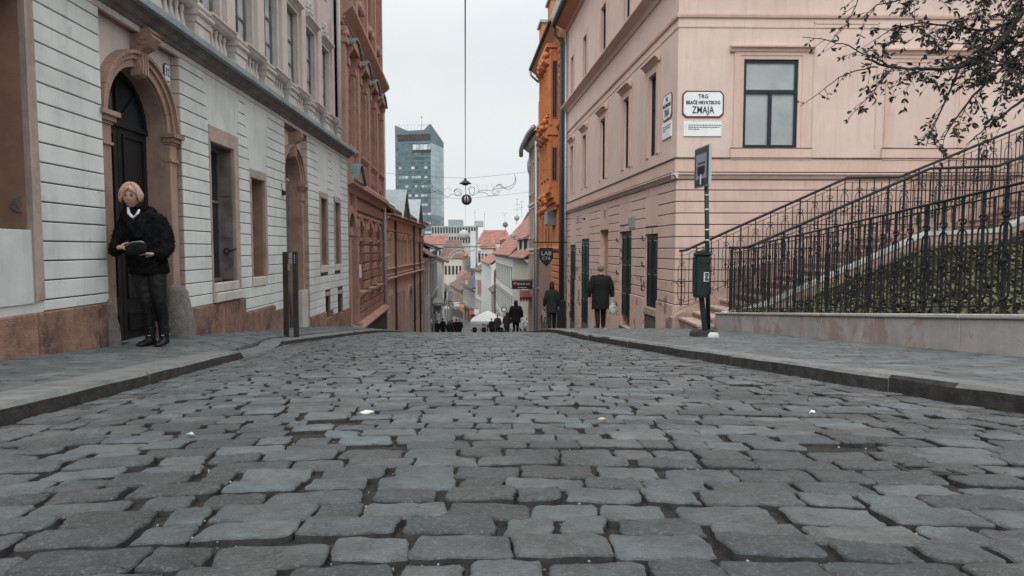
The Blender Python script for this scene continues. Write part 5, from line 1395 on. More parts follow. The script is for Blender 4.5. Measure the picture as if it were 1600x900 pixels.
# outer string with pale coping, traced along the stair
def tp(px, py, Y): p = at(px, py, Y); return (p.x, p.z)
spts = [tp(1128, 487, YF), tp(1165, 480, YF), tp(1200, 468, YF), tp(1240, 450, YF), tp(1320, 415, YF), tp(1440, 362, YF), tp(1555, 357, YF), tp(1600, 336, YF), tp(1760, 262, YF)]
for a, b in zip(spts, spts[1:]):
    n = max(1, int((b[0] - a[0]) / 1.2))
    for k in range(n):
        p = tuple(a[i] + (b[i] - a[i]) * k / n for i in (0, 1)); q = tuple(a[i] + (b[i] - a[i]) * (k + 1) / n for i in (0, 1))
        slope_bar([(p[0] + .003, p[1]), (q[0] - .003, q[1])], YF - .2, YF + .06, -.09, .0, 'string_coping', 'stringc', st)
slope_bar(spts, YF - .17, YF + .04, -1.6, -.092, 'outer_string', 'riser', st)
bpts = [tp(1050, 497, YB), tp(1075, 481, YB), tp(1160, 440, YB), tp(1325, 366, YB), tp(1405, 364, YB), tp(1600, 278, YB), tp(1700, 234, YB)]
slope_bar(bpts, YB - .06, YB + .34, -.6, .0, 'inner_string', 'riser', st)
# ---- wrought iron railings
def unit_meshes(hw, tag_, loops=1):
    """bar of unit height and its scrollwork, local x along the rail"""
    fr = Fr(0, 0, 1, 0)
    b = MB(); b.box(-.010, .010, -.010, .010, 0, 1)
    for z in (.06, .93): b.blob((0, 0, z), .017, 1)
    bar = b.mesh('baluster_' + tag_, 'iron')
    s = MB()
    def arc(cx, cz, r, a0, a1, n=8): return [(cx + r * math.cos(a0 + (a1 - a0) * i / n), 0, cz + r * math.sin(a0 + (a1 - a0) * i / n)) for i in range(n + 1)]
    w = hw
    path = [(-w, 0, .16)] + [(-w, 0, .74)] + arc(0, .74, w, math.pi, 0, 8)[1:] + [(w, 0, .16)] + arc(0, .16, w, 0, -math.pi, 8)[1:]
    s.tube(path, .008, 4)
    for sx in (-1, 1):
        s.tube(arc(sx * w * .5, .50, w * .42, R(-90), R(200), 9), .008, 4)
        s.tube(arc(sx * w * .5, .41, w * .42, R(90), R(-200), 9), .008, 4)
        s.tube(arc(sx * w * .42, .88, w * .38, R(-120), R(180), 8), .008, 4)
        s.tube(arc(sx * w * .42, .075, w * .36, R(120), R(-180), 8), .008, 4)
    s.blob((0, 0, .455), .032, 1); s.blob((0, 0, .86), .024, 1); s.blob((0, 0, .10), .022, 1)
    scr = s.mesh('scrollwork_' + tag_, 'iron')
    return bar, scr
def railing(name, label, pts, Hs, spacing, tops, thinoff, meshes, barw, lower=None, straight=True, xy=None):
    """pts: (x, y, ztop) polyline of the handrail; Hs(x) height"""
    t = thing(name, label, 'railing', (pts[0][0], pts[0][1], pts[0][2] - Hs(0)))
    P = [Vector(p) for p in pts]
    m = MB(); m.tube(P, tops, 8, world=True); m.build('handrail', 'iron', t)
    m = MB(); m.tube([p - Vector((0, 0, thinoff)) for p in P], .009, 4, world=True); m.build('upper_rail', 'iron', t)
    L_ = [0]
    for a, b in zip(P, P[1:]): L_.append(L_[-1] + math.hypot(b.x - a.x, b.y - a.y))
    def pos(s):
        for i in range(len(P) - 1):
            if s <= L_[i + 1] or i == len(P) - 2:
                f = (s - L_[i]) / max(1e-6, L_[i + 1] - L_[i]); return P[i].lerp(P[i + 1], f), P[i + 1] - P[i]
    m = MB(); q = []
    n = int(L_[-1] / .4)
    for k in range(n + 1):
        p, d = pos(L_[-1] * k / n); q.append(p - Vector((0, 0, Hs(L_[-1] * k / n) - .07)))
    m.tube(q, .010, 4, world=True); m.build('lower_rail', 'iron', t)
    s = .06; k = 0
    while s < L_[-1]:
        p, d = pos(s); h = Hs(s)
        a = math.atan2(d.y, d.x)
        o = link_mesh('baluster', meshes[0], t, (p.x, p.y, p.z - h)); o.scale = (1.3 if k % 4 == 0 else 1, 1.3 if k % 4 == 0 else 1, h - .01); o.rotation_euler = (0, 0, a)
        if k < 300:
            c = bpy.data.objects.new('scrollwork', meshes[1]); COL.objects.link(c); c.parent = o; c.scale = (1 / o.scale[0], 1, .87)
            c.location = (0, 0, .03)
        # plain bars either side of the scrolled one
        if straight:
            pp, _d = pos(min(L_[-1], s + spacing / 2)); hh = Hs(s + spacing / 2)
            o2 = link_mesh('baluster', meshes[0], t, (pp.x, pp.y, pp.z - hh)); o2.scale = (.7, .7, hh - thinoff); o2.rotation_euler = (0, 0, a)
        s += spacing; k += 1
    return t
um = unit_meshes(.065, 'fence'); us_ = unit_meshes(.085, 'stair')
def lin(f, a, b, n): return [f(a + (b - a) * i / n) for i in range(n + 1)]
def fpt(px, py):
    u, z = RT.hit(px, py, -.14); return (*RT.P(u, -.14, 0)[:2], z)
fp = [fpt(px, py) for px, py in ((1141, 391), (1240, 369), (1340, 346), (1480, 313), (1600, 285))]
e = RT.P(3.2, -.14, 0); k_ = (fp[-1][2] - fp[-2][2]) / (fp[-1][1] - fp[-2][1]); fp.append((e[0], e[1], fp[-1][2] + k_ * (3.2 - fp[-1][1])))
Lf = sum(math.hypot(a[0] - b[0], a[1] - b[1]) for a, b in zip(fp, fp[1:]))
def Hfence(s):
    # distance from the far end
    d = 0
    for a, b in zip(fp, fp[1:]):
        l = math.hypot(a[0] - b[0], a[1] - b[1])
        if d + l >= s or b is fp[-1]:
            f = (s - d) / l; y = a[1] + (b[1] - a[1]) * f; z = a[2] + (b[2] - a[2]) * f; return z - wline(y)
        d += l
railing('garden_fence', 'dark wrought iron fence with scrolled bars standing on the low retaining wall', fp, Hfence, .285, .013, .07, um, .01)
# the flat band under the fence's top rail
fr_pts = [tp(1138, 387, YF), tp(1166, 387, YF), tp(1450, 264, YF), tp(1556, 260, YF), tp(1600, 243, YF), tp(1750, 180, YF)]
railing('stair_railing', 'front wrought iron stair railing with a thick dark handrail, on the pale stone string', [(x, YF - .06, z) for x, z in fr_pts], lambda s: 1.36, .375, .032, .11, us_, .01)
br_pts = [tp(1062, 392, YB), tp(1072, 391, YB), tp(1325, 277.5, YB), tp(1405, 277, YB), tp(1600, 197, YB), tp(1700, 158, YB)]
railing('stair_railing', 'rear wrought iron stair railing against the pink house wall', [(x, YB + .02, z) for x, z in br_pts], lambda s: 1.36, .357, .032, .11, us_, .01)
for o in bpy.data.objects:
    if o.get('category') == 'railing' and o.name.startswith('stair_railing'): o['group'] = 'wrought iron railings of the stairs'
# ---- planted bank
def string_z(x):
    xs = [p[0] for p in spts]; zs_ = [p[1] for p in spts]; return float(np.interp(x, xs, zs_)) - .33
def bank_z(x, y):
    a = max(0, x - (3.87 + .045 * y) - .3); b = max(0, YF - .2 - y); w_ = a / (a + b + 1e-6)
    return (wline(y) - .04) * (1 - w_) + string_z(x) * w_ + .06 * mnoise.noise(Vector((x * 1.3, y * 1.3, 0)))
m = MB(); m.add(*strip(lambda y: 3.87 + .045 * y + .28, lambda y: 15, ysteps(1.5, YF - .12, .3), bank_z, 30), world=True); bank = m.build('planted_bank', 'soil', kind='structure')
rk = random.Random(21); V, F = [], []
for i in range(16000):
    y = rk.uniform(2.5, YF - .2); x = 3.87 + .045 * y + .25 + rk.random() ** 1.2 * 8.5
    if x > y * .84 + 1: continue
    z = bank_z(x, y) + rk.uniform(.01, .13)
    s = rk.uniform(.032, .066); a = rk.random() * 6.28; tilt = rk.uniform(-.9, .9); t2 = rk.uniform(-.2, .9)
    ca, sa = math.cos(a), math.sin(a)
    d = Vector((ca * math.cos(tilt), sa * math.cos(tilt), math.sin(tilt))); e = Vector((-sa, ca, t2 * .5)).normalized()
    nrm = d.cross(e) * s * .25
    c = Vector((x, y, z)); b = len(V)
    V += [tuple(c - d * s), tuple(c + e * s * .75 - d * s * .3 + nrm), tuple(c + e * s * .45 + d * s * .4 + nrm), tuple(c + d * s * 1.1), tuple(c - e * s * .45 + d * s * .4 + nrm), tuple(c - e * s * .75 - d * s * .3 + nrm)]
    F += [(b, b + 1, b + 2, b + 3), (b, b + 3, b + 4, b + 5)]
me = bpy.data.meshes.new('ivy'); me.from_pydata(V, [], F); me.materials.append(MT['ivy']); o = link_mesh('ivy', me); tags(o, 'dark green and yellowish ground cover leaves filling the bank behind the fence', 'ground cover', kind='stuff')

# ================================================================== FAR RIGHT ROW
# orange house with carved bay
ob = thing('orange_house', 'bright orange ornate house with a carved bay and deep eaves, beyond the pink house', 'building', Rw.P(37, -4, -5))
O0, O1 = RE + .5, RE + 9.2
m = MB(Rw); m.box(O0, O1, -8, .1, -8, 11.3); m.build('wall', 'orange', ob)
m = MB(Rw); m.box(O0 - .02, O1, .1, .13, -8, -.2); m.build('ground_floor_wall', 'hb', ob)
for k in range(9):
    z = -3.2 + k * .34; m = MB(Rw); m.block(O0 + .05, O0 + 3.1, z, z + .3, .12, .2, .03); m.build('rusticated_block', 'orange', ob)
b0, b1 = O0 + 1.0, O0 + 4.2
m = MB(Rw); m.box(b0, b1, .1, .62, 3.1, 10.4); m.build('bay', 'orange', ob)
for k, (n_, z0_, z1_) in enumerate(((.7, 2.95, 3.15), (.55, 2.7, 2.95), (.4, 2.45, 2.7), (.28, 2.1, 2.45), (.74, 5.9, 6.1), (.68, 6.1, 6.3), (.8, 10.3, 10.5))):
    m = MB(Rw); m.box(b0 - .1, b1 + .1, .1, n_, z0_, z1_); m.build('bay_moulding', 'orange', ob)
for c in (b0 + .5, b0 + 1.6, b0 + 2.7):
    for z0_, z1_ in ((3.7, 5.6), (7.0, 9.4)):
        window(ob, Rw, c - .33, c + .33, z0_, z1_, .61, 2, (.6,), 'orange', 'pane', .08, .08)
        m = MB(Rw); m.prism_u([(.61, z1_ + .08), (.8, z1_ + .14), (.95, z1_ + .26), (.61, z1_ + .45)], c - .45, c + .45); m.build('window_hood', 'orange', ob)
rk = random.Random(8)
for z_, cnt in ((6.6, 14), (9.9, 12), (2.6, 10)):
    m = MB()
    for k in range(cnt): m.blob(Rw.P(b0 + (b1 - b0) * (k + .5) / cnt, .70 + rk.random() * .12, z_ + rk.uniform(-.25, .25)), rk.uniform(.1, .2), 1, jit=.5, rn=rk)
    m.build('carved_relief', 'orange', ob, kind='stuff')
bs = Rw.P(b0, .1, 0); OS = Fr(bs[0], bs[1], Rw.N[0], Rw.N[1], side=1)
if OS.N[1] > 0: OS.N = (-OS.N[0], -OS.N[1])
for z0_, z1_ in ((3.2, 5.8), (6.4, 10.2)):
    for a_, b_ in ((.0, .09), (.43, .52)):
        m = MB(OS); m.box(a_, b_, -.01, .06, z0_, z1_); m.box(a_ - .01, b_ + .01, -.01, .09, z1_ - .22, z1_); m.box(a_ - .01, b_ + .01, -.01, .09, z0_, z0_ + .16); m.build('bay_pilaster', 'orange', ob)
    m = MB(OS); m.box(.13, .39, -.01, .03, z0_ + .35, z1_ - .5); pn = m.build('side_window', 'brick', ob)
    m = MB(OS); m.box(.16, .25, .03, .04, z0_ + .4, z1_ - .55); m.box(.27, .36, .03, .04, z0_ + .4, z1_ - .55); m.build('pane', 'pane', pn)
for k in range(9):
    z = 10.9 - k * .32; m = MB(Rw); c_ = Rw.P(O0 + .25, .16 + .05 * (k % 2), z); m.blob(c_, .13, 1, (1, 1, 1.2), .5); m.blob(Rw.P(O0 + .5, .2, z + .15), .09, 1, jit=.5); m.build('carved_bracket', 'orange', ob)
for z_ in (-.1, 2.2, 6.2):
    m = MB(Rw); m.prism_u([(.09, z_), (.2, z_), (.3, z_ + .12), (.3, z_ + .2), (.09, z_ + .26)], O0, O1); m.build('string_course', 'orange', ob)
for u in (O0 + .05, O0 + .75, b1 + .3, O1 - .5):
    m = MB(Rw); m.box(u, u + .28, .09, .19, -.0, 10.5); m.build('pilaster', 'orange', ob)
for k in range(6):
    u = O0 + .3 + k * 1.6
    if b0 - .2 < u < b1 + .2: continue
    for z0_, z1_ in ((-.2 + .4, 2.0), (3.7, 5.6), (7.0, 9.4)): window(ob, Rw, u, u + .8, z0_, z1_, .1, 2, (.6,), 'orange', 'pane', .08, .05)
m = MB(Rw); m.prism_u([(.09, 10.5), (.2, 10.55), (.3, 10.9), (.62, 11.15), (.7, 11.3), (.7, 11.42), (.0, 11.5)], O0, O1); m.build('eaves', 'orange_s', ob)
m = MB(Rw); m.prism_u([(.72, 11.43), (.3, 12.6), (-4, 14.5), (-8, 11.5)], O0, O1); m.build('roof', 'lead', ob)
for c in (O0 + 2, O0 + 5.5):
    m = MB(Rw); m.box(c - .6, c + .6, -.6, .5, 11.5, 12.9); m.build('dormer', 'orange', ob)
    m = MB(Rw); m.box(c - .7, c + .7, -.7, .62, 12.9, 13.05); m.build('dormer_roof', 'lead', ob)
m = MB(Rw); m.tube([(O0 + .1, .75, 11.3), (O1, .75, 11.3)], .09, 6); m.build('gutter', 'pipe_d', ob)
m = MB(Rw); m.tube([(O1 - .2, .75, 11.2), (O1 - .2, .7, 10.9), (O1 - .1, .2, 10.5)], .07, 6); m.build('downpipe', 'pipe', ob)
m = MB(Rw); u, z = Rw.hit(854, 341, .5); m.block(u - .5, u + .5, z - .38, z + .38, .12, .55, .06); o = m.build('air_conditioner', 'lead'); tags(o, 'grey box unit fixed to the orange house below its carved bay', 'air conditioner')
# grey house with zinc gutter
gh = house('grey_brown_house', 'narrow grey brown house with bowed zinc gutter next to the orange one', Rw, O1 + .1, 48.3, -9, 7.5, 9.5, 'hb', 'slate', ((-2.5, -.4), (.9, 2.8), (4.0, 5.9)), 3, 8, .4, 'hc', 'pane', 'hc', .8)
m = MB(Rw); m.tube([(O1 + .05, .5, 7.75), (O1 + 2, .6, 7.7), (47, .62, 7.5), (48.2, .6, 7.35), (48.6, .55, 7.0)], .17, 8); m.build('zinc_gutter', 'pipe', gh)
m = MB(Rw); m.tube([(O1 + .2, .3, 6.9), (O1 + .2, .3, -7)], .11, 8); m.build('downpipe', 'pipe', gh)
m = MB(Rw); m.tube([(O1 + .7, .3, 6.9), (O1 + .7, .3, -7)], .09, 8); m.build('downpipe', 'pipe_d', gh)
m = MB(); p = at(829, 259, 47); m.blob(p, .32, 2, (.85, .7, 2.1)); m.tube([p + Vector((0, 0, -.6)), p + Vector((.1, 0, -.9)), p + Vector((.5, 0, -1.1))], .03, 5, world=True)
o = m.build('wall_dish', 'lead'); tags(o, 'upright grey oval dish hanging off the grey brown house under its gutter', 'dish')
R1 = house('cream_house', 'cream house with metal clad roof dormers behind the black hanging sign, right side', Rw, 48.6, 61.5, -10, -.7, 3.2, 'hc', 'rooft', ((-8, -6), (-5.2, -3.4)), 6, 9, .4, 'hb', 'pane', 'hw', .8)
for k in range(3):
    u = 50.5 + k * 4
    m = MB(Rw); m.box(u, u + 1.3, -2.2, -.3, -.6, .9); d = m.build('dormer', 'dgreen', R1)
    m = MB(Rw); m.prism_u([(0, .9), (.05, .97), (-3.4, 1.5), (-3.4, .9)], u - .15, u + 1.45); m.build('dormer_roof', 'lead', d)
    for q in range(4): m = MB(Rw); m.box(u + .1 + q * .32, u + .16 + q * .32, -.3, -.24, -.6, .9); m.build('mullion', 'hw', d)
R2 = house('white_house', 'long white house with pale grey windows and a steep red roof, right side', Rw, 61.8, 88, -13, -.6, 4.6, 'hw', 'rooft', ((-10.2, -8.2), (-6.9, -5.0), (-3.7, -1.9)), 11, 9, .4, 'hg', 'paneg', 'hg', .9)
m = MB(Rw); m.prism_n([(0, 0)] * 3, 0, 0) if False else None
m.add([(88.2, .2, -3), (88.2, -4.5, 5.2), (88.2, -9, -3), (88.9, .2, -3), (88.9, -4.5, 5.2), (88.9, -9, -3), (88.2, .2, -14), (88.2, -9, -14), (88.9, .2, -14), (88.9, -9, -14)],
      [(0, 1, 2), (5, 4, 3), (0, 3, 4, 1), (1, 4, 5, 2), (6, 0, 2, 7), (9, 5, 3, 8), (6, 8, 3, 0), (2, 5, 9, 7)]); m.build('firewall', 'hbr', R2)
R3 = house('small_white_house', 'small brilliant white house with tall dark windows and chimney pots, right side', Rw, 99, 135, -17, -2.3, .8, 'hw', 'rooft', ((-13, -10.6), (-9.0, -6.8), (-5.5, -3.6)), 8, 9, .4, 'bdark', 'pane', None, 1.0, chim=4)
R3b = house('low_dark_house', 'low dark house with red brown roof below the brick gable, right side', Rw, 89.2, 98.8, -14, -6.0, -2.5, 'hg', 'roofd', ((-12.5, -10.8), (-9.5, -7.5)), 5, 9, .4)
Rb = Fr(-6.57, 137, -.194, 1, side=-1)
R4 = house('grey_house', 'tall pale house with a red painted strip, far down the right side', Rb, 0, 10, -19, -4.6, -1.0, 'hw', 'roofd', ((-14, -11.5), (-9.5, -7.0)), 4, 9, .4, trim='hg')
m = MB(Rb); m.box(.2, 5, .0, .12, -9.9, -6.6); m.build('red_panel', 'brick', R4)
R5 = house('ornate_grey_house', 'far grey house with heavy white cornice and window hoods', Rb, 10.2, 34, -22, -9.1, -6, 'hg', 'slate', ((-13.6, -10.6),), 9, 10, .8, trim='hw', ww=1.3)
m = MB(Rb); m.box(10.3, 34, .0, .5, -14.9, -14.5); m.build('shop_cornice', 'bdark', R5)
for k in range(7):
    m = MB(Rb); m.box(10.6 + k * 3.3, 13.2 + k * 3.3, .0, .1, -18.5, -15.0); m.build('shopfront', 'bdark' if k % 2 else 'hb', R5)
R6 = house('far_brown_house', 'farthest brown house closing the right side of the street', Rb, 34.2, 66, -24, -11.0, -7, 'hb', 'roofd', ((-15.5, -12.8),), 9, 10, .6, trim='hc', ww=1.6)
for k in range(8):
    m = MB(Rb); m.box(34.6 + k * 3.8, 37.6 + k * 3.8, .0, .1, -21, -16.8); m.build('shopfront', 'bdark', R6)
# ================================================================== FAR LEFT ROW
Lw = Fr(-5.46 + .08 * 39, 0, -.08, 1, side=1)
L1 = house('narrow_cream_house', 'narrow cream house with a zinc gutter beyond the salmon house, left side', Lw, 41.2, 48.8, -9, -.5, 2.6, 'hc', 'roofd', ((-6, -4.2), (-3.2, -1.5)), 3, 8, .4)
L2 = house('dark_ornate_house', 'sooty dark house with deep cornice and a stone balcony, left side', Lw, 49, 63.5, -11, .1, 1.6, 'hd', 'slate', ((-8.2, -6), (-3.6, -1.2)), 5, 8, .55, trim='hw')
m = MB(Lw); m.box(52, 58, 0, 1.1, -4.6, -4.35); bl = m.build('balcony', 'hg', L2)
for k in range(14): m = MB(Lw); u = 52.1 + k * .44; m.tube([(u, 1.0, -4.35), (u, 1.0, -3.5)], .03, 4); m.build('baluster', 'iron', bl)
m = MB(Lw); m.box(52, 58, .96, 1.04, -3.5, -3.42); m.build('rail', 'iron', bl)
L3 = house('dark_roofed_house', 'first of the low houses with sagging dark tiled roofs and white pilasters, left side', Lw, 68, 90, -14, -5.6, -2.2, 'hw', 'roofd', ((-10.6, -9), (-8, -6.4)), 10, 9, .5, 'bdark', ww=1.2)
L4 = house('dark_roofed_house', 'second low house with a dark tiled roof and white pilasters, left side', Lw, 90.5, 118, -16, -7.6, -4.2, 'hw', 'slate', ((-12.8, -11.2), (-10.2, -8.6)), 11, 9, .5, 'bdark', ww=1.4)
L5 = house('dark_roofed_house', 'third and farthest low dark tiled house, left side', Lw, 118.5, 156, -19, -9.6, -6.2, 'hc', 'roofd', ((-15, -13.2), (-12.2, -10.6)), 12, 9, .5, 'bdark', ww=1.6)
wgf = Fr(*at(678, 400, 66)[:2], 1, 0)
# white gable end over the dark roofs
wg = thing('white_gable_house', 'tall house showing a plain white end wall above the dark roofs, left side', 'building', (at(688, 440, 66).x, 70, -10))
p0, p1 = at(677, 408, 66), at(691, 408, 66)
m = MB(); x0, x1 = p0.x - 4, p1.x
m.add([(x0, 66, -12), (x1, 66, -12), (x1, 66, p1.z), (x0, 66, p1.z + 2.3), (x0, 67.8, -12), (x1, 67.8, -12), (x1, 67.8, p1.z), (x0, 67.8, p1.z + 2.3)], [(0, 1, 2, 3), (7, 6, 5, 4), (0, 4, 5, 1), (1, 5, 6, 2), (2, 6, 7, 3), (3, 7, 4, 0)], world=True); m.build('wall', 'hw', wg)
m = MB(); m.add([(x0, 65.7, p1.z + 2.35), (x1 + .5, 65.7, p1.z - .2), (x1 + .5, 68, p1.z - .2), (x0, 68, p1.z + 2.35), (x0, 65.7, p1.z + 2.6), (x1 + .5, 65.7, p1.z + .05), (x1 + .5, 68, p1.z + .05), (x0, 68, p1.z + 2.6)], [(0, 1, 2, 3), (7, 6, 5, 4), (0, 4, 5, 1), (1, 5, 6, 2), (2, 6, 7, 3), (3, 7, 4, 0)], world=True); m.build('roof', 'roofd', wg)
for fr_, t_, u0_, u1_, z_ in ((Lw, L3, 68, 90, -10.9), (Lw, L4, 90.5, 118, -13.1), (Lw, L5, 118.5, 156, -15.3), (Rw, R2, 61.8, 88, -10.6), (Rw, R3, 99, 135, -13.4), (Rw, R1, 48.6, 61.5, -8.2)):
    n_ = int((u1_ - u0_) / 3.2)
    for k in range(n_):
        u = u0_ + (u1_ - u0_) * (k + .12) / n_; e = u + (u1_ - u0_) / n_ * .76; zg_ = road_z(fr_.P(u, 0, 0)[1]); top = min(z_, zg_ + 2.7)
        m = MB(fr_); m.box(u, e, -.01, .05, zg_ - .5, top); sf = m.build('shopfront', 'bdark' if k % 3 else 'hb', t_)
        m = MB(fr_); m.box(u + .15, e - .15, .05, .07, zg_ + .5, top - .5); m.build('shop_window', 'pane', sf)
# ---- town closing the view
def townhouse(name, label, px0, px1, ye, yb, Y, wm_, rm_, yr=None, D=14, wins=None, cat='building', hip=True):
    """a block facing the camera: eaves and ground measured in the view, at distance Y"""
    a, b = at(px0, ye, Y), at(px1, ye, Y); zb = at(px0, yb, Y).z; ze = a.z
    fr = Fr(a.x, Y, 1, 0); wdt = b.x - a.x
    t = thing(name, label, cat, ((a.x + b.x) / 2, Y + D / 2, zb))
    m = MB(fr); m.box(0, wdt, -D, 0, zb, ze); m.build('wall', wm_, t)
    if yr:
        zr_ = at(px0, yr, Y).z; m = MB(fr); i = min(wdt * .2, 4) if hip else 0
        m.add([(-.4, .4, ze), (wdt + .4, .4, ze), (wdt + .4, -D - .4, ze), (-.4, -D - .4, ze), (i, -D / 2, zr_), (wdt - i, -D / 2, zr_)], [(0, 1, 2, 3), (0, 1, 5, 4), (1, 2, 5), (2, 3, 4, 5), (3, 0, 4)]); r = m.build('roof', rm_, t)
        m = MB(fr); n = 7
        for k in range(n):
            f0, f1 = k / n, (k + 1) / n; z0, z1 = ze + (zr_ - ze) * f0, ze + (zr_ - ze) * f1; q0, q1 = .4 - (D / 2 + .4) * f0, .4 - (D / 2 + .4) * f1
            cols = max(3, int(wdt / 1.5))
            for c in range(cols):
                u0 = -.4 + i * f0 + (wdt + .8 - 2 * i * f0) * c / cols; u1 = -.4 + i * f0 + (wdt + .8 - 2 * i * f0) * (c + .93) / cols
                m.add([(u0, q0 + .05, z0 + .12), (u1, q0 + .05, z0 + .12), (u1, q1, z1 + .06), (u0, q1, z1 + .06)], [(0, 1, 2, 3)])
        m.build('tile_rows', rm_, r, kind='stuff')
    if wins:
        nc, rows_ = wins
        for (f0, f1) in rows_:
            for k in range(nc):
                c = wdt * (k + .5) / nc; hwid = wdt / nc * .3; z0, z1 = zb + (ze - zb) * f0, zb + (ze - zb) * f1
                m = MB(fr); m.box(c - hwid, c + hwid, -.01, .03, z0, z1); w_ = m.build('window', 'bdark', t)
                m = MB(fr); m.box(c - hwid + .08, c - .04, .031, .04, z0 + .08, z1 - .08); m.build('pane', 'pane', w_); m = MB(fr); m.box(c + .04, c + hwid - .08, .031, .04, z0 + .08, z1 - .08); m.build('pane', 'pane', w_)
    return t
townhouse('end_house', 'brown house front closing the street straight ahead', 703, 723, 449, 520, 236, 'hb', 'slate', 440, 10, (4, ((.12, .3), (.45, .65), (.75, .92))))
townhouse('slate_roofed_hall', 'large hall under a broad dark slate roof beyond the low houses', 690, 748, 436, 500, 262, 'hd', 'slate', 402, 60, (9, ((.55, .85),)))
townhouse('red_roofed_house', 'small house with bright red roof in front of the slate roof', 714, 728, 434, 470, 220, 'hw', 'rooft', 424, 12, (3, ((.5, .8),)))
townhouse('grey_tiled_house', 'house with weathered grey pink tile roof left of the street centre', 688, 722, 404, 460, 240, 'hc', 'roofd', 374, 22, (6, ((.55, .8),)))
townhouse('long_red_roof_house', 'long house with a red tiled roof at the foot of the glass tower', 655, 702, 382, 430, 290, 'hc', 'rooft', 367, 14, (8, ((.5, .8),)))
townhouse('red_hipped_house', 'broad house with a red hipped roof right of the street centre', 746, 800, 380, 440, 250, 'hw', 'rooft', 358.5, 16, (9, ((.5, .8),)), hip=True)
townhouse('red_gabled_house', 'smaller red roofed house just left of the brick gable', 751, 774, 388, 430, 190, 'hc', 'rooft', 374, 10, (4, ((.5, .8),)))
townhouse('white_stair_tower', 'narrow plain white block standing above the roofs', 735, 742.5, 361, 430, 275, 'hw', None, None, 6)
fb = townhouse('flat_roofed_office', 'long flat roofed white office building with a dark window band, behind the red roofs', 674, 744, 353, 420, 345, 'conc', None, None, 20, (16, ((.83, .97), (.6, .75))))
fr = Fr(at(700, 350, 345).x, 346, 1, 0)
m = MB(fr); m.box(0, 7.5, -8, 0, at(700, 353, 345).z, at(700, 343, 345).z); m.build('roof_house', 'lead', fb)
m = MB(fr); m.box(14, 18.6, -8, 0, at(700, 354, 345).z, at(700, 345, 345).z); m.build('roof_house', 'conc', fb)
m = MB(); p = at(725, 367, 300); m.blob(p, 2.5, 3, (1, 1, .95)); dm = m.build('glass_dome', 'conc'); tags(dm, 'pale glass dome rising between the roofs near the street centre', 'dome')
# ---- glass tower
TY = 400
A, B_ = at(619, 390, 404), at(674, 390, 400); Cc = at(694, 390, 421)
TF = Fr(A.x, A.y, B_.x - A.x, B_.y - A.y); TS = Fr(B_.x, B_.y, Cc.x - B_.x, Cc.y - B_.y)
tw_ = math.hypot(B_.x - A.x, B_.y - A.y); ts_ = math.hypot(Cc.x - B_.x, Cc.y - B_.y)
tb = thing('glass_tower', 'tall blue glass office tower with slanted roof screen, rising over the street end', 'tower', ((A.x + Cc.x) / 2, 410, -25))
zt = at(640, 206, 402).z; ztop = at(640, 194.5, 402).z; z0 = -25
m = MB(TF); m.box(0, tw_, -ts_, -.4, z0, zt); m.box(.0, tw_, -.4, -.3, z0, zt); m.build('core', 'twf', tb)
FLH = 2.86
nfl = int((zt - z0) / FLH)
rk = random.Random(13)
for i in range(nfl):
    z1 = zt - i * FLH; zz0 = z1 - FLH
    if zz0 < 5: break
    m = MB(TF); m.box(0, tw_, -.3, .0, zz0 + FLH * .55, z1 - .06); m.build('spandrel', 'twf', tb)
    row_y = 390 - 1000 * (zz0 + z1) / 2 / 401
    for c in range(11):
        u0 = tw_ * c / 11; br = rk.random()
        lit = (i % 2 == 1 and br < .38) and row_y > 248
        m = MB(TF); m.box(u0 + .08, u0 + tw_ / 11 - .08, -.28, -.1, zz0 + .04, zz0 + FLH * .55 - .04); m.build('window', 'curtb' if lit else 'curt', tb)
for (x0, x1, y0, y1, mm_) in ((621, 673, 210, 220, 'bdark'), (645, 673, 226, 234, 'curtb'), (644, 674, 235, 238, 'bdark')):
    a = TF.hit(x0, 215)[0]; b = TF.hit(x1, 215)[0]; zz1 = TF.hit(650, y0)[1]; zz0 = TF.hit(650, y1)[1]; n = 12
    if mm_ == 'bdark' and y1 - y0 > 5:
        for k in range(n): m = MB(TF); m.box(a + (b - a) * k / n + .12, a + (b - a) * (k + 1) / n - .12, 0, .12, zz0, zz1); m.build('louvre_bay', mm_, tb)
    else:
        k_n = 5 if mm_ == 'curtb' else 1
        for k in range(k_n): m = MB(TF); m.box(a + (b - a) * k / k_n + .05, a + (b - a) * (k + 1) / k_n - .05, 0, .15, zz0, zz1); m.build('ledge' if k_n == 1 else 'office_window', mm_, tb)
m = MB(TF); z1_ = TF.hit(640, 195)[1]; q = TF.hit(638, 204)
m.prism_n([(0, zt), (tw_, zt), (tw_, z1_), (tw_ * .97, z1_), (tw_ * .82, zt + 1.0), (tw_ * .36, zt + .8), (0, z1_)], -.4, .05); m.build('roof_screen', 'twf', tb)
for k in range(12): m = MB(TF); u = tw_ * k / 11; m.tube([(u, -.2, zt), (u, -.2, z1_ - .2)], .07, 4); m.build('screen_post', 'lead', tb)
m = MB(TF); m.tube([(0, -.2, z1_ - .1), (tw_, -.2, z1_ - .1)], .07, 4); m.build('screen_rail', 'lead', tb)
nsi = 14
for i in range(22):
    z1 = zt - 7 - i * 3.4
    for c in range(3):
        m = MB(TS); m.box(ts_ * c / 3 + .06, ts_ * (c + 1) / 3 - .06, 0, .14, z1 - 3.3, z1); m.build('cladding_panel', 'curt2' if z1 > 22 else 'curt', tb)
m = MB(TS); m.prism_n([(0, zt - 7), (ts_, zt - 7), (ts_, zt - 3.5), (0, z1_)], -.3, .15); m.build('roof_screen', 'twf', tb)
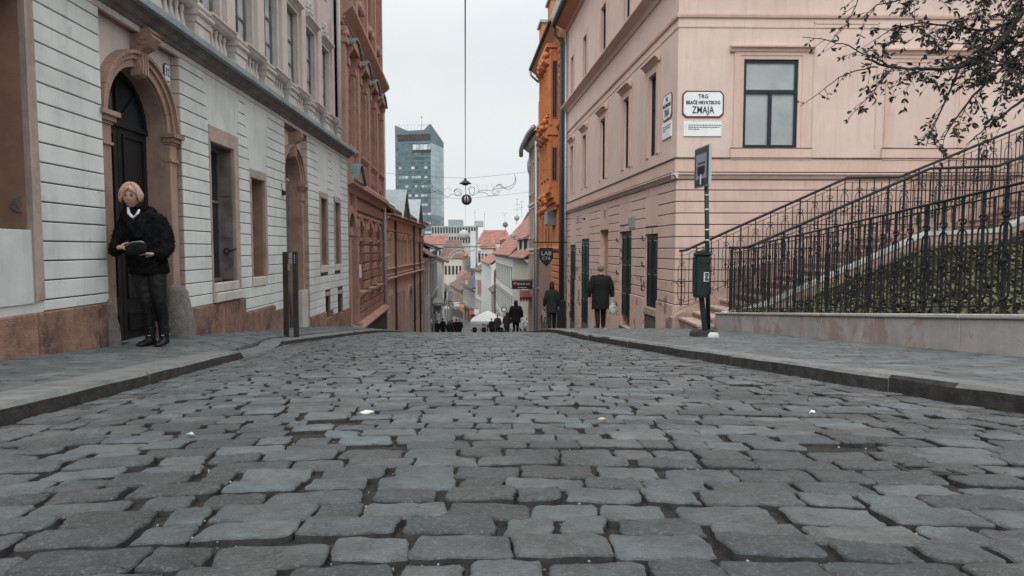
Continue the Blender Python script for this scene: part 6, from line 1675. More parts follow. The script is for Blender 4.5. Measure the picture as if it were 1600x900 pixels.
m = MB(); p = at(659, 195, 405); m.tube([p - Vector((0, 0, 3)), p + Vector((0, 0, 5.5))], .12, 5, world=True); m.blob(p + Vector((0, 0, 4.8)), .7, 1, (1, 1, .5)); m.tube([p + Vector((-2.5, 0, -.5)), p + Vector((3, 0, -.5))], .09, 4, world=True); m.build('mast', 'lead', tb)
for dx in (3, 5, -8, -12): m = MB(); q = p + Vector((dx * 1.2, 2, 0)); m.tube([q - Vector((0, 0, 3)), q + Vector((0, 0, 1.5 + (dx % 3) * .5))], .08, 4, world=True); m.build('aerial', 'lead', tb)
# haze needs nothing here: the air is clear

# ================================================================== THINGS ON ROOFS, SIGNS, WIRES
def dish(px, py, Y, r, label, m_='lead'):
    p = at(px, py, Y); m = MB(); prof = []
    for k in range(7): a = k / 6 * 1.0; prof.append((a, a * a * .35))
    V = []; F = []; S = 14
    for rr, d in prof:
        for k in range(S): V.append((p.x + rr * r * math.cos(6.283 * k / S), p.y + d * r, p.z + rr * r * math.sin(6.283 * k / S)))
    for i in range(6):
        for k in range(S): F.append((i * S + k, i * S + (k + 1) % S, (i + 1) * S + (k + 1) % S, (i + 1) * S + k))
    m.add(V, F, world=True, smooth=True); m.tube([p + Vector((0, .1, 0)), p + Vector((0, .2, -r * 2.4))], .05, 4, world=True); m.tube([p + Vector((0, 0, -r)), p + Vector((0, -r * .7, 0))], .025, 4, world=True)
    o = m.build('satellite_dish', m_); tags(o, label, 'satellite dish', 'satellite dishes on the roofs'); return o
dish(789.5, 351, 84, .36, 'dark satellite dish on the ridge left of the red roofs, against the sky', 'shutter')
dish(802, 368, 74, .33, 'pale satellite dish on the red roof slope, right side')
dish(807.5, 340.5, 66, .28, 'grey satellite dish at the top of the steep red roof')
def antenna(px, py0, py1, Y, label, arms=((0, 10), (.2, 6))):
    p, q = at(px, py0, Y), at(px, py1, Y); m = MB(); k = Y / 1000
    m.tube([q, p], .02 * max(1, Y / 80), 4, world=True)
    for f, w_ in arms:
        c = p.lerp(q, f); m.tube([c + Vector((-w_ * k / 2, 0, 0)), c + Vector((w_ * k / 2, 0, -.02))], .015 * max(1, Y / 80), 4, world=True)
    o = m.build('tv_antenna', 'wire'); tags(o, label, 'antenna', 'antennas on the roofs')
antenna(789, 333, 348, 84, 'thin tv antenna above the dark satellite dish')
antenna(808, 311, 338, 67, 'tall tv antenna on the steep red roof, right of centre', ((0, 7), (.3, 9), (.6, 12)))
antenna(815, 314, 340, 64, 'tv antenna nearest the grey brown house', ((.05, 6), (.4, 8)))
antenna(757, 330, 358, 250, 'faint lattice mast on the red hipped roof', ((.2, 2),))
antenna(742, 326, 344, 345, 'faint antenna on the flat roofed office', ((.3, 3),))
antenna(598, 268, 286, 40, 'tv antenna over the salmon house roof', ((.1, 8), (.4, 7), (.7, 5)))
# pendant lamp, red ornament, overhead line and cross wires
def wire(name, label, pts, r, m_='wire', cat='wire', sag=0):
    m = MB(); n = 12; Q = []
    for a, b in zip(pts, pts[1:]):
        for k in range(n): t = k / n; q = Vector(a).lerp(Vector(b), t); q.z -= sag * 4 * t * (1 - t); Q.append(q)
    Q.append(Vector(pts[-1])); m.tube(Q, r, 5, world=True); o = m.build(name, m_); return tags(o, label, cat)
YLp = 30
wire('overhead_cable', 'thin cable running along the street overhead, seen as a vertical line', [at(727, -60, 9), at(727, 279, YLp), at(727, 352, 150)], .012)
wire('cross_wire', 'upper cross wire from the palace to the orange house carrying the pendant lamp', [at(596, 270, 30.5), at(727, 278.5, YLp), at(828, 268, 30.5), Rw.P(30.5, 0, 3.9)], .007, sag=.02)
wire('cross_wire', 'lower cross wire behind the street decoration', [at(596, 305, 30.8), at(727, 310, 30.8), at(835, 299, 31.5)], .006, sag=.02)
p = at(727, 284, YLp)
t = thing('pendant_street_lamp', 'dark shaded street lamp hanging over the middle of the street', 'street lamp', p)
m = MB(); m.lathe([(.02, .16), (.05, .15), (.06, .08), (.10, .06), (.28, -.08), (.29, -.10), (.27, -.10)], p, 18); m.build('lamp_shade', 'dgreen', t)
m = MB(); m.lathe([(.10, -.08), (.16, -.11), (.12, -.16), (.02, -.18)], p, 14); m.build('lens', 'pane', t)
m = MB(); m.tube([p + Vector((0, 0, .15)), p + Vector((0, 0, .26))], .012, 5, world=True); m.build('hanger', 'iron', t)
p = at(729, 312, 29)
t = thing('ball_ornament', 'round black ornament with white and red stripes hanging under the street lamp', 'ornament', p)
m = MB()
for k in range(5):
    a = math.pi * (k + .5) / 5; r = .215
    m.tube([(p.x + r * math.cos(a) * math.cos(b), p.y + r * math.sin(a) * math.cos(b), p.z + r * math.sin(b)) for b in [6.283 * j / 20 for j in range(21)]], .03, 5, world=True)
m.build('ribs', 'black', t)
m = MB(); m.blob(p, .195, 3); m.build('core', 'paint_w', t)
m = MB()
for k in range(4):
    a = math.pi * k / 4 + .1
    m.tube([(p.x + .2 * math.cos(a) * math.cos(b), p.y + .2 * math.sin(a) * math.cos(b), p.z + .2 * math.sin(b)) for b in [6.283 * j / 20 for j in range(21)]], .012, 5, world=True)
m.build('stripes', 'lred', t)
m = MB(); m.tube([p + Vector((0, 0, .2)), at(727, 289, 29)], .008, 4, world=True); m.build('cord', 'wire', t)
# scrolled light decoration
def px_curve(pts, Y, r, mb_):
    Q = []
    for i in range(len(pts) - 1):
        p0 = pts[max(0, i - 1)]; p1 = pts[i]; p2 = pts[i + 1]; p3 = pts[min(len(pts) - 1, i + 2)]
        for k in range(5):
            t = k / 5
            f = lambda a, b, c, d: .5 * ((2 * b) + (-a + c) * t + (2 * a - 5 * b + 4 * c - d) * t * t + (-a + 3 * b - 3 * c + d) * t ** 3)
            Q.append(at(f(p0[0], p1[0], p2[0], p3[0]), f(p0[1], p1[1], p2[1], p3[1]), Y))
    Q.append(at(*pts[-1], Y)); mb_.tube(Q, r, 4, world=True)
t = thing('street_light_decoration', 'thin wire scroll decoration strung across the street behind the lamp', 'decoration', at(740, 300, 31))
for pts in ([(656, 286), (652, 292), (655, 298), (662, 288), (672, 286), (676, 292), (668, 290), (680, 300), (690, 303), (700, 308), (706, 303), (714, 306), (722, 306)],
            [(722, 306), (714, 296), (710, 298), (713, 305), (722, 301), (716, 294), (709, 300)],
            [(735, 306), (733, 296), (738, 292), (742, 297), (738, 305), (734, 300), (731, 294)],
            [(738, 306), (748, 301), (757, 301), (765, 306), (772, 304), (778, 298), (779, 303), (772, 305), (770, 298), (778, 295), (790, 293), (800, 289), (805, 282), (804, 273)],
            [(746, 300), (756, 297), (768, 297), (776, 291), (782, 288), (789, 294), (796, 296), (802, 291), (806, 284), (805, 276)],
            [(775, 290), (780, 288), (784, 292), (790, 295)], [(660, 300), (672, 301), (684, 298), (692, 302)]):
    m = MB(); px_curve(pts, 31, .014, m); m.build('light_tube', 'wire', t)
rk = random.Random(3); m = MB()
for k in range(46):
    x = rk.uniform(658, 800); y = 303 - (x - 658) * .06 + rk.uniform(-5, 5); a = at(x, y, 31); m.tube([a, a + Vector((rk.uniform(-.1, .1), 0, rk.uniform(.05, .2)))], .005, 3, world=True)
m.build('tinsel', 'wire', t, kind='stuff')
# garland arches with an orange star low over the street
t = thing('garland', 'pale wire garland arches strung low over the far street', 'garland', at(727, 390, 110))
for pts in ([(700, 404), (706, 394), (716, 389), (726, 391), (732, 400)], [(730, 400), (736, 392), (745, 391), (752, 398), (757, 408)], [(702, 408), (709, 398), (720, 394), (728, 398)]):
    m = MB(); px_curve(pts, 110, .10, m); m.build('arch', 'conc', t)
m = MB(); m.tube([at(690, 385.5, 110), at(762, 385.5, 110)], .10, 5, world=True); m.build('support_wire', 'wire', t)
m = MB(); c = at(727, 400, 105)
for k in range(10): a = 6.283 * k / 10; m.tube([c, c + Vector((.62 * math.cos(a), 0, .62 * math.sin(a)))], [.13, .03], 5, world=True)
m.blob(c, .3, 1); o = m.build('star_ornament', mat('amber ornament', (.40, .16, .04), var=.4, scale=3, bump=0)); tags(o, 'amber star ornament hanging in the garland over the street', 'ornament')
# projecting signs down the street
def hang_sign(px0, px1, py0, py1, Y, m_, label, name='hanging_sign', d=.12, wallx=None):
    a, b = at(px0, py0, Y), at(px1, py1, Y); t = thing(name, label, 'sign', ((a.x + b.x) / 2, Y, b.z))
    m = MB(); m.box(a.x, b.x, -Y, -Y + d, b.z, a.z); m.build('board', m_, t)
    m = MB(); x = wallx if wallx is not None else (b.x + .5 if b.x > -2 else a.x - .5); e = b.x if x > b.x else a.x
    m.tube([(a.x if x > a.x else b.x, Y - d / 2, a.z + .05), (x, Y - d / 2, a.z + .05)], .03, 5, world=True); m.build('bracket', 'iron', t)
    return t, a, b
t, a, b = hang_sign(800, 832, 438.5, 451.5, 45, 'black', 'black rectangular hanging sign with red mark and white lettering, right of the street centre', wallx=1.6)
text(t, 'GALLERIA', (a.x + .86, 45 - .125, (a.z + b.z) / 2 + .06), (1, 0, 0), (0, 0, 1), .2, 'paint_w', sx=.85) if False else None
m = MB(); m.blob(((a.x + .22), 44.87, (a.z + b.z) / 2 + .08), .13, 1, (1, .1, 1)); m.build('red_mark', 'lred', t)
m = MB(); rk = random.Random(5); x = a.x + .38
for k in range(11):
    w_ = rk.uniform(.035, .06); zc = (a.z + b.z) / 2 + .07; h = .07 if k < 7 else .05
    m.box(x, x + .016, -44.875, -44.86, zc - h, zc + h)
    if k % 2: m.box(x, x + w_, -44.875, -44.86, zc + h - .018, zc + h)
    if k % 3: m.box(x, x + w_, -44.875, -44.86, zc - h, zc - h + .018)
    if k % 3 == 0: m.box(x + w_ - .016, x + w_, -44.875, -44.86, zc - h, zc + h)
    x += w_ + .025 + (.06 if k == 6 else 0)
m.box(a.x + .42, a.x + 1.05, -44.875, -44.86, b.z + .1, b.z + .125); m.build('lettering', 'paint_w', t)
p0 = at(812, 456, 46.5); p1 = at(831, 466, 46.5)
t = thing('awning', 'dark red scalloped awning over a shopfront under the black hanging sign', 'awning', (p0.x, 47, p1.z))
m = MB(); m.add([(p0.x, 46.2, p1.z + .1), (p1.x + .3, 46.2, p1.z + .1), (p1.x + .3, 47.6, p0.z + .05), (p0.x, 47.6, p0.z + .05), (p0.x, 46.2, p1.z - .05), (p1.x + .3, 46.2, p1.z - .05), (p1.x + .3, 47.6, p0.z - .05), (p0.x, 47.6, p0.z - .05)], [(0, 1, 2, 3), (7, 6, 5, 4), (0, 4, 5, 1), (1, 5, 6, 2), (2, 6, 7, 3), (3, 7, 4, 0)], world=True); m.build('canopy', 'maroon', t)
m = MB(); nn = 6; wv = (p1.x + .3 - p0.x) / nn
for k in range(nn): m.prism_n([(p0.x + wv * k, p1.z + .05), (p0.x + wv * (k + 1), p1.z + .05), (p0.x + wv * (k + .8), p1.z - .18), (p0.x + wv * (k + .5), p1.z - .24), (p0.x + wv * (k + .2), p1.z - .18)], -46.2, -46.17)
m.build('valance', 'maroon', t)
hang_sign(709, 718, 472, 479, 88, 'paint_w', 'small white hanging sign beside the bright orange one, far down the street')
hang_sign(719, 725, 475, 480, 86, 'lorg', 'bright orange lit looking hanging sign far down the street')
hang_sign(733, 741, 485, 491, 80, 'lred', 'red hanging sign far down the street beside the white parasol')
hang_sign(741, 748, 483, 491, 78, 'paint_w', 'square white hanging sign right of the red one')
hang_sign(679, 688, 489, 493, 62, 'paint_w', 'slanted white sign above the people on the left side')
hang_sign(727, 731, 437, 444, 120, 'lorg', 'orange sign on the roofs level above the street')
for px, y0_, y1_, Y, lab in ((689, 470, 520, 58, 'pale thin lamp post behind the distant crowd'), (699, 455, 520, 72, 'white post in the middle of the distant crowd'), (676, 478, 520, 50, 'first grey post by the dark house on the left')):
    a_, b_ = at(px, y0_, Y), at(px, y1_, Y); m = MB(); m.tube([(a_.x, Y, road_z(Y)), a_], .05, 6, world=True); m.tube([a_, a_ + Vector((.5, 0, .1))], .04, 5, world=True); m.blob(a_ + Vector((.55, 0, .05)), .12, 1, (1.4, 1, .6)); o = m.build('street_post', 'pipe'); tags(o, lab, 'post', 'posts along the far street')
for px0, px1, py, Y, mm_, lab in ((671, 684, 484, 52, 'hg', 'grey folded awning over the nearest left shop'), (686, 698, 482, 75, 'canvas', 'pale awning over the second left shop'), (700, 712, 483, 95, 'hd', 'dark awning over the far left shop')):
    a_ = at(px0, py, Y); b_ = at(px1, py, Y); m = MB(); z = a_.z
    m.add([(a_.x, Y, z + .5), (a_.x, Y + 3.5, z + .4), (b_.x, Y + 3.5, z - .2), (b_.x, Y, z - .1), (a_.x, Y, z + .42), (a_.x, Y + 3.5, z + .32), (b_.x, Y + 3.5, z - .28), (b_.x, Y, z - .32)], [(0, 1, 2, 3), (7, 6, 5, 4), (0, 4, 5, 1), (1, 5, 6, 2), (2, 6, 7, 3), (3, 7, 4, 0)], world=True); o = m.build('awning', mm_); tags(o, lab, 'awning')
# shield sign on the orange house
Ys = 31
a = at(843, 387, Ys); b = at(864, 417, Ys); w_ = b.x - a.x; h = a.z - b.z
t = thing('shield_sign', 'black shield shaped hanging sign with pale lettering, on a bracket from the orange house', 'sign', ((a.x + b.x) / 2, Ys, b.z))
m = MB(); m.prism_n([(a.x, a.z), (b.x, a.z), (b.x, a.z - h * .55), (a.x + w_ * .75, a.z - h * .82), (a.x + w_ / 2, b.z), (a.x + w_ * .25, a.z - h * .82), (a.x, a.z - h * .55)], -Ys - .03, -Ys + .03); m.build('board', 'dgreen', t)
text(t, 'LAB', (a.x + w_ / 2, Ys - .035, a.z - h * .30), (1, 0, 0), (0, 0, 1), h * .30, 'pipe_w')
text(t, 'CTA', (a.x + w_ / 2, Ys - .035, a.z - h * .56), (1, 0, 0), (0, 0, 1), h * .22, 'pipe_w')
m = MB(); q = at(833, 378.5, Ys); e = at(870, 378.5, Ys); m.tube([q, e + Vector((.5, 0, 0))], .03, 5, world=True)
for x in (a.x + .08, b.x - .08): m.tube([(x, Ys, q.z), (x, Ys, a.z)], .012, 4, world=True)
m.build('bracket', 'iron', t)
m = MB(); q = at(872, 341, 31.5); e = at(913, 342, 25); m.tube([q, e], .012, 4, world=True); m.blob(e, .05, 1); m.tube([at(903, 341, 26.5), at(903, 346, 26.5)], .02, 4, world=True); o = m.build('wall_bracket', 'iron'); tags(o, 'long thin iron bracket on the pink house wall above the first dark door', 'bracket')
# ================================================================== STREET FURNITURE NEAR
# bus stop sign
def gz_r(x, y): return paveR(x, y)
Yb_ = 9.7
pb = at(1107, 521, Yb_); zb_ = gz_r(pb.x, Yb_); pt = at(1101, 224, Yb_)
t = thing('bus_stop_sign', 'leaning dark pole with a weathered bus stop board, standing on the right pavement', 'bus stop sign', (pb.x, Yb_, zb_))
pole_t = at(1103, 230, Yb_)
m = MB(); m.tube([(pb.x, Yb_, zb_), pole_t], .034, 10, world=True); m.build('pole', 'dgreen', t)
m = MB(); 
for py in (303, 325, 356, 372):
    f = (521 - py) / (521 - 230.); c = Vector((pb.x, Yb_, zb_)).lerp(pole_t, f); m.tube([c - Vector((0, 0, .012)), c + Vector((0, 0, .012))], .038, 10, world=True)
m.build('sticker_bands', 'alu', t, kind='stuff')
A_, B2 = at(1109.5, 257, 9.45), at(1087.5, 264, 9.98)
SF = Fr(A_.x, A_.y, B2.x - A_.x, B2.y - A_.y, side=-1)
if SF.N[1] > 0: SF.N = (-SF.N[0], -SF.N[1])
wS = math.hypot(B2.x - A_.x, B2.y - A_.y); zt_ = at(1109.5, 225.5, 9.45).z; zb2_ = at(1109.5, 288.5, 9.45).z; hS = zt_ - zb2_
m = MB(SF); m.box(-.008, wS + .008, -.02, .02, zb2_ - .008, zt_ + .008); m.build('edge_frame', 'alu', t)
m = MB(SF); m.box(.008, wS - .008, .02, .025, zb2_ + .008, zt_ - .008); m.build('board', 'sign_b', t)
m = MB(SF); m.box(.07, wS - .07, .0251, .028, zb2_ + .11, zt_ - .1); m.build('panel', 'sign_p', t)
m = MB(SF); cz = zb2_ + hS * .43
m.block(.13, wS - .13, cz - .055, cz + .05, .0281, .034, .004)
for u in (.17, wS - .21): m.box(u, u + .05, .0281, .034, cz - .085, cz - .056)
for k in range(8): u = .12 + (wS - .26) * k / 8; m.box(u, u + .022, .0281, .034, cz + .09, cz + .105)
m.build('bus_symbol', 'black', t)
m = MB(SF); u = wS * .5; m.box(u - .03, u + .03, .0281, .033, zb2_ + .03, zb2_ + .13); m.prism_n([(u - .02, zb2_ + .13), (u + .02, zb2_ + .13), (u + .005, zb2_ + .2), (u - .005, zb2_ + .2)], .0281, .033); m.build('white_symbol', 'paint_w', t)
m = MB(SF); m.prism_n([(u - .018, zb2_ + .18), (u + .018, zb2_ + .18), (u, zb2_ + .27)], .0331, .036); m.box(u - .07, u - .035, .0331, .036, zb2_ + .05, zb2_ + .12); m.box(u + .035, u + .07, .0331, .036, zb2_ + .05, zb2_ + .12); m.build('black_symbol', 'black', t)
# rubber foot
def hull_block(name, m_, cx, cy, z0, hx, hy, h, label, cat, ang=0, top=.7):
    V = []; N = 16
    for s, z in ((1, 0), (1.02, h * .4), (.95, h * .8), (top, h)):
        for k in range(N):
            a = 6.283 * (k + .5) / N; c, q = math.cos(a), math.sin(a); r = (abs(c) ** 4 + abs(q) ** 4) ** (-.25)
            x, y = c * r * hx * s, q * r * hy * s; V.append((cx + x * math.cos(ang) - y * math.sin(ang), cy + x * math.sin(ang) + y * math.cos(ang), z0 + z))
    F = [(i * N + k, i * N + (k + 1) % N, (i + 1) * N + (k + 1) % N, (i + 1) * N + k) for i in range(3) for k in range(N)] + [tuple(range(N))[::-1], tuple(3 * N + k for k in range(N))]
    mm = MB(); mm.add(V, F, world=True); o = mm.build(name, m_, origin=(cx, cy, z0)); return tags(o, label, cat)
q = at(1100, 519, 9.62)
hull_block('pole_foot', 'rubber', q.x, 9.62, gz_r(q.x, 9.6) - .02, .20, .13, .12, 'dark worn rubber block holding the feet of the bus stop pole and bin', 'base block')
q2 = at(1115, 523, 9.3)
m = MB(); z_ = gz_r(q2.x, 9.3); V = []
for s, h in ((1, 0), (.95, .035), (.6, .07)):
    for k in range(10): a = 6.283 * k / 10; V.append((q2.x + .085 * s * math.cos(a) * (1 + .15 * math.sin(3 * a)), 9.3 + .05 * s * math.sin(a), z_ + h))
m.add(V, [(i * 10 + k, i * 10 + (k + 1) % 10, (i + 1) * 10 + (k + 1) % 10, (i + 1) * 10 + k) for i in range(2) for k in range(10)] + [tuple(20 + k for k in range(10)), tuple(range(10))[::-1]], world=True)
o = m.build('crumpled_bag', 'canvas'); tags(o, 'crumpled white scrap lying against the rubber foot of the bus stop pole', 'litter')
# litter bin on its own post
Yn = 9.55
bp, bt = at(1103, 519, Yn), at(1093, 458, Yn)
t = thing('litter_bin', 'dark green litter bin with a knobbed lid, beside the bus stop pole', 'bin', (bp.x, Yn, gz_r(bp.x, Yn)))
m = MB(); m.tube([(bp.x, Yn, gz_r(bp.x, Yn)), (bt.x, Yn, bt.z + .15)], .045, 4, world=True, smooth=False); m.build('post', 'dgreen', t)
x0, x1 = at(1083.5, 430, Yn).x, at(1106, 430, Yn).x; zt_, zb2_ = at(1095, 401, Yn).z, at(1095, 464, Yn).z
m = MB(); hx = (x1 - x0) / 2; cx = (x0 + x1) / 2; V = []
prof = ((.86, zb2_), (.93, zb2_ + .04), (1, zt_ - .05), (1.0, zt_)); N = 20
for s, z in prof:
    for k in range(N):
        a = 6.283 * (k + .5) / N; c, q = math.cos(a), math.sin(a); r = (abs(c) ** 5 + abs(q) ** 5) ** (-.2); V.append((cx + c * r * hx * s, Yn - .03 + q * r * .14 * s, z))
m.add(V, [(i * N + k, i * N + (k + 1) % N, (i + 1) * N + (k + 1) % N, (i + 1) * N + k) for i in range(3) for k in range(N)] + [tuple(range(N))[::-1], tuple(3 * N + k for k in range(N))], world=True, smooth=False); m.build('body', 'bin', t)
m = MB(); 
for dx, r in ((-.07, .055), (.0, .06), (.085, .055)): m.blob((cx + dx, Yn - .05, zt_ + .035), r, 2, (1.1, 1, .7))
m.box(cx - hx * .8, cx + hx * .85, -Yn - .0, -Yn + .12, zt_ + .03, zt_ + .085); m.tube([(cx + .02, Yn - .05, zt_), (cx + .02, Yn - .05, zt_ + .11)], .03, 8, world=True)
m.build('lid', 'bin', t)
m = MB(); m.box(cx - .06, cx + .1, -Yn + .13, -Yn + .18, zt_ - .09, zt_ - .02); m.build('opening', 'black', t)
s0, s1 = at(1100, 425.5, Yn - .18), at(1107.5, 440, Yn - .18)
m = MB(); m.box(s0.x, s1.x, -Yn + .17, -Yn + .18, s1.z, s0.z); sk_ = m.build('sticker', 'paint_w', t)
text(sk_, 'BNE', ((s0.x + s1.x) / 2, Yn - .184, (s0.z + s1.z) / 2), (0, 0, -1), (1, 0, 0), .075, 'black', bold=.003, sx=.85)
# two notice posts on the left
Yp = 10.0
for i, px in enumerate((447.5, 463)):
    p = at(px, 519, Yp); z = paveL(p.x, Yp); top = at(px - 2, 393.5, Yp).z
    t = thing('timber_post', ('left one of the two dark timber posts in front of the second doorway' if i == 0 else 'right one of the two dark timber posts, carrying small notices near its top'), 'post', (p.x, Yp, z), 'pair of timber posts')
    m = MB(); w_ = .032; xx = at(px - 2, 393.5, Yp).x
    m.add([(p.x - w_, Yp - w_, z - .05), (p.x + w_, Yp - w_, z - .05), (p.x + w_, Yp + w_, z - .05), (p.x - w_, Yp + w_, z - .05), (xx - w_, Yp - w_, top), (xx + w_, Yp - w_, top), (xx + w_, Yp + w_, top), (xx - w_, Yp + w_, top)], [(3, 2, 1, 0), (4, 5, 6, 7), (0, 1, 5, 4), (1, 2, 6, 5), (2, 3, 7, 6), (3, 0, 4, 7)], world=True)
    m.build('shaft', 'wood', t)
    if i == 1:
        for (a0, b0, a1, b1) in ((451, 395, 459, 403), (451, 405, 459, 412), (449, 413, 452, 422)):
            u, v = at(a0, b0, Yp), at(a1, b1, Yp); m = MB(); m.box(u.x, v.x, -Yp - .02, -Yp - .005, v.z, u.z); nb = m.build('notice', 'surr', t)
            m = MB()
            for k in range(3): z2 = v.z + (u.z - v.z) * (k + .5) / 3; m.box(u.x + .012, v.x - .012, -Yp - .005, -Yp - .002, z2 - .006, z2 + .006)
            m.build('print_lines', 'alu', nb, kind='stuff')
        m = MB(); q = at(460, 400, Yp - .05)
        for k in range(4): m.blob((q.x, Yp - .05, q.z - k * .035), .011, 1)
        m.build('bolts', 'alu', t, kind='stuff')

# ================================================================== TREE (upper right)
tr = thing('tree', 'small leafed tree whose thin drooping branches hang in from the right, over the fence', 'tree', (6.35, 6.4, bank_z(6.35, 6.4)))
m = MB(); tz = bank_z(6.35, 6.4)
trunk = [(6.35, 6.4, tz - .3), (6.32, 6.38, tz + .4), (6.2, 6.3, .6), (6.0, 6.15, 1.4), (5.75, 6.0, 2.0), (5.4, 5.9, 2.5)]
m.tube(trunk, [.16, .13, .11, .09, .07, .05], 10, world=True); m.build('trunk', 'bark', tr)
rt_ = random.Random(17)
LV, LF = [], []
def leaf(c, d, s):
    """one pointed leaf from c along d"""
    d = d.normalized(); a = Vector((rt_.uniform(-1, 1), rt_.uniform(-1, 1), rt_.uniform(-.6, .6)))
    e = d.cross(a)
    if e.length < .05: return
    e.normalize(); nn = d.cross(e) * s * .14
    b = len(LV)
    for f, w_ in ((0, 0), (.32, .2), (.66, .17), (1, 0)):
        p = c + d * s * f
        if w_ == 0: LV.append(tuple(p))
        else: LV.append(tuple(p + e * s * w_ + nn)); LV.append(tuple(p)); LV.append(tuple(p - e * s * w_ + nn))
    LF.extend([(b, b + 1, b + 2), (b, b + 2, b + 3), (b + 1, b + 4, b + 5, b + 2), (b + 2, b + 5, b + 6, b + 3), (b + 4, b + 7, b + 5), (b + 5, b + 7, b + 6)])
bm_t = MB()
def twig(p, d, L, r, lvl, dens=1.0):
    pts = [p]; n = max(3, int(L / .045)); cur = Vector(p); dd = Vector(d).normalized()
    for k in range(n):
        dd = (dd + Vector((rt_.uniform(-.22, .22), rt_.uniform(-.22, .22), rt_.uniform(-.2, .14) - .03))).normalized()
        cur = cur + dd * (L / n); pts.append(cur.copy())
        if lvl > 0 and rt_.random() < .42:
            side = Vector((rt_.uniform(-1, 1), rt_.uniform(-1, 1), rt_.uniform(-.8, .5)))
            twig(cur, dd * .9 + side * .8, L * rt_.uniform(.3, .55), r * .55, lvl - 1, dens)
        for _ in range((rt_.random() < .72 * dens) + (rt_.random() < .2 * dens)):
            leaf(cur, dd * .5 + Vector((rt_.uniform(-1, 1), rt_.uniform(-1, 1), rt_.uniform(-1.1, .5))), rt_.uniform(.032, .064))
    bm_t.tube(pts, [r + (r * .35 - r) * i / (len(pts) - 1) for i in range(len(pts))], 4, world=True, cap=False)
    if lvl == 0:
        for _ in range(2): leaf(cur, dd + Vector((rt_.uniform(-.6, .6),) * 3), rt_.uniform(.03, .055))
def limb(px, y0, y1, r0, r1, lvl, L, dens, every=.09):
    P = []
    n = len(px)
    for i in range(n - 1):
        for k in range(4):
            f = (i + k / 4) / (n - 1); t = k / 4
            q = at(px[i][0] + (px[i + 1][0] - px[i][0]) * t, px[i][1] + (px[i + 1][1] - px[i][1]) * t, y0 + (y1 - y0) * f); q += Vector((rt_.uniform(-.01, .01),) * 3); P.append(q)
    P.append(at(*px[-1], y1))
    bm = MB(); bm.tube(P, [r0 + (r1 - r0) * i / (len(P) - 1) for i in range(len(P))], 6, world=True); bm.build('branch', 'bark', tr)
    acc = 0
    for i in range(len(P) - 1):
        seg = P[i + 1] - P[i]; acc += seg.length
        f = i / len(P)
        while acc > every:
            acc -= every
            twig(P[i], seg.normalized() * .6 + Vector((rt_.uniform(-1, 1), rt_.uniform(-1, 1), rt_.uniform(-1.0, .6))) * .8, L * rt_.uniform(.5, 1.1), .0035, lvl, dens)
T0 = (5.4, 5.9, 2.5)
limb([(1760, -80), (1650, -20), (1600, 16), (1560, 70), (1525, 98), (1480, 108), (1430, 108), (1395, 106), (1352, 92)], 5.9, 5.3, .030, .008, 2, .28, .75, .055)
limb([(1395, 106), (1360, 88), (1325, 72), (1290, 62), (1254, 58)], 5.3, 5.1, .007, .003, 0, .14, .6, .10)
limb([(1372, 104), (1345, 108), (1310, 122), (1280, 145), (1250, 166)], 5.35, 5.2, .006, .002, 0, .12, .5, .11)
limb([(1395, 106), (1375, 130), (1350, 158), (1325, 186)], 5.5, 5.3, .006, .002, 0, .13, .7, .10)
limb([(1500, 104), (1485, 140), (1466, 182), (1454, 208), (1447, 228)], 5.7, 5.5, .01, .003, 1, .18, .9, .07)
limb([(1590, 30), (1540, 48), (1490, 42), (1440, 36), (1395, 44), (1372, 60)], 5.8, 5.5, .014, .003, 2, .22, 1.0, .05)
limb([(1660, -60), (1580, -20), (1500, -8), (1430, -6), (1370, 8), (1345, 30)], 5.6, 5.3, .014, .003, 1, .24, .9, .06)
limb([(1345, -20), (1338, 8), (1322, 40), (1300, 62)], 5.3, 5.2, .006, .002, 0, .13, .7, .09)
limb([(1680, 60), (1600, 80), (1560, 112), (1520, 150), (1490, 190), (1475, 214)], 5.8, 5.5, .02, .004, 2, .24, .85, .06)
limb([(1700, 120), (1620, 140), (1580, 170), (1540, 200), (1510, 226)], 5.7, 5.5, .018, .003, 1, .22, .8, .08)
limb([(1700, 20), (1630, 40), (1580, 60), (1545, 90), (1530, 130)], 6.1, 5.9, .02, .004, 2, .3, 1.0, .05)
limb([(1720, -60), (1650, -30), (1600, -10), (1570, 30), (1555, 70)], 6.2, 6.0, .02, .004, 2, .3, 1.0, .05)
limb([(1690, -30), (1640, 30), (1590, 100), (1565, 150)], 5.5, 5.3, .014, .003, 2, .26, 1.0, .05)
limb([(1680, 90), (1620, 110), (1560, 95), (1520, 70), (1480, 66)], 5.4, 5.3, .012, .003, 2, .24, 1.0, .05)
limb([(1640, -60), (1560, -30), (1530, 10), (1500, 40)], 5.9, 5.7, .012, .003, 2, .26, 1.0, .05)
limb([(1700, 170), (1620, 190), (1590, 215)], 5.6, 5.5, .012, .003, 1, .2, .8, .08)
bm_t.build('twigs', 'bark', tr, kind='stuff', recalc=False)
me = bpy.data.meshes.new('leaves'); me.from_pydata(LV, [], LF); me.materials.append(MT['leaf']); o = link_mesh('leaves', me, tr, (0, 0, 0)); o['kind'] = 'stuff'
print('leaves', len(LF) // 6)
# far trees seen over the town
rk = random.Random(9)

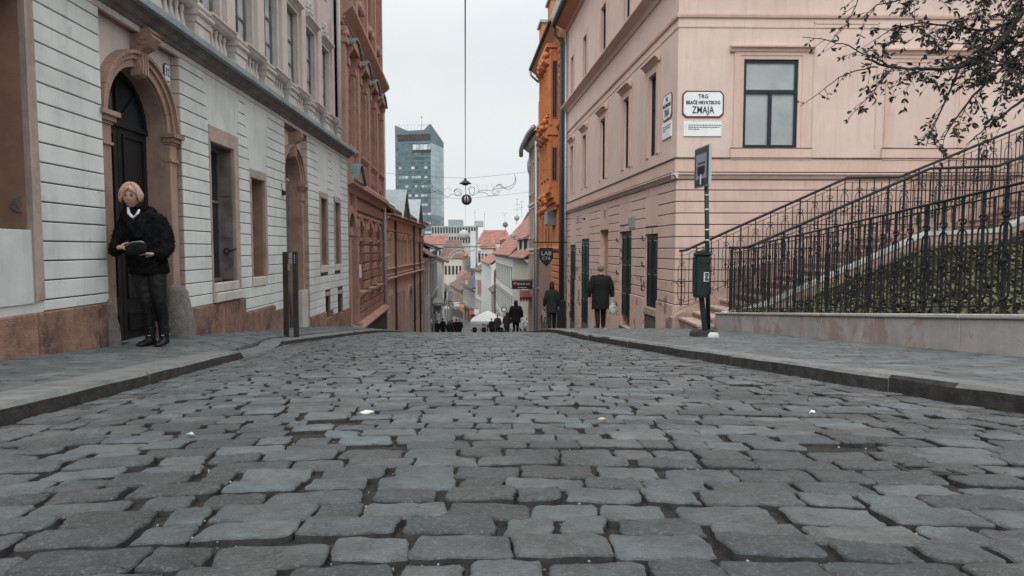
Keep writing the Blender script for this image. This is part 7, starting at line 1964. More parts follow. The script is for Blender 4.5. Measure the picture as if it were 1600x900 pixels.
# ================================================================== PEOPLE
def skin(nodes, edges, root, sub=1):
    """nodes: name -> ((x,y,z), r or (rx,ry))"""
    me = bpy.data.meshes.new('s'); names = list(nodes); ix = {n: i for i, n in enumerate(names)}
    me.from_pydata([nodes[n][0] for n in names], [(ix[a], ix[b]) for a, b in edges], [])
    o = bpy.data.objects.new('s', me)
    o.modifiers.new('k', 'SKIN').use_smooth_shade = True
    for n in names:
        r = nodes[n][1]; r = (r, r) if not isinstance(r, tuple) else r
        me.skin_vertices[0].data[ix[n]].radius = r
        me.skin_vertices[0].data[ix[n]].use_root = n == root
    if sub: s = o.modifiers.new('u', 'SUBSURF'); s.levels = sub
    r_ = evaluated(o); bpy.data.meshes.remove(me); return r_
def join(meshes):
    V, F = [], []
    for me in meshes:
        b = len(V); V += [tuple(v.co) for v in me.vertices]; F += [tuple(i + b for i in p.vertices) for p in me.polygons]
    return V, F
def remesh(V, F, vox, smooth=2):
    me = bpy.data.meshes.new('r'); me.from_pydata(V, [], F); o = bpy.data.objects.new('r', me)
    r = o.modifiers.new('r', 'REMESH'); r.mode = 'VOXEL'; r.voxel_size = vox; r.use_smooth_shade = True
    if smooth: s = o.modifiers.new('s', 'SMOOTH'); s.iterations = smooth; s.factor = .5
    return evaluated(o)
def loft(rings, tubes, vox, smooth=2, cap=True):
    """rings (cx, cy, z, rx, ry) from hem to collar, joined with tapered tubes into one surface"""
    m = MB(); N_ = 20; V = []; F = []
    for cx, cy, z, rx, ry in rings:
        for k in range(N_):
            a = 6.283185 * k / N_; V.append((cx + rx * math.cos(a), cy + ry * math.sin(a), z))
    for i in range(len(rings) - 1):
        for k in range(N_): F.append((i * N_ + k, i * N_ + (k + 1) % N_, (i + 1) * N_ + (k + 1) % N_, (i + 1) * N_ + k))
    F.append(tuple(range(N_))[::-1]); F.append(tuple((len(rings) - 1) * N_ + k for k in range(N_)))
    m.add(V, F, world=True)
    for pts, rs in tubes:
        P = []; Q = []
        for i in range(len(pts) - 1):
            for k in range(3):
                t = k / 3; P.append(Vector(pts[i]).lerp(Vector(pts[i + 1]), t)); Q.append(rs[i] + (rs[i + 1] - rs[i]) * t)
        P.append(Vector(pts[-1])); Q.append(rs[-1]); m.tube(P, Q, 12, world=True)
        m.blob(pts[0], rs[0], 2)
    return remesh(m.v, m.f, vox, smooth)
def part(name, me, m_, parent, fur=0, seed=0, kind=None):
    me.materials.clear(); me.materials.append(MT[m_])
    me.polygons.foreach_set('use_smooth', [True] * len(me.polygons))
    if fur:
        for v in me.vertices:
            c = v.co; k = mnoise.noise(c * 28 + Vector((seed, 0, 0))) * fur + mnoise.noise(c * 75) * fur * .5; v.co = c + v.normal * k
    me.name = name; o = bpy.data.objects.new(name, me); COL.objects.link(o); o.parent = parent
    if kind: o['kind'] = kind
    return o
def head_mesh(c, r=.1, yaw=0.0, pitch=0.0):
    """face towards -Y before turning; returns V,F and a placing function"""
    bm = bmesh.new(); bmesh.ops.create_icosphere(bm, subdivisions=4, radius=1)
    R3 = Matrix.Rotation(yaw, 3, 'Z') @ Matrix.Rotation(pitch, 3, 'X')
    def g(x, z, cx, cz, sx, sz): return math.exp(-((x - cx) / sx) ** 2 - ((z - cz) / sz) ** 2)
    def shape(v):
        x, y, z = v
        X, Y, Z = x * .78, y * .95, z * 1.18
        if z < 0: k = 1 - .30 * min(1, -z) ** 1.3; X *= k; Y = Y * (1 - .12 * -z) - .06 * -z
        if y < 0:
            f = -y
            Y -= f * .23 * g(x, z, 0, -.12, .13, .17)       # nose
            Y -= f * .10 * g(x, z, 0, .12, .10, .22)
            Y += f * .12 * (g(x, z, .33, .06, .17, .12) + g(x, z, -.33, .06, .17, .12))   # eye sockets
            Y -= f * .07 * g(x, z, 0, .26, .5, .1)         # brow
            Y -= f * .06 * (g(x, z, .42, -.25, .2, .2) + g(x, z, -.42, -.25, .2, .2))
            Y -= f * .07 * g(x, z, 0, -.50, .22, .09) ; Y += f * .05 * g(x, z, 0, -.53, .2, .02)
            Y -= f * .11 * g(x, z, 0, -.86, .25, .16)      # chin
        return Vector((X, Y, Z))
    place = lambda v: Vector(c) + R3 @ (Vector(v) * r)
    V = [tuple(place(shape(v.co))) for v in bm.verts]; F = [tuple(v.index for v in f.verts) for f in bm.faces]; bm.free()
    return V, F, place, R3
def hand_nodes(w_, d, up, s=1.0, curl=.5, tag='h', thumb=1):
    """palm and five fingers from wrist w_ along d; up = back of the hand normal"""
    d = Vector(d).normalized(); up = Vector(up); up = (up - d * up.dot(d)).normalized(); sd = d.cross(up) * thumb
    w_ = Vector(w_); N = {tag + 'w': (tuple(w_), .024 * s), tag + 'p': (tuple(w_ + d * .045 * s), (.030 * s, .016 * s)), tag + 'q': (tuple(w_ + d * .080 * s), (.034 * s, .014 * s))}
    E = [(tag + 'w', tag + 'p'), (tag + 'p', tag + 'q')]
    for i, (off, l) in enumerate(((.030, .070), (.010, .080), (-.011, .074), (-.031, .058))):
        p = w_ + d * .088 * s + sd * off * s; dd = Vector(d); prev = tag + 'q'
        for j, f in enumerate((.45, .32, .25)):
            n = f'{tag}f{i}{j}'; dd = (dd * math.cos(curl * .7) - up * math.sin(curl * .7)).normalized() if j else (dd + sd * off * 2.5)
            dd.normalize()
            p = p + dd * l * f * s; N[n] = (tuple(p), (.0092 - .001 * j) * s); E.append((prev, n)); prev = n; up = up
    p = w_ + d * .03 * s + sd * .03 * s; dd = (d * .6 + sd * .8 - up * .25).normalized(); prev = tag + 'p'
    for j, f in enumerate((.03, .032, .026)):
        p = p + dd * f * s; dd = (dd + d * .35).normalized(); N[f'{tag}t{j}'] = (tuple(p), (.0115 - .0015 * j) * s); E.append((prev, f'{tag}t{j}')); prev = f'{tag}t{j}'
    return N, E
def hair_locks(place, m_, parent, n=90, length=1.0, seed=1, face=True, r=.1):
    rk = random.Random(seed)
    # cap under the locks
    bm = bmesh.new(); bmesh.ops.create_icosphere(bm, subdivisions=3, radius=1); V = []
    for v in bm.verts:
        x, y, z = v.co; k = 1.0
        if y < -.2 and z < .45: k = .8
        V.append(place((x * .84 * k, y * 1.0 * k + .06, z * 1.2 * (1 if z > 0 else .75) + .05)))
    F = [tuple(v.index for v in f.verts) for f in bm.faces]; bm.free()
    m = MB(); m.add(V, F, world=True, smooth=True)
    for i in range(n):
        a = rk.uniform(-.1, math.pi + .1) if not face or rk.random() < .62 else rk.choice((rk.uniform(-.62, -.1), math.pi + rk.uniform(.1, .62)))
        # from the crown outwards in direction a (0 = right ear, pi/2 = back)
        dx, dy = math.cos(a), math.sin(a); pts = []; L = length * rk.uniform(.85, 1.15); up0 = rk.uniform(-.12, .1)
        ph = rk.uniform(0, 6)
        for k in range(9):
            t = k / 8; th = t * 1.75 * L
            rad = .9 + .06 * math.sin(th * 2 + ph) + .16 * max(0, t - .5) * 2
            x = dx * math.sin(min(th, 1.75)) * .93 * rad + .05 * math.sin(ph + k); y = dy * math.sin(min(th, 1.75)) * 1.05 * rad + .05
            z = math.cos(min(th, 1.62)) * 1.25 - max(0, th - 1.62) * 1.5 + up0 * (1 - t)
            if t > .85: x *= 1.06
            pts.append(place((x, y, z)))
        m.tube(pts, [r * q for q in (.10, .17, .2, .2, .19, .17, .14, .10, .03)], 5, world=True)
    if face:
        for i in range(16):       # fringe swept sideways over the forehead
            s = 1 if i % 3 else -1; f = rk.uniform(.2, 1); pts = []
            for k in range(6):
                t = k / 5; pts.append(place((s * (.05 + f * .62 * t) + .05, -.62 - .33 * math.sin(min(1, t * 1.4) * 1.7) * (1 - .45 * t * f), 1.08 - t * (.45 + .35 * f))))
            m.tube(pts, [r * q for q in (.08, .12, .13, .12, .09, .02)], 5, world=True)
    me = m.mesh('hair', m_, (0, 0, 0), recalc=False)
    return part('hair', me, m_, parent)

# ---- the woman by the door
Yw = 6.62; wx = at(232, 546, Yw).x; wz = paveL(wx, Yw) + .0
wo = thing('person', 'blonde woman in a black fur coat holding a bag, standing by the arched door', 'person', (wx, Yw, wz)); wo.rotation_euler = (0, 0, R(10))
hc = (-.095, -.05, 1.545)
HV, HF, place, R3 = head_mesh(hc, .098, yaw=R(4), pitch=R(8))
N = {'pel': ((.02, 0, .88), (.13, .10)), 'sp': ((.02, 0, 1.04), (.12, .09)), 'ch': ((0, 0, 1.22), (.14, .10)), 'nb': ((-.04, -.01, 1.36), .06), 'nk': ((-.07, -.03, 1.43), .05), 'hd': ((-.09, -.04, 1.52), .055),
     'ls': ((-.15, 0, 1.30), .05), 'le': ((-.245, -.02, 1.04), .036), 'lw': ((-.185, -.22, 1.015), .026),
     'rs': ((.15, 0, 1.30), .05), 're': ((.22, -.03, 1.04), .036), 'rw': ((.17, -.24, .955), .026),
     'lh': ((-.06, 0, .83), .085), 'lk': ((.0, -.02, .46), .056), 'la': ((.02, .02, .10), .036), 'lt': ((-.06, -.12, .035), .034),
     'rh': ((.10, 0, .83), .085), 'rk': ((.135, -.02, .46), .056), 'ra': ((.15, .02, .10), .036), 'rt': ((.135, -.14, .035), .034)}
E = [('pel', 'sp'), ('sp', 'ch'), ('ch', 'nb'), ('nb', 'nk'), ('nk', 'hd'), ('ch', 'ls'), ('ls', 'le'), ('le', 'lw'), ('ch', 'rs'), ('rs', 're'), ('re', 'rw'), ('pel', 'lh'), ('lh', 'lk'), ('lk', 'la'), ('la', 'lt'), ('pel', 'rh'), ('rh', 'rk'), ('rk', 'ra'), ('ra', 'rt')]
b0 = skin(N, E, 'pel', 1)
n1, e1 = hand_nodes((-.185, -.22, 1.015), (.95, -.18, .05), (0, -.75, .6), 1.0, .45, 'a', thumb=-1)
n2, e2 = hand_nodes((.17, -.24, .955), (-.95, -.12, .08), (.0, -.55, -.8), 1.0, .28, 'b', thumb=-1)
h1, h2 = skin(n1, e1, 'aw', 1), skin(n2, e2, 'bw', 1)
V, F = join([b0, h1, h2]); k = len(V); V += HV; F += [tuple(i + k for i in f) for f in HF]
part('body', remesh(V, F, .0062, 1), 'skin', wo)
for s in (-1, 1):
    m = MB(); m.blob(place((s * .30, -.80, .06)), .0125, 2); part('eye', m.mesh('eye', 'eyew'), 'eyew', wo)
    m = MB(); m.blob(place((s * .30 + .02, -.905, .055)), .0058, 2); part('iris', m.mesh('iris', 'eyed'), 'eyed', wo)
    m = MB(); m.tube([place((s * q, y_, z_)) for q, y_, z_ in ((.16, -.94, .235), (.30, -.92, .27), (.44, -.83, .22))], .0035, 5, world=True); part('eyebrow', m.mesh('eyebrow', 'hairg'), 'hairg', wo)
    m = MB(); m.tube([place((s * q, y_, z_)) for q, y_, z_ in ((.17, -.90, .085), (.30, -.935, .125), (.42, -.84, .075))], .0026, 5, world=True); part('eyelid', m.mesh('eyelid', 'hairg'), 'hairg', wo)
m = MB(); m.tube([place(q) for q in ((-.22, -.95, -.60), (-.08, -1.03, -.565), (0, -1.035, -.58), (.08, -1.03, -.565), (.22, -.95, -.60))], [.003, .006, .0055, .006, .003], 6, world=True)
m.tube([place(q) for q in ((-.19, -.95, -.63), (0, -1.035, -.655), (.19, -.95, -.63))], [.003, .0065, .003], 6, world=True); part('lips', m.mesh('lips', 'lip'), 'lip', wo)
hair_locks(place, 'hair', wo, 110, 1.0, 4, True, .098)
# fur coat
c0 = None
coat_r = [(.03, .01, .745, .180, .15), (.03, .01, .80, .19, .155), (.02, .0, .92, .185, .15), (.0, 0, 1.05, .175, .145), (-.01, 0, 1.18, .185, .145), (-.01, 0, 1.28, .175, .13), (-.015, .0, 1.345, .135, .11), (-.03, .01, 1.39, .09, .085)]
coat_t = [([(-.15, 0, 1.29), (-.215, .0, 1.16), (-.25, -.02, 1.03), (-.235, -.12, .99), (-.19, -.195, 1.01)], [.085, .08, .074, .064, .05]),
          ([(.13, 0, 1.29), (.195, .0, 1.17), (.225, -.03, 1.03), (.22, -.13, .97), (.185, -.21, .95)], [.09, .082, .076, .064, .05])]
# collar: a fluffy roll round the neck, open at the front
m = MB(); cp = [(-.055 - .12 * math.cos(a), .0 - .10 * math.sin(a) * -1, 1.385 + .03 * math.sin(a)) for a in [R(-62) + R(304) * i / 12 for i in range(13)]]
cp = [(-.05 + .115 * math.sin(a), -.0 + .105 * math.cos(a), 1.36 + .035 * math.cos(a) - .0) for a in [R(-150) + R(300) * i / 12 for i in range(13)]]
m.tube(cp, [.04, .05, .055, .058, .06, .06, .06, .06, .062, .062, .06, .055, .045], 10, world=True)
m.tube([cp[0], (-.07, -.15, 1.26), (-.02, -.165, 1.12)], [.045, .04, .03], 8, world=True); m.tube([cp[-1], (.02, -.15, 1.27), (.01, -.165, 1.12)], [.05, .045, .03], 8, world=True)
mc = MB(); lo = loft(coat_r, coat_t, .02, 0); V, F = join([lo]); k = len(V); V += m.v; F += [tuple(i + k for i in f) for f in m.f]
cm = remesh(V, F, .012, 1)
coat = part('fur_coat', cm, 'fur', wo, fur=.014, seed=3)
rk = random.Random(6); m = MB(); vs_ = list(cm.vertices)
for k in range(3800):
    v = rk.choice(vs_); c = v.co + v.normal * -.004; d = (v.normal + Vector((rk.uniform(-.6, .6), rk.uniform(-.6, .6), -.6))).normalized() * rk.uniform(.014, .026); e = d.cross(Vector((rk.random(), rk.random(), rk.random()))).normalized() * .004
    m.add([c - e, c + e, c + d], [(0, 1, 2)], world=True)
tf = part('fur_tufts', m.mesh('fur_tufts', 'fur', recalc=False), 'fur', coat, kind='stuff')
# white shirt collar, dark scarf
m = MB(); m.tube([(-.115, -.085, 1.425), (-.10, -.115, 1.37), (-.065, -.135, 1.33), (-.045, -.14, 1.315)], [.012, .016, .016, .008], 6, world=True); m.tube([(-.01, -.09, 1.405), (-.015, -.12, 1.365), (-.04, -.14, 1.325)], [.01, .013, .008], 6, world=True)
m.blob((-.055, -.1, 1.31), .045, 2, (1, .8, .8)); part('shirt_collar', m.mesh('shirt_collar', 'paint_w'), 'paint_w', wo)
m = MB(); m.blob((-.05, -.125, 1.27), .05, 2, (1, .7, 1.2)); part('dark_top', m.mesh('dark_top', 'cloth_b'), 'cloth_b', wo)
# leather trousers and boots
tm = loft([(.03, .01, .74, .155, .115), (.03, .0, .86, .15, .115), (.02, 0, .95, .13, .10)],
          [([(-.045, 0, .80), (-.03, -.01, .63), (.0, -.02, .46), (.01, .01, .30), (.02, .02, .14)], [.098, .082, .063, .058, .047]),
           ([(.105, 0, .80), (.12, -.02, .63), (.135, -.03, .46), (.145, .01, .30), (.15, .02, .14)], [.098, .084, .065, .058, .047])], .012, 2)
part('trousers', tm, 'leather', wo, fur=.005)
def boot(parent, ax, ay, tx, ty, s=1.0, nm='boot', top=.2, z0=0.0, m_='leather', r=1.0):
    d = Vector((tx - ax, ty - ay, 0)); d2 = d.normalized(); sv = d2.cross(Vector((0, 0, 1)))
    rings = []
    m = MB(); m.tube([(ax, ay, z0 + top), (ax, ay, z0 + .11 * s), (ax, ay + .0, z0 + .05 * s)], [.056 * s * r, .05 * s * r, .045 * s * r], 12, world=True)
    V = []; F = []; NN = 12
    for f, w_, h in ((-.38, .020, .05), (-.30, .034, .075), (0, .040, .09), (.4, .043, .075), (.75, .045, .055), (1.0, .036, .045), (1.1, .014, .03)):
        c = Vector((ax, ay, 0)) + d * f
        for k in range(NN):
            a = 6.2832 * k / NN; x = math.cos(a) * w_ * s; z = max(-.0, .5 + .5 * math.sin(a)) * h * s
            p = c + sv * x; V.append((p.x, p.y, z0 + z + .002))
    n_ = len(V) // NN
    for i in range(n_ - 1):
        for k in range(NN): F.append((i * NN + k, i * NN + (k + 1) % NN, (i + 1) * NN + (k + 1) % NN, (i + 1) * NN + k))
    F.append(tuple(range(NN))[::-1]); F.append(tuple((n_ - 1) * NN + k for k in range(NN)))
    m.add(V, F, world=True)
    return part(nm, remesh(m.v, m.f, .009, 1), m_, parent)
for (ax, tx, ty) in ((.02, -.055, -.115), (.15, .13, -.135)):
    boot(wo, ax, .02, tx, ty)
    m = MB(); m.tube([(ax - .05, .02, .115), (ax, -.04, .11), (ax + .05, .02, .115)], .005, 5, world=True); part('boot_strap', m.mesh('boot_strap', 'alu'), 'alu', wo)
# the bag she holds: its own thing
bg_ = thing('handbag', 'small black leather bag held in the hands of the blonde woman', 'bag', (wx + .07, Yw - .27, wz + .97))
N = {'a': ((-.10, 0, .03), (.03, .045)), 'b': ((-.03, 0, .045), (.045, .07)), 'c': ((.05, 0, .05), (.05, .075)), 'd': ((.10, .01, .05), (.03, .05))}
part('pouch', skin(N, [('a', 'b'), ('b', 'c'), ('c', 'd')], 'b', 2), 'cloth_b', bg_, fur=.006)
m = MB(); m.tube([(.04, -.05, .11), (.07, -.06, .115), (.10, -.04, .1)], .005, 5, world=True); m.tube([(-.08, -.045, .07), (0, -.065, .105), (.08, -.05, .11)], .004, 5, world=True); part('zip', m.mesh('zip', 'alu'), 'alu', bg_)

# ---- walking figures
def walker(name, label, x, y, z, H, facing, mats, stride=.0, coat=.55, bulk=1.0, hair='hairg', arms=(0, 0), group=None, detail=True, hood=False, hairlen=.2):
    """facing = heading in radians, 0 looks towards the camera; coat = length below the hip as a fraction of the thigh+shin"""
    s = H / 1.75; B = bulk
    t = thing(name, label, 'person', (x, y, z), group); t.rotation_euler = (0, 0, facing)
    def q(d): return {k: (tuple(c * s for c in v[0]), tuple(r * s for r in v[1]) if isinstance(v[1], tuple) else v[1] * s) for k, v in d.items()}
    st = stride
    a1, a2 = arms
    N = {'pel': ((0, 0, .93), (.13, .10)), 'sp': ((0, .01, 1.12), (.12, .09)), 'ch': ((0, .01, 1.30), (.14, .10)), 'nb': ((0, .0, 1.44), .06), 'nk': ((0, -.01, 1.50), .052), 'hd': ((0, -.015, 1.59), (.072, .085)), 'ht': ((0, -.01, 1.67), (.066, .08)),
         'ls': ((-.18, .01, 1.39), .055), 'le': ((-.23, .03 - a1 * .3, 1.12), .042), 'lw': ((-.25, -.02 - a1, .89), .03), 'lx': ((-.25, -.04 - a1, .80), (.035, .018)),
         'rs': ((.18, .01, 1.39), .055), 're': ((.23, .03 - a2 * .3, 1.12), .042), 'rw': ((.25, -.02 - a2, .89), .03), 'rx': ((.25, -.04 - a2, .80), (.035, .018)),
         'lh': ((-.09, 0, .88), .085), 'lk': ((-.09, -.04 - st * .4, .48), .057), 'la': ((-.09, .02 - st, .08 + max(0, -st) * .25), .037), 'lt': ((-.10, -.13 - st, .035 + max(0, -st) * .12), .034),
         'rh': ((.09, 0, .88), .085), 'rk': ((.09, -.04 + st * .4, .48), .057), 'ra': ((.09, .02 + st, .08 + max(0, st) * .25), .037), 'rt': ((.10, -.13 + st, .035 + max(0, st) * .12), .034)}
    E = [('pel', 'sp'), ('sp', 'ch'), ('ch', 'nb'), ('nb', 'nk'), ('nk', 'hd'), ('hd', 'ht'), ('ch', 'ls'), ('ls', 'le'), ('le', 'lw'), ('lw', 'lx'), ('ch', 'rs'), ('rs', 're'), ('re', 'rw'), ('rw', 'rx'), ('pel', 'lh'), ('lh', 'lk'), ('lk', 'la'), ('la', 'lt'), ('pel', 'rh'), ('rh', 'rk'), ('rk', 'ra'), ('ra', 'rt')]
    if detail:
        for sd, nm in ((-1, 'l'), (1, 'r')):
            b = Vector(N[nm + 'x'][0])
            for i in range(4):
                o_ = (i - 1.5) * .014; N[f'{nm}f{i}'] = ((b.x, b.y + o_, b.z - .045), .008); N[f'{nm}g{i}'] = ((b.x - sd * .012, b.y + o_, b.z - .085), .0075); E += [(nm + 'x', f'{nm}f{i}'), (f'{nm}f{i}', f'{nm}g{i}')]
            N[f'{nm}u'] = ((b.x - sd * .01, b.y - .035, b.z - .01), .009); N[f'{nm}v'] = ((b.x - sd * .02, b.y - .045, b.z - .045), .008); E += [(nm + 'w', f'{nm}u'), (f'{nm}u', f'{nm}v')]
    part('body', skin(q(N), E, 'pel', 1), 'skin', t)
    hem = .88 - coat * .8
    sc = lambda p: tuple(c * s for c in p)
    rg = [(0, 0, hem, .20 * B, .15 * B), (0, 0, (hem + 1.02) / 2, .19 * B, .15 * B), (0, 0, 1.05, .18 * B, .135 * B), (0, .01, 1.22, .195 * B, .14 * B), (0, .01, 1.34, .185 * B, .125 * B), (0, .01, 1.41, .14, .105), (0, .01, 1.48, .075, .075)]
    tb_ = [([(-.15 * B, .01, 1.36), (-.235 * B, .03 - a1 * .3, 1.12), (-.26 * B, -.015 - a1 * .95, .87)], [.085 * B, .072 * B, .055]),
           ([(.15 * B, .01, 1.36), (.235 * B, .03 - a2 * .3, 1.12), (.26 * B, -.015 - a2 * .95, .87)], [.085 * B, .072 * B, .055])]
    if hood: tb_.append(([(0, .01, 1.44), (0, .0, 1.56), (0, .01, 1.70)], [.09, .115, .09]))
    part('coat', loft([sc(r) for r in rg], [([sc(p) for p in a_], [r * s for r in b_]) for a_, b_ in tb_], .016 if detail else .03, 2), mats[0], t, fur=.008 * s if detail else 0)
    lift = lambda v: .10 + max(0, v) * .25
    part('trousers', loft([sc((0, 0, .80, .15, .11)), sc((0, 0, .95, .14, .11))], [([sc(p) for p in ((-.085, 0, .82), (-.09, -.04 - st * .4, .48), (-.09, .02 - st, lift(-st)))], [.10 * s, .078 * s, .062 * s]), ([sc(p) for p in ((.085, 0, .82), (.09, -.04 + st * .4, .48), (.09, .02 + st, lift(st)))], [.10 * s, .078 * s, .062 * s])], .016 if detail else .028, 1), mats[1], t)
    for sd, nm in ((-1, 'l'), (1, 'r')):
        a = N[nm + 'a'][0]; b = N[nm + 't'][0]
        boot(t, a[0] * s, a[1] * s, b[0] * s, (b[1] - .0) * s, 1.15 * s, 'shoe', a[2] * s + .02, max(0, a[2] - .08) * s)
    m = MB(); c = Vector((0, .012 * s, 1.645 * s)); r = .098 * s
    m.blob(c, r, 2, (.92, 1.02, 1.02), .06 if detail else 0)
    if hairlen > .3: m.blob(c + Vector((0, .03, -.1)) * s, r, 2, (.95, .8, 1.3), .06)
    hv = part('hair', m.mesh('hair', hair), hair, t)
    if detail:
        for sd in (-1, 1):
            m = MB(); m.blob((sd * .078 * s, 0, 1.60 * s), .02 * s, 1, (.5, .8, 1.3)); part('ear', m.mesh('ear', 'skin'), 'skin', t)
            m = MB(); m.blob((sd * .03 * s, -.092 * s, 1.605 * s), .009 * s, 1); part('eye', m.mesh('eye', 'eyew'), 'eyew', t)
        m = MB(); m.tube([(0, -.085 * s, 1.61 * s), (0, -.115 * s, 1.565 * s)], [.008 * s, .014 * s], 6, world=True); part('nose', m.mesh('nose', 'skin'), 'skin', t)
    return t
pm = at(938, 514, 17.6); zm = paveR(pm.x, 17.6)
mn = walker('person', 'grey haired man in a black coat walking away with a pale bag, right pavement', pm.x, 17.6, zm, (at(938, 413, 17.6).z - zm), math.pi, ('cloth_b', 'cloth_b'), .15, .42, 1.22, 'hairg')
t = thing('shopping_bag', 'crumpled pale plastic bag with dark print in the right hand of the walking man', 'bag', (at(957, 490, 17.45).x, 17.45, at(957, 492, 17.45).z))
N = {'a': ((0, 0, .02), (.085, .05)), 'b': ((0, 0, .16), (.10, .05)), 'c': ((0, 0, .28), (.07, .03)), 'd': ((-.02, 0, .36), (.03, .015))}
part('sack', skin(N, [('a', 'b'), ('b', 'c'), ('c', 'd')], 'b', 2), 'bag', t, fur=.03)
m = MB(); m.tube([(-.05, 0, .3), (-.04, 0, .44), (-.02, 0, .48), (.02, 0, .42), (.04, 0, .3)], .008, 5, world=True); part('handle', m.mesh('handle', 'bag'), 'bag', t)
pw = at(862, 517, 22.6); zw = paveR(pw.x, 22.6)
walker('person', 'woman in a dark grey hip length coat walking away near the downpipes, right pavement', pw.x, 22.6, zw, at(862, 439, 22.6).z - zw, math.pi, ('cloth_g', 'leather'), .14, .3, .98, 'haird', (.1, .1), hairlen=.5)
def ped(px, pyhead, Y, H, label, mats, facing=math.pi, st=.12, hood=False, group=None, bulk=1.1):
    h = at(px, pyhead, Y); z = h.z - H
    return walker('person', label, h.x, Y, z, H, facing, mats, st, .35, bulk, 'haird', (.05, -.05), group, detail=False, hood=hood)
ped(806, 468.5, 34, 1.86, 'man in a black hooded jacket walking away in the roadway under the black hanging sign', ('cloth_b', 'cloth_b'), hood=True, bulk=1.25)
ped(792, 487, 46, 1.74, 'person in a dark red brown jacket behind the hooded man', ('cloth_r', 'cloth_b'), facing=.2, hood=True)
ped(777.5, 491, 52, 1.72, 'person in a dark grey coat right of the white parasol', ('cloth_g', 'cloth_b'))
GL = 'group of pedestrians down the street on the left'
pl_ = [(676, 499, 56, 'leftmost dark figure of the distant crowd by the left houses', 'cloth_b'), (683, 500, 58, 'second figure from the left in the distant crowd', 'cloth_g'), (692, 497, 57, 'third figure from the left in the distant crowd, wearing black', 'cloth_b'),
       (702, 501, 60, 'fourth figure of the distant crowd, in dark grey', 'cloth_g'), (707, 499, 64, 'fifth figure of the distant crowd, in dark red brown', 'cloth_r'), (713, 498, 60, 'sixth figure of the distant crowd, beside the open roadway', 'cloth_b'), (718, 498, 58, 'rightmost figure of the distant crowd, legs apart, walking', 'cloth_b'),
       (768, 497, 60, 'dark figure beneath the right edge of the white parasol', 'cloth_b')]
base = None
def copy_tree(o, parent=None):
    c = o.copy(); COL.objects.link(c); c.parent = parent
    for ch in [x for x in o.children]: copy_tree(ch, c)
    return c
for i, (px, py, Y, lab, mm_) in enumerate(pl_):
    o = ped(px, py, Y, 1.68 + .05 * (i % 3), lab, (mm_, 'cloth_b'), facing=math.pi * (i % 2) + .3 * (i % 3), group=GL, st=.08 + .03 * (i % 3))
# ---- parasol and cafe tables
Yu = 63; c = at(762, 484, Yu); zg = road_z(Yu) + .1
t = thing('parasol', 'big white square parasol over a cafe terrace down the street', 'parasol', (c.x, Yu, zg))
hwp = (at(788, 500, Yu).x - at(737, 500, Yu).x) / 2; zb3 = at(762, 501, Yu).z; zt3 = at(762, 485.5, Yu).z
m = MB(); V = [(c.x - hwp, Yu - hwp, zb3 + .1), (c.x + hwp, Yu - hwp, zb3 + .1), (c.x + hwp, Yu + hwp, zb3 + .1), (c.x - hwp, Yu + hwp, zb3 + .1)]; k_ = .3
V += [(c.x - hwp * k_, Yu - hwp * k_, zb3 + .1 + (zt3 - zb3) * .66), (c.x + hwp * k_, Yu - hwp * k_, zb3 + .1 + (zt3 - zb3) * .66), (c.x + hwp * k_, Yu + hwp * k_, zb3 + .1 + (zt3 - zb3) * .66), (c.x - hwp * k_, Yu + hwp * k_, zb3 + .1 + (zt3 - zb3) * .66), (c.x, Yu, zt3)]
V += [(x, y, zb3 - .12) for x, y, z in V[:4]]
m.add(V, [(0, 1, 5, 4), (1, 2, 6, 5), (2, 3, 7, 6), (3, 0, 4, 7), (4, 5, 8), (5, 6, 8), (6, 7, 8), (7, 4, 8), (0, 9, 10, 1), (1, 10, 11, 2), (2, 11, 12, 3), (3, 12, 9, 0)], world=True); m.build('canopy', 'canvas', t, recalc=False)
m = MB(); m.tube([(c.x, Yu, zg), (c.x, Yu, zt3)], .04, 6, world=True); m.build('pole', 'iron', t)
for k in range(4):
    x = c.x + (-1.3, -.4, .5, 1.3)[k]; y = Yu - .8 + .5 * (k % 2)
    tt = thing('cafe_table', ('leftmost', 'second', 'third', 'rightmost')[k] + ' dark cafe table under the white parasol', 'table', (x, y, road_z(y)), 'cafe tables under the parasol')
    m = MB(); m.box(x - .35, x + .35, -y - .35, -y + .35, road_z(y) + .72, road_z(y) + .76); m.build('table_top', 'shutter' if k % 2 else 'iron', tt)
    m = MB(); m.tube([(x, y, road_z(y)), (x, y, road_z(y) + .72)], .03, 6, world=True); m.build('leg', 'iron', tt)
    m = MB(); m.box(x - .2, x + .2, -y - .75, -y - .4, road_z(y) + .42, road_z(y) + .46); m.box(x - .2, x + .2, -y - .78, -y - .75, road_z(y) + .42, road_z(y) + .9); o = m.build('cafe_chair', 'iron'); tags(o, ('leftmost', 'second', 'third', 'rightmost')[k] + ' dark chair behind the cafe tables', 'chair', 'cafe chairs under the parasol')
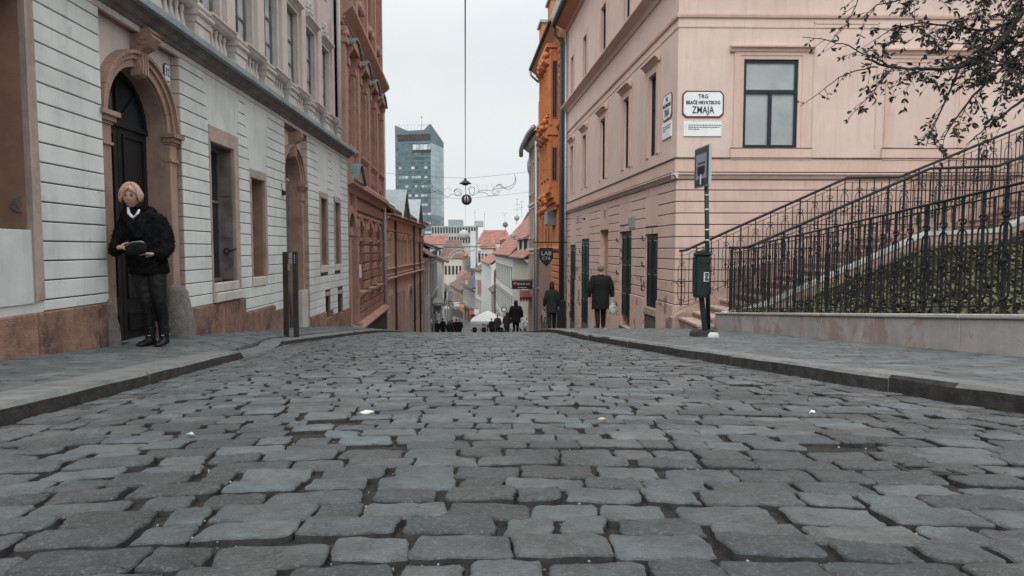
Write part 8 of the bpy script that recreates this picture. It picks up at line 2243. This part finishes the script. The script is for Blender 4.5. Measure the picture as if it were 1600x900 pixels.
# round traffic sign, shop posts
p = at(787.5, 483.5, 55); t = thing('traffic_sign', 'round white traffic sign with dark rim on a post, right of the parasol', 'traffic sign', (p.x, 55, road_z(55)))
m = MB(); m.tube([(p.x, 55, road_z(55)), (p.x, 55, p.z)], .035, 6, world=True); m.build('post', 'iron', t)
m = MB(); m.prism_n([(p.x + .25 * math.cos(a), p.z + .25 * math.sin(a)) for a in [6.283 * k / 18 for k in range(18)]], -55.0, -54.96); m.build('rim', 'black', t)
m = MB(); m.prism_n([(p.x + .17 * math.cos(a), p.z + .17 * math.sin(a)) for a in [6.283 * k / 18 for k in range(18)]], -54.959, -54.94); m.build('face', 'paint_w', t)
# parked bicycles leaning by the right hand pipes
def bicycle(x, y, z, ang, label):
    t = thing('bicycle', label, 'bicycle', (x, y, z)); ca, sa = math.cos(ang), math.sin(ang)
    P3 = lambda u, h: (x + u * ca, y + u * sa, z + h)
    for u in (-.52, .52):
        m = MB(); m.tube([P3(u + .33 * math.cos(a), .34 + .33 * math.sin(a)) for a in [6.283 * k / 16 for k in range(17)]], .02, 5, world=True); m.build('wheel', 'black', t)
    m = MB()
    for a, b in (((-.52, .34), (-.15, .85)), ((-.15, .85), (.40, .85)), ((-.1, .3), (.40, .80)), ((-.52, .34), (-.1, .3)), ((-.1, .3), (-.17, .95)), ((.38, .98), (.52, .34))): m.tube([P3(*a), P3(*b)], .016, 5, world=True)
    m.build('frame', 'pipe', t)
    m = MB(); m.tube([P3(-.28, .97), P3(-.05, .97)], .04, 5, world=True); m.build('saddle', 'black', t)
    m = MB(); m.tube([P3(.30, 1.02), P3(.38, 1.0), P3(.46, 1.02)], .015, 5, world=True); m.build('handlebar', 'iron', t)
xx = at(850, 515, 27).x; bicycle(xx, 27.2, road_z(27.2) + .1, R(95), 'grey bicycle leaning by the downpipes behind the grey coated woman')
xx = at(880, 510, 29).x
m = MB(); p = at(880, 470, 29.5); m.box(p.x - .28, p.x + .1, -29.7, -29.3, road_z(29.5), p.z); o = m.build('utility_cabinet', 'iron'); tags(o, 'tall narrow black cabinet against the downpipes at the end of the pink house', 'cabinet')
# a drainpipe-like lamp bracket and cabinets on the left far walls
bpy.data.scenes.remove(TMP)
